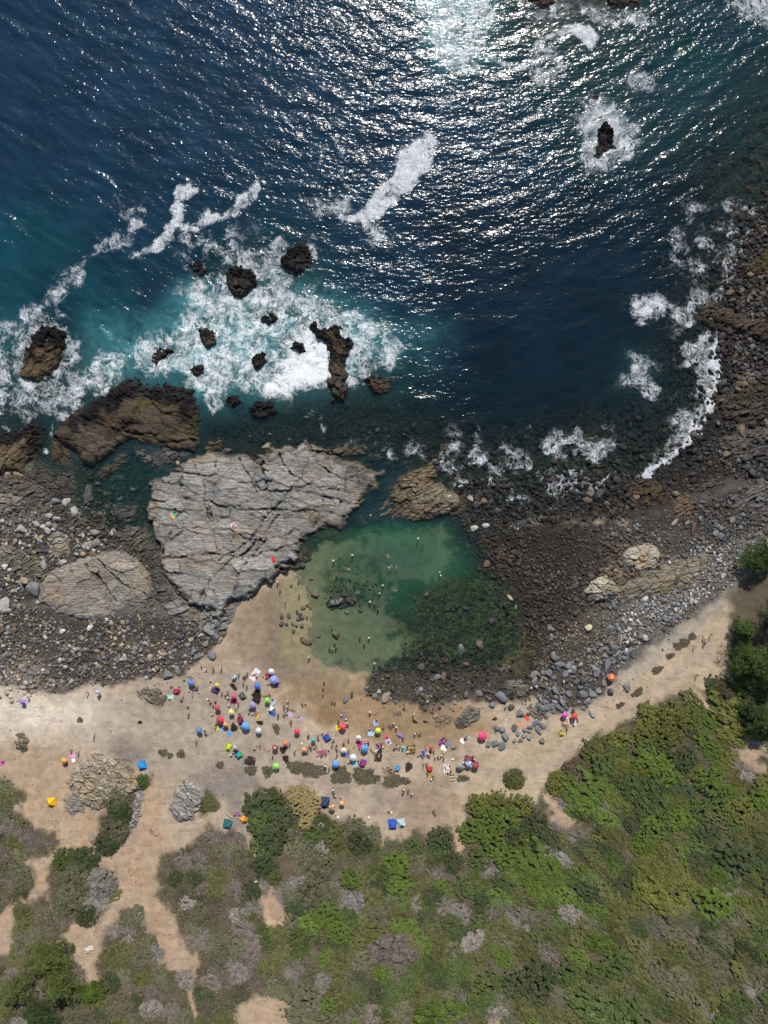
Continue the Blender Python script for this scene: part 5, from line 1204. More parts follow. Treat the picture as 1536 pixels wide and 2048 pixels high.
MARKS += [(715, 1078, 'the channel splash'), (670, 1267, 'the brown pool boulder'), (704, 1203, 'the pool rocks'), (600, 1232, 'the wet stone cluster'), (957, 1288, 'the upright pool boulder'), (612, 1281, 'the flat boulder'),
          (1003, 1393, 'the wet boulder'), (769, 1395, 'the tan wedge boulder'), (1178, 1254, 'the cream boulder'), (435, 1255, 'the slab boulders'), (1280, 1115, 'the cream hump'), (205, 1560, 'the tan outcrop'),
          (378, 1600, 'the jagged grey outcrop'), (1395, 1340, 'the trail fork'), (513, 1395, 'the dark seaweed heap'), (690, 1812, 'the dead silver bush'), (615, 1605, 'the straw coloured bush'), (80, 1960, 'the western conifer')]
# x y pose top low hat
PT = '''836 1077 wade - k w;846 1088 wade - r -;776 1112 swim - o -;781 1134 swim - k -;793 1133 swim - b -;679 1113 wade - k -;667 1121 wade - n w;705 1110 wade - k w;695 1138 swim - k w;672 1151 arms - b -;766 1170 wade - k w;780 1164 wade - n -;787 1180 swim - k w;759 1186 wade - k w;740 1203 wade - k w;750 1207 wade - n -;756 1218 wade - r -;709 1203 sit r k -;704 1207 sit - m -;614 1171 arms - k -;598 1189 stand - r -;571 1205 arms - n -;614 1234 sit r k -;664 1257 sit - k -;670 1284 wade - b -;659 1294 wade - k -;664 1297 wade w n -;672 1294 wade - r -;720 1273 wade - o -;729 1288 wade - k -;738 1275 wade - n w;621 1284 sit v k -;604 1275 sit - b -;749 1326 wade - k w;618 1313 stand - b w;879 1144 wade - k w;881 1151 wade - n w;597 1160 stand - k -;560 1178 stand w k -
646 1375 walk - k -;646 1387 walk w n -;648 1362 stand - k -;664 1402 stand p k -;670 1403 stand - n -;403 1334 sit o k -;412 1338 sit e k w;426 1335 walk y k -;442 1334 stand k n w;380 1354 lie e k w;477 1347 stand w k -;490 1351 stand - k -;494 1346 stand k e -;487 1354 sit k k -;508 1350 lie - k -;513 1352 sit w k -
533 1355 sit p k -;541 1352 sit m k -;536 1366 sit w p -;486 1364 walk w k -;493 1372 stand - k -;390 1372 sit p v -;394 1377 sit k k -;387 1378 sit v n -;426 1374 sit w b -;428 1380 sit b k -;443 1384 stand - o -;455 1383 stand k k -;456 1394 sit e k w;451 1391 sit k k -;458 1410 sit w k w;463 1401 sit k v -;476 1406 stand - e -
431 1403 sit k k -;421 1405 sit r k -;427 1412 sit w m -;424 1427 sit w k w;471 1419 lie w n -;477 1426 walk w k -;480 1428 walk v k -;533 1391 lie - o -;540 1390 sit p k -;545 1397 sit w n -;549 1418 sit g k -;500 1421 sit n k -;506 1426 sit w k w;512 1429 sit - p -
556 1430 stand k k -;568 1412 stand - n -;576 1400 stand m k w;575 1411 stand - k w;584 1421 lie - k -;568 1430 sit m k -;574 1428 sit y p -;582 1442 stand e k -;611 1407 sit w k -;605 1410 sit v k -;593 1434 lie e w -;432 1444 stand w k -;431 1450 stand k k -;441 1451 sit v k -;453 1454 sit b k -;447 1455 sit w n -;483 1453 sit w p -
410 1463 stand k k -;413 1467 sit w e -;392 1482 stand - k -;376 1428 walk o k -;376 1413 sit m k -;616 1468 stand e k w;510 1497 sit w m -;519 1496 lie k e -;462 1509 sit w k w;467 1505 sit w e -;476 1499 sit o k -;472 1503 sit v b -;545 1511 stand e k -;555 1493 sit m k -;579 1487 stand e k -;589 1503 walk k k -
618 1491 stand y k -;622 1494 stand k k -;615 1501 walk p k -;617 1468 stand w e -;636 1469 stand w p -;637 1478 sit p k -;645 1467 sit e k -;655 1472 sit w k -;660 1475 sit p k -;630 1494 sit w k -;635 1508 sit p k w;644 1507 lie m p -;643 1511 sit k k -;652 1508 sit p k -;668 1474 walk g k w;664 1489 stand w k -;666 1481 stand w n -;673 1491 stand k n -;674 1497 walk w e -;674 1508 stand - g -;687 1486 stand k k -;697 1478 stand v k -;697 1500 stand v k -;689 1494 sit k k -;731 1485 sit w m -;737 1487 sit k k -;719 1496 sit p m -
683 1429 sit k w w;688 1432 lie v k -;692 1437 sit k k w;677 1440 stand m k -;693 1445 stand w k w;696 1450 sit e k -;686 1463 sit m k -;677 1446 stand - k -;740 1423 stand w o w;749 1427 lie - p -;740 1458 sit w n -;764 1455 lie - p -;753 1440 sit e k -;754 1486 sit w v -;757 1491 sit r k -;766 1492 sit w k w;763 1489 sit r k -;761 1496 sit k v -;774 1473 sit - p -;777 1483 sit n w -;779 1449 stand e p -;783 1452 walk p k -;787.5 1445 stand - k w;793 1453 stand w k w;795 1468 sit w p -;800 1471 sit p k -;805 1474 sit b w -;806 1479 sit n k -;789 1427 sit w k -;795 1428 lie n k -;801 1425 sit - k -;809 1412 stand - k -;827 1427 walk w k w;855 1402 sit w k w;830 1466 stand k k w;837 1468 sit w o -;841 1466 stand o k -
789 1496 sit k p -;793 1494 sit w k -;798 1496 sit p k -;806 1493 stand w e w;816 1491 stand - m -;815 1503 sit w k w;822 1500 sit m k -;826 1503 sit m o -;820 1504 sit p w -;829 1491 sit v k -;830 1501 sit y k -;842 1508 sit w v -;847 1506 sit k v -;852 1496 sit w v -;847 1499 sit k k w;856 1510 sit n k -;846 1513 sit b w -;859 1513 sit m k -;868 1501 stand w k -;871 1512 stand w k w;876 1515 sit k k -;883 1510 sit w k w;888 1514 stand w e -;886 1508 lie w k -;884 1476 sit p k -;888 1473 sit p r -;880 1486 sit v k -;887 1482 sit w v -;893 1479 sit - p -;892 1537 sit w k -;896 1543 sit k k w;901 1543 sit k k -;862 1557 sit w k w;855 1548 sit k k -;867 1550 walk y k -;854 1527 stand m k -;847 1528 walk - k -;777 1531 sit p k w;782 1536 sit w k -;651 1531 walk w k w;658 1536 stand e k -;670 1519 stand e k -;678 1527 sit w k -;698 1524 sit w k -;716 1521 sit g k -;718 1525 sit w t -
666 1579 stand w k w;668 1587 walk k k -;671 1592 sit w e -;681 1594 sit w o -;808 1577 stand y k w;806 1584 stand e k -;817 1581 stand k k -;824 1586 stand w k w;868 1620 stand e k -;871 1626 stand w n -;638 1624 sit k b -;778 1622 sit w e -;469 1629 sit r k -;186 1471 walk w t w;132 1526 sit k p -;141 1500 stand e k -;155 1505 stand - e -;58 1399 sit v k -;49 1407 sit k p -;174 1385 walk e k -;197 1389 stand w k w;343 1372 sit g k -;6 1522 sit p k -
932 1511 sit v e -;942 1519 sit r p -;948 1517 sit w k w;954 1522 sit p k -;933 1521 sit r o -;929 1526 sit - k -;925 1524 sit w b w;928 1535 sit w k -;936 1524 sit k k -;950 1526 sit p k w;941 1522 sit k m -;931 1517 sit - m -;947 1512 stand n k -;934 1475 sit w k -;929 1477 sit k w -;974 1393 stand p o -;1080 1396 stand w k w;1063 1407 stand w v -;1072 1372 sit w k w;1062 1375 sit w e w;1127 1362 stand - p w;1123 1433 sit w y -;1129 1439 sit w p -;1134 1441 lie w p -;1126 1447 sit o p -;1130 1450 sit - o -;1136 1453 walk o k -;1122 1461 sit k w -;1146 1443 sit w k -;1155 1440 sit p k -;1148 1448 sit w k w;960 1480 sit b k -;1326 1296 sit w b w;1390 1292 walk w k -;1409 1274 walk w k w;1413 1279 stand w p -;1423 1269 walk k k -;1410 1286 stand k e -;1394 1350 walk g k -;1209 1356 sit - p -
430 924 stand k k -;355 1030 sit - b -;467 1050 lie w p -;467 1069 sit p k -;462 1079 sit w k -;677 974 sit k w w;555 1163 stand w k w;450 1218 sit w k -;427 1177 sit w e -'''
for ln in PT.split('\n'):
    for it in ln.split(';'):
        q = it.split()
        f = None
        if q[2] in ('stand', 'wade', 'sit'): f = random.uniform(-.8, .8) + (0 if random.random() < .5 else 3.1)
        person(float(q[0]), float(q[1]), q[2], q[3].strip('-'), q[4], q[5].strip('-'), f)

# bags, coolers and the like beside the groups
def bag_mesh():
    bm = bmesh.new(); bmesh.ops.create_cube(bm, size=1)
    for v_ in bm.verts:
        v_.co.z += .5
        if v_.co.z > .5: v_.co.x *= .75; v_.co.y *= .35
        v_.co.x *= .5; v_.co.y *= .28; v_.co.z *= .36
    bmesh.ops.bevel(bm, geom=list(bm.edges), offset=.05, segments=2, affect='EDGES')
    me = bpy.data.meshes.new('beach_bag'); bm.to_mesh(me); bm.free(); me.materials.append(M_CLOTH); return me
def box_mesh(name, x, y, z, bev, mat):
    bm = bmesh.new(); bmesh.ops.create_cube(bm, size=1)
    for v_ in bm.verts: v_.co = Vector((v_.co.x * x, v_.co.y * y, (v_.co.z + .5) * z))
    bmesh.ops.bevel(bm, geom=list(bm.edges), offset=bev, segments=2, affect='EDGES')
    me = bpy.data.meshes.new(name); bm.to_mesh(me); bm.free(); me.materials.append(mat); return me
BAG = bag_mesh()
hm = bmesh.new()
prev = None
for i in range(9):
    a = math.pi * i / 8; p_ = Vector((.14 * math.cos(a), 0, .33 + .14 * math.sin(a)))
    r_ = [hm.verts.new(p_ + Vector((.012 * math.cos(q) * math.cos(a), .012 * math.sin(q), .012 * math.cos(q) * math.sin(a)))) for q in (0, 2.1, 4.2)]
    if prev:
        for k in range(3): hm.faces.new((prev[k], prev[(k + 1) % 3], r_[(k + 1) % 3], r_[k]))
    prev = r_
HANDLE = bpy.data.meshes.new('handle'); hm.to_mesh(HANDLE); hm.free(); HANDLE.materials.append(M_CLOTH)
COOL = box_mesh('cooler', .55, .36, .34, .04, M_METAL); LID = box_mesh('lid', .57, .38, .06, .02, M_METAL)
for px, py, c in ((392, 1380, 'k'), (420, 1376, 'w'), (462, 1397, 'e'), (418, 1401, 'm'), (446, 1445, 'n'), (408, 1458, 'w'), (538, 1398, 'n'), (548, 1410, 'e'), (497, 1428, 'k'), (526, 1354, 'm'), (560, 1366, 'n'), (572, 1424, 'v'), (513, 1492, 'o'), (468, 1511, 'w'), (640, 1500, 'w'), (657, 1502, 'k'),
                  (680, 1503, 'b'), (711, 1483, 'w'), (746, 1462, 'k'), (768, 1462, 'p'), (787, 1500, 'k'), (813, 1499, 'r'), (836, 1513, 'k'), (862, 1506, 'r'), (880, 1518, 'k'), (899, 1533, 'k'), (895, 1530, 'p'), (957, 1524, 'p'), (923, 1542, 'k'), (1139, 1436, 'g'), (1141, 1446, 'k'), (149, 1536, 'v'), (1012, 1440, 'w'), (478, 1629, 'b'), (679, 1599, 'w')):
    t = link('beach_bag', BAG, loc=(*at(px, py)[:2], ztop(px, py) - .01), rot=random.random() * 6, color=CN[c][1], label=tell(CN[c][0] + ' beach bag', px, py), category='bag', group='bags on the sand')
    link('handle', HANDLE, t, color=CN[c][1])
for px, py, c, nm in ((738, 1634, 'w', 'white'), (676, 1634, 'w', 'white'), (415, 1398, 'b', 'blue'), (604, 1486, 'r', 'red'), (752, 1501, 'b', 'blue'), (905, 1518, 'w', 'white'), (783, 1624, 'e', 'grey'), (512, 1762, 'w', 'white')):
    t = link('cooler_box', COOL, loc=(*at(px, py)[:2], ztop(px, py) - .02), rot=random.random() * 6, color=CN[c][1], label=tell(nm + ' cooler box', px, py), category='cooler')
    link('lid', LID, t, (0, 0, .335), color=(.8, .8, .8))

# ------------------------------------------------------------------ loose stones
def stone_template(seed, sub):
    r = np.random.default_rng(seed)
    bm = bmesh.new(); bmesh.ops.create_icosphere(bm, subdivisions=sub, radius=1)
    D = r.normal(size=(9, 3)); D /= np.linalg.norm(D, axis=1, keepdims=True); cut = r.uniform(.42, .85, 9)
    for v_ in bm.verts:
        p_ = np.array(v_.co)
        for d_, c_ in zip(D, cut):
            s_ = p_ @ d_
            if s_ > c_: p_ = p_ - d_ * (s_ - c_) * .85
        p_ = p_ * (1 + r.normal(0, .03))
        v_.co = Vector(p_)
    V_ = np.array([v_.co[:] for v_ in bm.verts]); bm.faces.ensure_lookup_table()
    F_ = np.array([[v_.index for v_ in f.verts] for f in bm.faces]); bm.free()
    return V_, F_
TPL = {s: [stone_template(100 + i, s) for i in range(8)] for s in (1, 2, 3)}
BM = []
for i in range(8):
    V_, F_ = TPL[3][i]
    n_ = fbm(V_[:, 0] * 2 + V_[:, 2] * 1.3 + i * 9, V_[:, 1] * 2 - V_[:, 2], i, 3)
    BM.append(mesh_np('boulder', V_ * (1 + .07 * n_[:, None]), F_, [M_BOULDER], False))
TONE = dict(g=('grey', (.20, .195, .19)), b=('blue grey', (.165, .170, .180)), d=('dark grey', (.085, .08, .078)), r=('reddish brown', (.15, .09, .065)), t=('tan', (.34, .27, .185)), p=('pale grey', (.36, .345, .32)), w=('whitish', (.52, .50, .47)), k=('blackish', (.045, .04, .038)), c=('cream', (.50, .42, .28)), n=('brown', (.14, .105, .075)))
NB = [0]
def boulder(px, py, w, l, tone, ang=None, hgt=None):
    NB[0] += 1
    name_, c = TONE[tone]
    big = max(w, l); sz = 'large' if big >= 17 else ('medium' if big >= 11 else 'small'); sh = 'long ' if max(w, l) > 1.6 * min(w, l) else ''
    z = ztop(px, py); r1, r2 = w / S / 2, l / S / 2; hz_ = hgt or min(r1, r2) * .85
    x, y = place(px, py, z)
    c = tuple(np.array(c) * random.uniform(.85, 1.15))
    link('boulder', BM[NB[0] % 8], loc=(x, y, z + hz_ * .35), rot=(random.uniform(-.15, .15), random.uniform(-.15, .15), random.random() * 6.28 if ang is None else ang), scale=(r1 * 1.25, r2 * 1.25, hz_ * 1.1), color=c,
         label=tell(f'{sz} {sh}{name_} boulder', px, py), category='boulder', group='boulders and big stones of the cove')
# px py width length tone
BT = '''1003,1393,19,24,b 958,1289,15,23,n 923,1296,19,14,g 982,1242,14,13,k 842,1333,12,13,d 1108,1312,14,18,g 1178,1255,14,15,c 1100,1257,13,17,g 1137,1332,18,14,b 1165,1347,16,13,b 1195,1345,17,14,b 1214,1329,28,12,b 1167,1389,18,12,b 1174,1403,16,12,g 1110,1381,17,15,b 1040,1427,17,16,b 984,1411,14,11,b 1022,1415,12,12,d 1069,1349,17,12,g 1069,1362,17,9,g 957,1386,14,11,b 931,1388,13,12,d 977,1373,12,10,d 1078,1392,13,10,b 853,1190,15,13,r 933,1329,14,13,r 972,1127,14,12,r 948,1057,15,11,p 972,1051,14,8,p 1020,1195,8,15,t 1031,1215,9,6,g
993,1457,12,13,b 1004,1461,14,12,b 1009,1473,18,13,b 1030,1455,11,15,b 990,1487,14,11,b 1004,1491,17,12,b 976,1488,10,11,b 1036,1467,8,12,g 1041,1480,11,9,b 1029,1481,8,8,g 1057,1476,8,12,g 1076,1461,18,10,b 1086,1451,16,10,b 1072,1446,14,10,b 1060,1454,13,10,b 1050,1460,10,9,b 1058,1463,8,8,g 1084,1482,13,10,b 1048,1472,9,9,g 1087,1414,13,12,b 1095,1418,11,10,b 1103,1414,13,12,b 1126,1406,15,11,b 1110,1404,11,9,b 1091,1404,12,10,b 1112,1394,12,8,b 1127,1396,13,9,b 1136,1389,12,10,b 1077,1410,12,9,b 1082,1420,10,9,d 1118,1414,11,10,b 1123,1418,9,8,g 1106,1424,9,8,g 893,1490,8,11,g 908,1494,11,10,e
769,1395,18,16,t 758,1383,9,8,p 750,1392,10,9,g 692,1398,15,9,b 704,1388,14,7,d 733,1376,9,9,g 736,1389,8,7,d 670,1267,16,16,n 612,1281,22,11,n 630,1187,14,14,n 665,1206,9,9,b 674,1204,10,7,b 682,1200,11,8,g 715,1186,16,9,g 693,1224,10,8,g 703,1205,14,8,d 709,1199,9,7,d 622,1157,8,7,n 605,1130,9,10,d 583,1172,6,5,d 594,1224,8,7,d 600,1229,9,8,d 604,1236,8,9,d 596,1239,9,7,d 607,1216,10,8,n 578,1232,11,7,n 564,1234,6,8,d 563,1247,9,9,d 573,1248,6,10,d 585,1249,5,8,d 604,1252,9,7,d 593,1252,6,7,d 588,1263,8,8,n 615,1211,7,6,n 620,1215,6,9,n 637,1272,6,5,d 640,1272,6,6,d 755,1314,18,9,n 720,1221,9,9,d
436,1246,20,15,g 419,1263,25,17,g 448,1253,13,15,g 433,1274,15,12,b 425,1254,12,11,g 400,1255,11,13,g 336,1349,17,21,g 355,1339,11,18,g 301,1317,16,13,t 250,1314,14,9,p 125,1263,12,9,w 180,1255,14,8,w 292,1286,12,8,p 217,1264,14,8,t 194,1328,12,7,c 375,1291,13,11,g 387,1305,14,11,g 411,1286,11,12,g 329,1309,9,13,t 424,1311,15,14,b 399,1311,11,9,g 284,1322,11,9,n 152,1313,12,11,d 43,1334,15,10,t 42,1319,13,8,g 143,1364,9,10,p 70,1178,24,28,g 10,1208,27,18,p 50,1160,14,18,t 12,1222,20,14,p
111,1002,18,13,g 133,1005,22,13,p 148,1023,20,16,p 179,986,36,16,d 178,1000,20,8,d 242,956,26,9,d 98,1032,14,11,p 113,1037,15,11,p 44,1058,22,16,p 75,1049,15,10,p 96,1048,11,11,p 96,1060,14,10,p 86,1053,10,9,w 110,1052,10,10,g 191,1064,14,18,g 224,1067,10,7,p 228,1060,12,8,g 357,926,13,9,t 81,1082,15,10,p 90,1130,12,16,p 126,1125,15,10,p 179,1120,12,9,p 60,1092,7,8,w 72,1104,7,6,w 11,1133,14,12,w 20,1140,9,8,w 118,1080,6,6,p 166,1071,10,7,p
535,892,20,12,t 545,915,12,16,g 522,914,10,10,g 530,935,10,9,t 525,955,17,12,g 538,955,13,14,g 514,958,11,12,g 530,975,7,12,g 535,938,7,7,t 519,923,12,9,n 540,868,6,5,c 579,879,7,5,c 529,1028,10,14,p 522,1024,6,6,p 546,1025,7,5,p
1225,1208,10,13,b 1330,1200,9,9,g 1349,1184,9,7,g 1290,1197,12,10,w 1390,1150,9,9,p 1281,1273,16,12,g 1289,1275,14,13,p 1236,1258,14,13,b 1332,1236,12,14,g 1260,1300,16,9,b 1229,1296,15,11,b 1250,1305,12,9,b 1252,1302,10,9,w 1210,1312,16,10,g 1190,1337,17,11,b 1221,1385,12,16,d 1186,1390,17,12,b 1253,1374,18,12,g 1185,1425,16,11,p 1369,1111,11,14,d 1385,1060,26,11,r 1245,1042,9,12,g 1255,1060,10,9,g 1350,1044,18,10,p 1430,1065,11,12,g 1442,1072,14,14,b 1465,1040,14,10,g 1400,1038,10,9,g 1375,1045,11,8,g
1420,640,10,8,n 1415,555,9,7,g 1445,800,11,8,d 1420,775,12,9,n 1310,702,8,7,r 1232,712,12,8,n 1313,380,14,10,c 1060,855,9,7,c 1098,937,10,8,c 1330,900,14,10,d 920,973,12,9,p 940,998,13,10,p 898,993,9,6,p 955,1004,14,8,r 1023,1000,8,6,w'''
for q in BT.replace(',e ', ',g ').replace(',e\n', ',g\n').split():
    a_, b_, c_, d_, e_ = q.split(',')
    boulder(float(a_), float(b_), float(c_), float(d_), 'g' if e_ == 'e' else e_)
# beds of stones: position, size, colour
def bed(poly, cell, s0, s1, fill, tones, seed, pw=2.2, wob=10, fine=0):
    r = np.random.default_rng(seed); A = np.array(P(poly) if isinstance(poly, str) else poly)
    xs = np.arange(A[:, 0].min() - 10, A[:, 0].max() + 10, cell * S); ys = np.arange(A[:, 1].min() - 10, A[:, 1].max() + 10, cell * S)
    X, Y = np.meshgrid(xs, ys); X = X + r.uniform(-.5, .5, X.shape) * cell * S; Y = Y + r.uniform(-.5, .5, Y.shape) * cell * S
    d = sdist([tuple(p_) for p_ in A], X, Y) + wob * fbm(X / 30, Y / 30, seed + 2, 3)
    k = (r.random(X.shape) < fill * sstep(4, -8, d)) & (X > -66) & (X < 1602)
    X, Y = X[k], Y[k]
    n = len(X); s = s0 + (s1 - s0) * r.random(n) ** pw
    s *= 1 + .35 * fbm(X / 45, Y / 45, seed + 3, 2)
    tt = np.array([TONE[t][1] for t in tones]); pick = r.integers(0, len(tones), n)
    c = tt[pick] * r.uniform(.72, 1.28, (n, 1)) * (1 + .22 * fbm(X / 60, Y / 60, seed + 4, 3))[:, None]
    return np.stack([X, Y, s], 1), c, np.array(list(tones))[pick]
BEDS = [bed(COBBLE_L, .60, .34, 1.15, .95, 'ggndnngpdnt', 1), bed(COBBLE_U, .66, .34, 1.3, .9, 'gpngdtnp', 2), bed('-70,1040 200,1050 300,1080 300,1200 -70,1210', 1.3, .4, 1.0, .35, 'gpnt', 22), bed('-70,945 60,955 160,975 230,1050 290,1085 120,1060 -70,1050', .62, .35, 1.2, .85, 'dndgdnp', 25), bed('230,1190 330,1190 450,1235 430,1290 280,1260 200,1240', .6, .3, .8, .6, 'ndgd', 26),
        bed('920,1040 1250,1050 1330,1090 1250,1190 1150,1240 1100,1330 1060,1400 1040,1340 1052,1270 1030,1180 960,1140', .58, .34, 1.1, .97, 'nndrndknnd', 3), bed('1080,1290 1250,1180 1200,1340 1120,1400 1060,1380', .52, .32, .85, .97, 'nntgdt', 4),
        bed('1200,1060 1400,1000 1536,955 1680,945 1680,1080 1536,1080 1470,1150 1400,1220 1300,1290 1200,1340 1190,1240 1320,1100', .60, .34, 1.1, .92, 'gbndgndd', 5), bed('1340,1120 1480,1060 1560,1060 1480,1150 1420,1200 1330,1250 1260,1310 1220,1330 1240,1240', .56, .32, .85, .85, 'pwpgpb', 6),
        bed('1060,1340 1180,1280 1260,1310 1180,1420 1080,1440', .75, .35, 1.6, .62, 'bbggdbpn', 7, 2.4), bed(POOLBED, .62, .32, 1.25, .8, 'dnnkdnkg', 8, 3.0), bed(REEF, 1.0, .5, 1.7, .62, 'kdnkkdn', 9), bed('1400,420 1700,380 1700,960 1440,950 1440,700', .72, .4, 1.3, .8, 'dnkdgn', 10),
        bed('880,950 1250,940 1260,1040 950,1050', .7, .4, 1.2, .8, 'kdndk', 11), bed('170,935 300,940 300,1085 220,1085', .85, .45, 1.5, .7, 'dndkg', 12), bed('800,1190 900,1170 1020,1180 1050,1280 1040,1345 800,1330', 1.0, .4, 1.3, .5, 'kdnd', 13), bed('660,1150 760,1150 770,1190 700,1215 650,1200', .8, .35, 1.0, .7, 'kdnk', 14),
        bed('510,890 550,890 545,980 515,980', .62, .35, 1.0, .85, 'gtng', 15), bed('-70,1300 60,1330 120,1370 60,1400 -70,1395', .8, .35, 1.1, .6, 'tpgtp', 16), bed('420,840 700,840 860,870 880,950 760,950 690,900 560,890 430,905', .9, .45, 1.4, .6, 'kdnd', 17), bed('1180,1340 1330,1260 1400,1200 1440,1180 1330,1320 1200,1430', .95, .25, .6, .45, 'pgtw', 18),
        bed('280,1350 420,1320 430,1400 330,1410', .9, .3, .8, .4, 'ntgd', 19), bed('330,1100 300,1200 330,1240 280,1240', .8, .3, .9, .6, 'gdn', 20), bed('700,1390 860,1400 980,1380 1060,1400 1080,1450 960,1430 800,1430', 1.3, .3, .9, .4, 'gdnb', 21), bed('1180,1480 1260,1430 1380,1370 1300,1400 1230,1460 1120,1500', 1.0, .2, .45, .3, 'tpt', 23), bed('-60,1390 300,1400 640,1360 900,1410 1100,1440 1250,1380 1420,1260 1440,1320 1250,1440 1060,1590 900,1640 700,1640 480,1680 300,1800 0,1760 -60,1600', 2.0, .12, .55, .22, 'tngdt', 24, 3.5)]
ST = np.concatenate([b_[0] for b_ in BEDS]); SCOL = np.concatenate([b_[1] for b_ in BEDS]); STN = np.concatenate([b_[2] for b_ in BEDS])
# nothing grows through the rock outcrops or the placed boulders
zg_ = zground(ST[:, 0], ST[:, 1]); okm = np.ones(len(ST), bool)
for (ax, ay, R) in ROCKS:
    w_ = (ST[:, 0] > ax[0]) & (ST[:, 0] < ax[-1]) & (ST[:, 1] > ay[0]) & (ST[:, 1] < ay[-1])
    i_ = np.clip(np.searchsorted(ax, ST[:, 0]), 0, len(ax) - 1); j_ = np.clip(np.searchsorted(ay, ST[:, 1]), 0, len(ay) - 1)
    okm &= ~(w_ & (R[j_, i_] > zg_ + .35))
for q in BT.split():
    a_ = q.split(','); r_ = (float(a_[2]) + float(a_[3])) * .24
    okm &= (ST[:, 0] - float(a_[0])) ** 2 + (ST[:, 1] - float(a_[1])) ** 2 > r_ * r_
ST, SCOL, STN, zg_ = ST[okm], SCOL[okm], STN[okm], zg_[okm]
# stones that stay wet are darker for good: weed and algae film below the tide line
film = sstep(.55, -.1, zg_)
SCOL = SCOL * (1 - .55 * film[:, None])
bay = sstep(1150, 1000, ST[:, 1]) * sstep(900, 960, ST[:, 0]) + sstep(1240, 1080, ST[:, 0]) * sstep(900, 960, ST[:, 0])
SCOL = SCOL * (1 - .30 * np.clip(bay, 0, 1)[:, None])
vis = (ST[:, 0] > 6) & (ST[:, 0] < 1530) & (zg_ > -.1)
order = np.argsort(-(ST[:, 2] * vis)); pickb = order[:max(0, 296 - NB[0])]
for i in pickb:
    w_ = ST[i, 2] * S
    boulder(ST[i, 0], ST[i, 1], w_ * random.uniform(.8, 1.1), w_ * random.uniform(.8, 1.2), str(STN[i]))
rest = np.ones(len(ST), bool); rest[pickb] = False
ST, SCOL, zg_ = ST[rest], SCOL[rest], zg_[rest]
Vs, Fs, Cs = [], [], []; off = 0
r = np.random.default_rng(5)
for sub, sel in ((2, ST[:, 2] >= .78), (1, ST[:, 2] < .78)):
    idx = np.nonzero(sel)[0]
    tid = r.integers(0, 8, len(idx))
    for t_ in range(8):
        ii = idx[tid == t_]
        if not len(ii): continue
        V_, F_ = TPL[sub][t_]; n = len(ii)
        a = r.uniform(0, 6.28, n); rad = ST[ii, 2] / 2
        sx, sy, sz = rad * r.uniform(1.0, 1.55, n), rad * r.uniform(.9, 1.25, n), rad * r.uniform(.65, 1.05, n)
        lx, ly, lz = V_[None, :, 0] * sx[:, None], V_[None, :, 1] * sy[:, None], V_[None, :, 2] * sz[:, None]
        zc = zg_[ii] + sz * r.uniform(.1, .5, n)
        gx, gy = place(ST[ii, 0], ST[ii, 1], zg_[ii])
        vx = lx * np.cos(a)[:, None] - ly * np.sin(a)[:, None] + gx[:, None]; vy = lx * np.sin(a)[:, None] + ly * np.cos(a)[:, None] + gy[:, None]
        Vs.append(np.stack([vx, vy, lz + zc[:, None]], -1).reshape(-1, 3))
        Fs.append((F_[None] + (np.arange(n) * len(V_))[:, None, None] + off).reshape(-1, 3)); off += n * len(V_)
        Cs.append(np.repeat(SCOL[ii], len(V_), 0))
link('cobbles', mesh_np('cobbles', np.concatenate(Vs), np.concatenate(Fs), [M_COBBLE], False, cols={'tint': np.concatenate(Cs)}), kind='stuff', label='beds of smaller stones and cobbles along the whole shore')
print('stones', len(ST), 'boulders', NB[0])
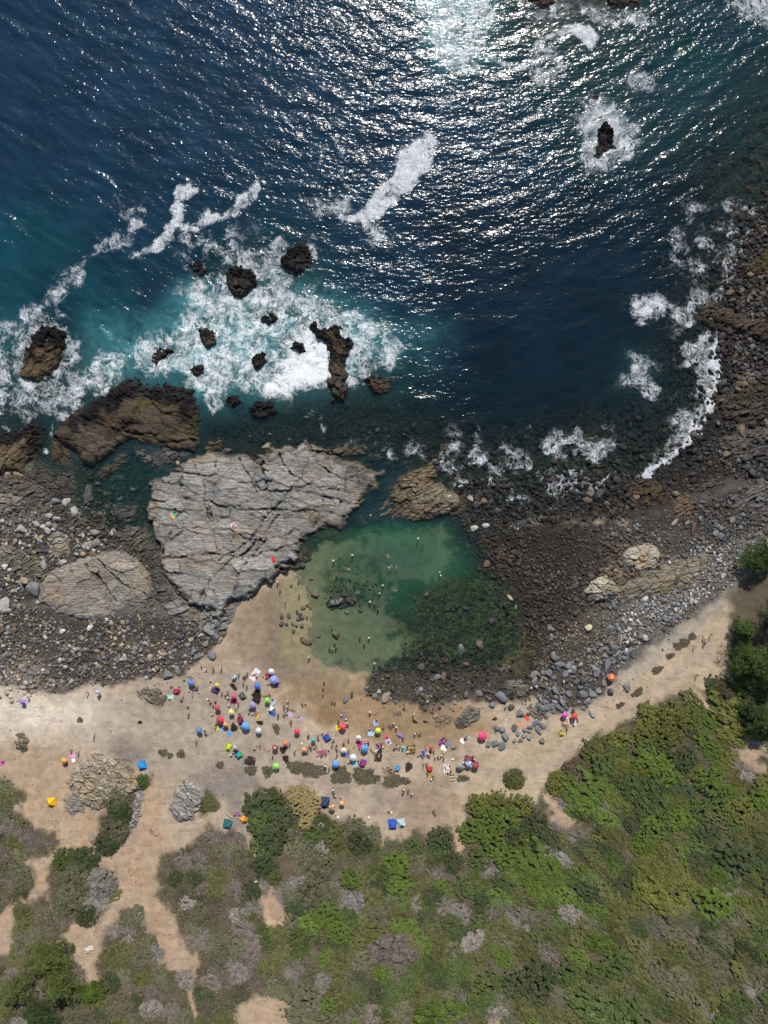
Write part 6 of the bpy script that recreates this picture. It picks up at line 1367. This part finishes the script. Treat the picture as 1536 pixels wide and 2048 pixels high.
# ------------------------------------------------------------------ plants
def leaves(C0, size, up, rng, asp=1.5, n=None):
    """one bent quad per centre"""
    n = len(C0)
    nn = rng.normal(size=(n, 3)); nn[:, 2] = np.abs(nn[:, 2]) + up; nn /= np.linalg.norm(nn, axis=1, keepdims=True)
    t = rng.normal(size=(n, 3)); t -= nn * (t * nn).sum(1, keepdims=True); t /= np.linalg.norm(t, axis=1, keepdims=True)
    b = np.cross(nn, t); s = (size * rng.uniform(.6, 1.4, n))[:, None]
    V = np.stack([C0 - t * s * asp, C0 + b * s, C0 + t * s * asp, C0 - b * s], 1).reshape(-1, 3)
    F = np.arange(n * 4).reshape(-1, 4)
    return V, F
def shrub_mesh(seed, style):
    r = np.random.default_rng(seed); Cc = []; val = []
    if style == 'leafy':      # rounded clumps of leaves, gaps between
        m = int(r.integers(120, 170))
        for _ in range(m):
            a, q = r.uniform(0, 6.28), math.sqrt(r.random()) * r.uniform(.75, 1.08)
            rad = r.uniform(.04, .125); zc = .46 * math.sqrt(max(0, 1 - min(q, 1) ** 2)) * r.uniform(.55, 1.1) + .08
            k = int(30 + 130 * (rad / .18) ** 2)
            d = r.normal(size=(k, 3)); d /= np.linalg.norm(d, axis=1, keepdims=True); d[:, 2] = np.abs(d[:, 2]) * .95 - .1
            Cc.append(np.array([q * math.cos(a), q * math.sin(a), zc]) + d * rad * r.uniform(.72, 1.05, (k, 1))); val.append(np.clip(r.normal(.5, .14) + r.normal(0, .12, k), 0, 1))
        size, up, asp = .024, .8, 1.5
    elif style == 'fine':     # small leaved, twiggy
        m = 150
        for _ in range(m):
            a, q = r.uniform(0, 6.28), math.sqrt(r.random()) * 1.05
            rad = r.uniform(.06, .15); zc = .42 * math.sqrt(max(0, 1 - min(q, 1) ** 2)) * r.uniform(.5, 1.15) + .05
            k = int(36 + 500 * rad * rad * 8)
            Cc.append(np.array([q * math.cos(a), q * math.sin(a), zc]) + r.normal(size=(k, 3)) * rad * np.array((.55, .55, .42))); val.append(np.clip(r.normal(.5, .2) + r.normal(0, .15, k), 0, 1))
        size, up, asp = .022, .45, 1.8
    C0 = np.concatenate(Cc); vv = np.concatenate(val)
    C0[:, 2] = np.maximum(C0[:, 2], .02)
    V, F = leaves(C0, size, up, r, asp)
    g = np.clip(fbm(C0[:, 0] * 2.2 + seed, C0[:, 1] * 2.2, seed, 2) * .5 + .35 + r.normal(0, .15, len(C0)), 0, 1)
    T = np.repeat(np.stack([vv, g, vv * 0], -1), 4, 0)
    return mesh_np('foliage', V, F, [M_LEAF], False, cols={'tint': T})
def twig_mesh(seed, n=1500, flat=.45):
    """bare grey branches radiating from the root, forking outward"""
    r = np.random.default_rng(seed); V = []; val = []
    mains = []
    for _ in range(26):
        a = r.uniform(0, 6.28); q = r.uniform(.6, 1.05)
        mains.append(np.array([q * math.cos(a), q * math.sin(a), flat * r.uniform(.4, 1.2) * (1.15 - q * .6)]))
    def seg(p, q, w, v_):
        d = q - p; s = np.cross(d, np.array([0, 0, 1.0])); s = s / (np.linalg.norm(s) + 1e-6) * w; u = np.array([0, 0, w])
        V.extend([p - s, p + s, q + s * .4, q - s * .4]); val.extend([v_] * 4)
    for mn in mains:
        seg(np.zeros(3), mn * .55 + np.array([0, 0, .08]), .018, .4); seg(mn * .55 + np.array([0, 0, .08]), mn, .010, .5)
    for _ in range(n):
        mn = mains[int(r.integers(0, len(mains)))]; f = r.uniform(.25, 1.0)
        p = mn * f + r.normal(0, .05, 3); d = r.normal(size=3); d[2] = abs(d[2]) * .5; d = d / np.linalg.norm(d) + mn / np.linalg.norm(mn) * .9
        seg(p, p + d * r.uniform(.05, .15), r.uniform(.005, .010), np.clip(r.normal(.5, .2), 0, 1))
    V = np.array(V); V[:, 2] = np.maximum(V[:, 2], .01)
    T = np.stack([np.array(val), np.zeros(len(val)), np.zeros(len(val))], -1)
    return mesh_np('branches', V, np.arange(len(V)).reshape(-1, 4), [M_DEAD], False, cols={'tint': T})
def stem_mesh(seed):
    r = np.random.default_rng(seed); bm = bmesh.new()
    for k in range(5):
        a = k * 1.26 + r.uniform(-.3, .3); p0 = Vector((0, 0, -.06)); p1 = Vector((.45 * math.cos(a), .45 * math.sin(a), .28))
        q = (p1 - p0).to_track_quat('Z', 'Y')
        A = [bm.verts.new(p0 + q @ Vector((.04 * math.cos(i * 1.257), .04 * math.sin(i * 1.257), 0))) for i in range(5)]
        Bv = [bm.verts.new(p1 + q @ Vector((.014 * math.cos(i * 1.257), .014 * math.sin(i * 1.257), 0))) for i in range(5)]
        for i in range(5): bm.faces.new((A[i], A[(i + 1) % 5], Bv[(i + 1) % 5], Bv[i]))
    me = bpy.data.meshes.new('stem'); bm.to_mesh(me); bm.free(); me.materials.append(M_TWIG); return me
LEAFY = [shrub_mesh(200 + i, 'leafy') for i in range(9)]; FINE = [shrub_mesh(300 + i, 'fine') for i in range(7)]; DEADM = [twig_mesh(400 + i) for i in range(6)]; STEM = stem_mesh(9)
GRN = dict(bright=('bright green', (.098, .142, .026)), mid=('mid green', (.080, .106, .032)), olive=('olive', (.112, .116, .040)), dark=('dark green', (.058, .074, .030)), sage=('grey green', (.128, .130, .072)), yellow=('yellow green', (.122, .132, .030)), heath=('dusky olive', (.105, .092, .058)), brown=('brown', (.14, .105, .07)), straw=('straw coloured', (.30, .235, .105)), dead=('bare grey', (.255, .228, .20)), silver=('bare silver grey', (.36, .335, .32)), mauve=('bare mauve brown', (.18, .145, .125)))
NS = dict(leafy_shrub=0, fine_shrub=0, dead_shrub=0)
def shrub(px, py, r, tone, style, rot=None, stretch=1.0, hs=1.0, label=None, name=None, z=None):
    nm, c = GRN[tone]
    lib = {'leafy': LEAFY, 'fine': FINE, 'dead': DEADM}[style]
    name = name or {'leafy': 'leafy_shrub', 'fine': 'fine_shrub', 'dead': 'dead_shrub'}[style]
    NS[name] = NS.get(name, 0) + 1
    rr = r / S
    zz = float(zground(px, py)); x, y = place(px, py, zz + rr * .3)
    sz = 'large' if r > 24 else ('medium' if r > 15 else 'small')
    kind_w = {'leafy': 'leafy shrub', 'fine': 'fine leaved shrub', 'dead': 'twiggy shrub'}[style]
    lab = label or tell(f'{sz} {nm} {kind_w}', px, py)
    if label: USED.add(label)
    ro = random.random() * 6.28 if rot is None else rot
    c = tuple(np.array(c) * random.uniform(.95, 1.36))
    t = link(name, lib[int(random.random() * len(lib))], loc=(x, y, zz - .05), rot=ro, scale=(rr * stretch, rr / math.sqrt(stretch), rr * hs * .85), color=c, label=lab, category='shrub', group={'leafy': 'leafy shrubs of the hillside scrub', 'fine': 'small leaved shrubs of the scrub', 'dead': 'bare twiggy shrubs of the scrub'}[style])
    link('stem', STEM, t, color=(.12, .09, .07))
# the ones that stand out
for q in '''515,1612,30,dark,leafy 545,1600,24,mid,leafy 560,1635,26,dark,leafy 522,1650,28,mid,leafy 545,1680,30,dark,leafy 525,1700,26,mid,leafy 560,1660,20,dead,dead 530,1735,26,dark,leafy 545,1752,18,mid,leafy
588,1590,17,straw,leafy 612,1592,18,straw,leafy 625,1608,18,straw,leafy 600,1612,20,straw,leafy 618,1630,18,straw,leafy 612,1648,14,straw,leafy 640,1652,20,mid,fine 628,1672,20,mid,leafy
690,1795,15,silver,dead 712,1800,16,silver,dead 700,1818,18,silver,dead 718,1822,14,silver,dead 684,1806,12,silver,dead 706,1830,12,dead,dead
1028,1560,17,olive,fine 1036,1566,12,yellow,leafy 230,1600,22,sage,fine 240,1632,24,dark,fine 225,1668,24,sage,fine 212,1690,20,dark,fine 252,1595,14,brown,fine 282,1566,15,mid,leafy 408,1606,17,olive,fine 425,1612,12,sage,fine
130,1725,22,mid,fine 170,1722,22,dark,fine 150,1760,26,sage,fine 200,1770,26,dead,fine 190,1810,24,dead,dead 140,1800,24,sage,fine 172,1835,20,dark,fine
960,1612,24,yellow,leafy 1000,1606,24,yellow,leafy 1045,1612,22,yellow,leafy 975,1640,26,bright,leafy 1015,1640,26,bright,leafy 940,1665,24,bright,leafy 985,1680,26,bright,leafy 1030,1675,24,dark,leafy 1010,1715,26,bright,leafy 960,1720,24,mid,leafy 1070,1650,26,dark,leafy 1090,1690,24,dark,fine
1180,1500,20,olive,leafy 1210,1530,26,mid,leafy 1240,1480,24,yellow,leafy 1300,1430,24,yellow,leafy 1345,1425,24,yellow,leafy 1380,1440,22,yellow,leafy 1290,1470,26,yellow,leafy 1340,1470,26,yellow,leafy 1300,1520,30,bright,leafy 1330,1550,28,bright,leafy 1370,1520,26,dark,leafy 1420,1560,28,bright,leafy 1450,1600,30,bright,leafy 1480,1620,28,yellow,leafy 1400,1620,26,mid,leafy 1310,1660,26,bright,leafy 1290,1690,22,bright,leafy 1350,1640,22,bright,leafy 1260,1580,26,dark,leafy 1150,1545,22,brown,fine 1120,1570,22,yellow,fine 1520,1600,26,bright,leafy
620,1850,24,bright,leafy 650,1835,26,bright,leafy 600,1880,22,mid,leafy 680,1870,22,bright,leafy 750,1870,20,yellow,leafy 790,1730,26,bright,leafy 800,1770,26,bright,leafy 780,1750,22,mid,leafy 830,1694,18,mid,leafy 880,1680,24,dark,leafy 640,1740,26,sage,fine 620,1790,26,sage,fine 700,1760,20,bright,leafy 720,1690,22,dark,fine 670,1680,24,olive,leafy
1240,1930,30,mid,leafy 1200,1950,26,mid,leafy 1080,1960,34,dark,leafy 1030,1970,30,dark,leafy 980,1970,28,mid,leafy 1140,1950,28,mid,leafy'''.split():
    a_ = q.split(','); shrub(float(a_[0]), float(a_[1]), float(a_[2]) * 1.1, a_[3], a_[4])
PLACED = [(float(q.split(',')[0]), float(q.split(',')[1]), float(q.split(',')[2])) for q in []]
# the rest of the scrub, fitted in around them
r = np.random.default_rng(33)
cx_, cy_ = r.uniform(-60, 1596, 9000), r.uniform(1370, 2110, 9000)
ms_ = G.sample(m_scrub, cx_, cy_); cx_, cy_ = cx_[ms_ > .6], cy_[ms_ > .6]
taken = [(o.location.x, o.location.y, max(o.scale.x, o.scale.y)) for o in COL.objects if o.name.startswith(('leafy_shrub', 'fine_shrub'))]
TK = np.array(taken)
def nz(px, py, k, s): return float(fbm(np.array([px / k]), np.array([py / k]), s, 3)[0])
for rad in (27, 23, 20, 17, 14, 11, 9):
    for px, py in zip(cx_, cy_):
        if len(TK) > 800: break
        if float(G.sample(m_scrub, px + rad * .8, py)) < .35 or float(G.sample(m_scrub, px - rad * .8, py)) < .35 or float(G.sample(m_scrub, px, py + rad * .8)) < .35 or float(G.sample(m_scrub, px, py - rad * .8)) < .35: continue
        if px < 470 and rad > 21: continue
        zz = float(zground(px, py)); x, y = place(px, py, zz + rad / S * .3)
        if (((TK[:, 0] - x) ** 2 + (TK[:, 1] - y) ** 2) < (.62 * (TK[:, 2] + rad / S)) ** 2).any(): continue
        n1, n2, u = nz(px, py, 120, 50), nz(px, py, 60, 51), r.random()
        if px > 930 and py < 1830:
            tone = 'yellow' if n1 > .35 and u < .7 else ('bright' if u < .38 + n1 * .4 else ('olive' if u < .60 else ('dark' if u < .74 else ('dead' if u < .83 else 'mid'))))
        elif px < 500:
            tone = 'sage' if u < .38 else ('dead' if u < .50 + n2 * .2 else ('mauve' if u < .76 else ('olive' if u < .88 else ('heath' if u < .96 else 'dark'))))
        else:
            tone = 'olive' if u < .25 else ('mid' if u < .38 + n1 * .2 else ('dead' if u < .52 + n2 * .22 else ('bright' if u < .74 and n1 > -.1 else ('sage' if u < .86 else ('dark' if u < .92 else 'mauve')))))
        if py > 1950 and px > 1150 and u > .5: tone = 'sage' if u < .75 else 'olive'
        if tone in ('dead', 'silver', 'mauve'): style = 'dead' if r.random() < (.72 if px > 500 else .4) and NS['dead_shrub'] < 290 else 'fine'
        elif tone in ('bright', 'mid', 'yellow', 'dark'): style = 'leafy' if r.random() < (.66 if px > 930 else (.10 if px < 470 else .6)) and NS['leafy_shrub'] < 295 else 'fine'
        else: style = 'fine' if r.random() < .7 and NS['fine_shrub'] < 295 else 'leafy'
        if style == 'leafy' and NS['leafy_shrub'] > 294: style = 'fine'
        if style == 'fine' and NS['fine_shrub'] > 294: style = 'leafy' if NS['leafy_shrub'] < 295 else 'dead'
        if NS.get({'leafy': 'leafy_shrub', 'fine': 'fine_shrub', 'dead': 'dead_shrub'}[style], 0) >= 296: continue
        if style == 'dead' and rad > 16: rad = 14
        TK = np.vstack([TK, (x, y, rad / S)])
        wind = px > 1000
        shrub(px, py, rad * (1.62 if px > 900 else (1.5 if px > 480 else 1.30)), tone, style, rot=(-.72 + r.normal(0, .2)) if wind else None, stretch=r.uniform(1.3, 1.75) if wind else r.uniform(1.0, 1.25), hs=r.uniform(.55, .9) * (.75 if px < 470 else .85))
print('shrubs', NS)
# undergrowth between the shrubs
r = np.random.default_rng(44); n = 260000
ux, uy = r.uniform(-66, 1600, n), r.uniform(1375, 2112, n); k = (G.sample(m_scrub, ux, uy) > r.uniform(.25, .95, n)) & (fbm(ux / 25, uy / 25, 61, 3) > -.45)
ux, uy = ux[k], uy[k]; uz = zground(ux, uy); gx, gy = place(ux, uy, uz)
C0 = np.stack([gx, gy, uz + r.uniform(.02, .45, len(ux)) * (.4 + .6 * (fbm(ux / 18, uy / 18, 62, 2) > 0))], -1)
Vu, Fu = leaves(C0, .10, .5, r, 1.7)
t1 = np.clip(.5 + .35 * fbm(ux / 30, uy / 30, 63, 3), 0, 1)[:, None]; t2 = (r.random(len(ux)) < .30)[:, None]
Cu = (np.array((.074, .090, .026)) * (1 - t1) + np.array((.130, .130, .045)) * t1) * (1 - t2) + np.array((.25, .21, .175)) * t2
M_UNDER = mat_tint('undergrowth_leaf', .85, .2)
link('undergrowth', mesh_np('undergrowth', Vu, Fu, [M_UNDER], False, cols={'tint': np.repeat(Cu * r.uniform(.6, 1.3, (len(Cu), 1)), 4, 0)}), kind='stuff', label='low weeds and dry twigs between the hillside shrubs')
# dry grass on the bare slopes and shore edge
n = 26000; ux, uy = r.uniform(-66, 1600, n), r.uniform(1340, 2112, n)
dry = np.zeros(G.X.shape)
for s in ('-80,1600 130,1620 180,1680 100,1760 60,1740 -80,1700', '230,1700 300,1690 320,1760 400,1900 330,1900 260,1800', '150,1850 210,1880 200,1960 160,1940', '1180,1370 1330,1270 1400,1240 1380,1290 1240,1380 1200,1440', '20,1480 60,1500 60,1540 20,1540', '140,1620 180,1620 230,1700 170,1700'):
    dry = np.maximum(dry, G.poly(P(s), 30, 14))
k = (G.sample(dry * (1 - m_scrub), ux, uy) > r.uniform(.3, 1, n)) & (fbm(ux / 14, uy / 14, 71, 3) > .05); ux, uy = ux[k], uy[k]; uz = zground(ux, uy); gx, gy = place(ux, uy, uz)
Vu, Fu = leaves(np.stack([gx, gy, uz + r.uniform(.02, .18, len(ux))], -1), .085, .2, r, 2.4)
link('dry_grass', mesh_np('dry_grass', Vu, Fu, [M_UNDER], False, cols={'tint': np.repeat(np.array((.24, .185, .105))[None] * r.uniform(.5, 1.25, (len(ux), 1)), 4, 0)}), kind='stuff', label='dry straw tufts on the sandy slopes')

# flat mats of ground cover and seaweed on the sand
def mat_plant(px, py, w, l, ang, tone, label, name='ground_cover_plant', cat='plant', h=.22, dens=1.0):
    nm = GRN[tone][1] if tone in GRN else tone
    rr = np.random.default_rng(int(px * 3 + py)); n = int(w * l * 3.2 * dens)
    a, q = rr.uniform(0, 6.28, n), np.sqrt(rr.random(n)); lob = 1 + .16 * np.sin(a * 3 + px) + .10 * np.sin(a * 7 + py) + .05 * np.sin(a * 13)
    lx, ly = q * np.cos(a) * w / 2 / S * lob, q * np.sin(a) * l / 2 / S * lob
    kk = fbm(lx * 1.6 + px, ly * 1.6, 3, 3) > -.75; lx, ly, q = lx[kk], ly[kk], q[kk]
    lz = h * np.sqrt(np.clip(1 - q ** 2, 0, 1)) * (.6 + .5 * rr.random(len(lx))) + .02
    V, F = leaves(np.stack([lx, ly, lz], -1), .075, .9, rr, 1.5)
    v = np.clip(.45 + .25 * fbm(lx * 1.2, ly * 1.2 + px, 9, 3) + rr.normal(0, .16, len(lx)), 0, 1)
    me = mesh_np(name, V, F, [M_LEAF], False, cols={'tint': np.repeat(np.stack([v, rr.random(len(lx)) * .9, v], -1), 4, 0)})
    x, y, z = at(px, py); USED.add(label)
    link(name, me, loc=(x, y, z), rot=ang, color=nm, label=label, category=cat)
MG = (.135, .120, .075); MP = (.060, .040, .036)
for row in ((622, 1541, 62, 32, -.25, 'widest olive ground cover mat along the path'), (590, 1535, 34, 24, -.3, 'olive ground cover mat at the western end of the row of mats'), (682, 1552, 40, 36, .1, 'roundish olive ground cover mat inland of the cornflower parasol'), (730, 1556, 56, 34, -.25, 'broad olive ground cover mat inland of the purple shelter'),
            (788, 1564, 54, 26, .2, 'ragged olive ground cover mat beneath the sandstone block'), (740, 1543, 18, 12, 0, 'small tuft of ground cover at the seaward edge of a broad mat'), (814, 1563, 14, 12, .4, 'small upright plant at the path end of the row of mats'), (502, 1541, 24, 20, 0, 'round olive ground cover cushion joined to a purple one'), (535, 1543, 22, 24, .2, 'round olive ground cover cushion west of the neon green parasol'),
            (326, 1505, 18, 16, 0, 'olive cushion plant on open sand inland of the western beach'), (340, 1511, 12, 13, 0, 'small olive cushion plant next to the larger sand one'), (362, 1508, 16, 18, 0, 'sparse olive cushion plant by pale stones on the sand'), (926, 1557, 26, 13, .05, 'flat brown green plant beside the lounger mat'), (160, 1440, 12, 11, 0, 'lone dark tuft on the pale western sand'),
            (440, 1530, 16, 14, .4, 'thin dry tuft on the grey trodden ground'), (553, 1459, 12, 24, .2, 'thin brown dry plant on sand near the lone whitish parasol'), (1370, 1285, 22, 18, 0, 'grassy cushion beside the trail fork'), (1357, 1292, 20, 16, 0, 'straw tinted cushion beside the white seated walker'), (1340, 1312, 18, 12, .4, 'sage cushion on the stony bank of the trail'), (1315, 1340, 24, 14, .5, 'grey green cushion strip along the trail edge'), (1275, 1385, 26, 14, .6, 'thin weedy strip above the eastern trail'), (1240, 1410, 18, 12, .5, 'weedy patch at the foot of the stony bank'), (1385, 1273, 16, 14, 0, 'small green cushion at the top of the trail')):
    mat_plant(*row[:5], MG, row[5], dens=.8)
for row in ((500, 1522, 22, 18, 0, 'purple brown cushion plant inland of the blue and green shelter'), (817, 1534, 13, 20, -.4, 'dark spiky plant east of the cyan shelter'), (757, 1513, 14, 26, -.3, 'brown dead plant beside the driftwood log')):
    mat_plant(*row[:5], MP, row[5], h=.35)
SWD = (.040, .024, .016)
for row in ((513, 1388, 18, 14, .2, 'dark seaweed heap, seaward half, inland of the bright blue parasol'), (514, 1399, 16, 18, 0, 'dark seaweed heap, inland half, above the dusty lilac parasol'), (465, 1370, 9, 8, 0, 'small dark seaweed clump between walkers'), (470, 1376, 7, 9, .5, 'small dark seaweed clump inland of another'), (468, 1455, 13, 16, .3, 'brown seaweed clump between orange and sky blue parasols'), (520, 1445, 14, 8, -.2, 'flat brown seaweed clump seaward of the lone whitish parasol'),
            (566, 1500, 12, 14, .2, 'brown clump inland of the plain orange parasol'), (572, 1518, 11, 16, .3, 'lower brown clump near the low green mats'), (830, 1443, 12, 5, -.5, 'dark kelp strand on the wet sand'), (850, 1443, 9, 4, -.3, 'short kelp strand east of another on wet sand'), (280, 1444, 8, 6, .2, 'lone seaweed scrap on the western sand'), (1260, 1290, 14, 12, .3, 'rust brown weed caught in the eastern stones'), (1330, 1240, 13, 10, .2, 'rust brown weed patch high in the pale stones')):
    mat_plant(*row[:5], SWD, row[5], name='seaweed_clump', cat='seaweed', h=.28)
# thin green scum and weed on the sunken bed of the pool
def log(px, py, ln, rad, ang, label, col=(.30, .24, .18), name='driftwood_log', cat='log'):
    x, y, z = at(px, py); L_ = ln / S
    bm = bmesh.new(); prev = None; rr = random.Random(int(px))
    for i in range(9):
        f = i / 8 - .5; rd = rad * (1 - .35 * (f + .5)) * rr.uniform(.85, 1.15)
        c_ = Vector((f * L_, .06 * L_ * math.sin(f * 5 + px), rad * .7))
        ring = [bm.verts.new(c_ + Vector((0, rd * math.cos(a), rd * math.sin(a)))) for a in [k * math.pi / 3.5 for k in range(7)]]
        if prev:
            for k in range(7): bm.faces.new((prev[k], prev[(k + 1) % 7], ring[(k + 1) % 7], ring[k]))
        else: bm.faces.new(ring[::-1])
        prev = ring
    bm.faces.new(prev)
    me = bpy.data.meshes.new(name); bm.to_mesh(me); bm.free(); me.materials.append(M_WOOD)
    t = link(name, me, loc=(x, y, z), rot=ang, color=col, label=label, category=cat)
    link('branch_stub', tube_mesh('branch_stub', (L_ * .1, 0, rad), (L_ * .22, rad * 2.6, rad * 2.2), rad * .45, rad * .25, 6, M_WOOD), t, color=col)
log(745, 1504, 16, .13, -.75, 'dark driftwood log pointing at the azure parasol', (.10, .07, .05)); log(785, 1512, 13, .07, -.5, 'thin driftwood stick on open sand', (.20, .15, .10)); log(254, 1519, 20, .16, -.15, 'driftwood log at the seaward foot of the tan outcrop', (.20, .16, .13)); log(463, 1632, 22, .18, -.35, 'pale log seat at the camp by the teal tent', (.42, .36, .31)); log(480, 1684, 20, .08, .15, 'thin white pole on the ground by the big green bush', (.62, .58, .52), 'fallen_pole', 'pole'); log(506, 1710, 10, .10, .35, 'short white post lying by the bush trail', (.70, .66, .60), 'fallen_pole', 'pole'); log(810, 1420, 12, .08, -.3, 'small stick on the brown wet sand', (.14, .10, .07)); log(556, 1842, 22, .1, 1.2, 'bare fallen branch on the small dirt clearing', (.26, .21, .17)); log(190, 1865, 16, .09, 1.3, 'grey fallen branch above the white chalky patch', (.24, .20, .17))
# white pipe frame lying on the green bush
x, y, z = at(641, 1650); fr_ = link('metal_frame', None, loc=(x, y, z + 1.0), rot=(.1, .05, -.55), label='empty white pipe frame lying on a green shrub', category='frame')
for nm_, p0, p1 in (('long_pipe', (-.45, -.9, 0), (-.45, .9, 0)), ('long_pipe', (.45, -.9, 0), (.45, .9, 0)), ('short_pipe', (-.45, .9, .01), (.45, .9, .01)), ('short_pipe', (-.45, -.9, .01), (.45, -.9, .01))):
    link(nm_, tube_mesh(nm_, p0, p1, .05, .05, 8, M_METAL), fr_, color=(.72, .72, .68))
rock('chalk_rock', 'whitish chalky rock in the clearing at the western scrub', '166,1898 178,1888 192,1896 188,1908 172,1910', .5, (.58, .52, .46), cell=(1.6, .9), wet=0, edge=.8)
rock('soil_rock', 'tan boulder half buried at the trail bend', '178,1676 190,1670 198,1682 190,1692 180,1690', .8, (.36, .28, .21), cell=(3, 2), wet=0, edge=1.0)
rock('soil_rock', 'grey pink rock slab lying in the inland trail', '304,1660 316,1652 322,1664 314,1672', .4, (.36, .29, .25), cell=(3, 2), wet=0, edge=.6)

# trees along the eastern edge
def tree(px, py, hgt, rad, tone, label, seed, boughs=70, droop=.2, size=.16):
    rr = np.random.default_rng(seed); zz = float(zground(px, py)); x, y = place(px, py, zz + hgt * .6)
    t = link('pine_tree', None, loc=(x, y, zz - .1), label=label, category='tree', group='pine trees')
    link('trunk', tube_mesh('trunk', (0, 0, -.2), (0, 0, hgt * .95), .28, .05, 9, M_TWIG), t, color=(.11, .08, .06))
    Cc, val, D = [], [], []
    bm = bmesh.new()
    for k in range(boughs):
        f = rr.random() ** .8; zc = hgt * (.22 + .76 * f); a = rr.uniform(0, 6.28); ln = rad * (1.05 - .85 * f ** 1.6) * rr.uniform(.7, 1.12)
        d = np.array([math.cos(a), math.sin(a), .12 - droop * rr.random()])
        n = int(26 + 120 * ln / rad * 1.0)
        s = rr.random(n) ** .7 * ln
        side = np.array([-math.sin(a), math.cos(a), 0]); wd = .16 * ln + .10
        p = np.array([0, 0, zc]) + d * s[:, None] + side * (rr.normal(0, 1, n) * wd * (.35 + .65 * (1 - s / ln)))[:, None]; p[:, 2] += rr.normal(0, .13, n) + .25 * np.sin(s / ln * 2.5)
        Cc.append(p); vb = rr.normal(.5, .15); val.append(np.clip(vb + rr.normal(0, .14, n), 0, 1)); D.append(np.repeat(d[None], n, 0))
        p1 = Vector(d * ln * .8) + Vector((0, 0, zc)); p0 = Vector((0, 0, zc)); q = (p1 - p0).to_track_quat('Z', 'Y')
        A = [bm.verts.new(p0 + q @ Vector((.05 * math.cos(i * 2.09), .05 * math.sin(i * 2.09), 0))) for i in range(3)]; tip = bm.verts.new(p1)
        for i in range(3): bm.faces.new((A[i], A[(i + 1) % 3], tip))
    C0 = np.concatenate(Cc); vv = np.concatenate(val); d = np.concatenate(D) + rr.normal(0, .45, (len(C0), 3)); d /= np.linalg.norm(d, axis=1, keepdims=True)
    b = np.cross(d, rr.normal(size=d.shape)); b /= np.linalg.norm(b, axis=1, keepdims=True); s = (size * rr.uniform(.6, 1.4, len(C0)))[:, None]
    V = np.stack([C0 - d * s, C0 + b * s * .34, C0 + d * s * 1.5, C0 - b * s * .34], 1).reshape(-1, 3)
    g = rr.random(len(C0)) * .75
    link('crown', mesh_np('crown', V, np.arange(len(V)).reshape(-1, 4), [M_LEAF], False, cols={'tint': np.repeat(np.stack([vv, g, vv], -1), 4, 0)}), t, color=GRN[tone][1] if tone in GRN else tone)
    me = bpy.data.meshes.new('bough'); bm.to_mesh(me); bm.free(); me.materials.append(M_TWIG); link('boughs', me, t, color=(.10, .075, .055))
PG = (.050, .085, .020)
tree(1512, 1128, 6.5, 4.4, PG, 'spreading pine at the seaward end of the eastern trees', 1)
tree(1540, 1110, 7, 4.2, (.045, .075, .02), 'pine cut by the edge of the view behind a spreading pine', 2)
tree(1500, 1322, 9, 6.0, (.062, .095, .022), 'biggest pine with drooping boughs over the trail', 3, 110, .35, .2)
tree(1545, 1345, 9.5, 5.6, (.055, .085, .02), 'pine at the edge of the view inland of the biggest pine', 4, 90, .3)
tree(1490, 1262, 7.5, 3.0, (.06, .105, .02), 'slim bright pine on the shaded side of the trail', 5, 60, .3)
tree(1560, 1235, 10, 5.5, (.03, .05, .016), 'dark pine at the edge of the view above the shaded hollow', 6, 80, .2)
tree(1528, 1448, 6.5, 4.6, (.055, .085, .024), 'low pine at the eastern edge inland of the shade', 7, 80, .2)
tree(1500, 1425, 5, 3.2, (.04, .06, .02), 'small dark pine half in the shade of its neighbours', 8, 60)
tree(1452, 1385, 3, 2.8, (.13, .105, .06), 'low tan needled pine bush beside the narrow trail', 9, 60, .1, .12)
tree(90, 1920, 6, 6.2, (.115, .145, .034), 'light green conifer in the western scrub corner', 10, 100, .25)
tree(118, 1975, 7, 5.8, (.10, .13, .032), 'conifer with fanned boughs inland of a lighter one', 11, 100, .3)
tree(30, 1985, 5, 4.8, (.11, .135, .04), 'conifer at the western edge of the scrub', 12, 80)
tree(80, 2030, 6.5, 5.0, (.05, .075, .025), 'dark conifer at the bottom edge of the western scrub', 13, 90)
tree(185, 1985, 2.2, 3.2, (.10, .15, .02), 'vivid green low conifer beside the chalky clearing', 14, 70, .1)
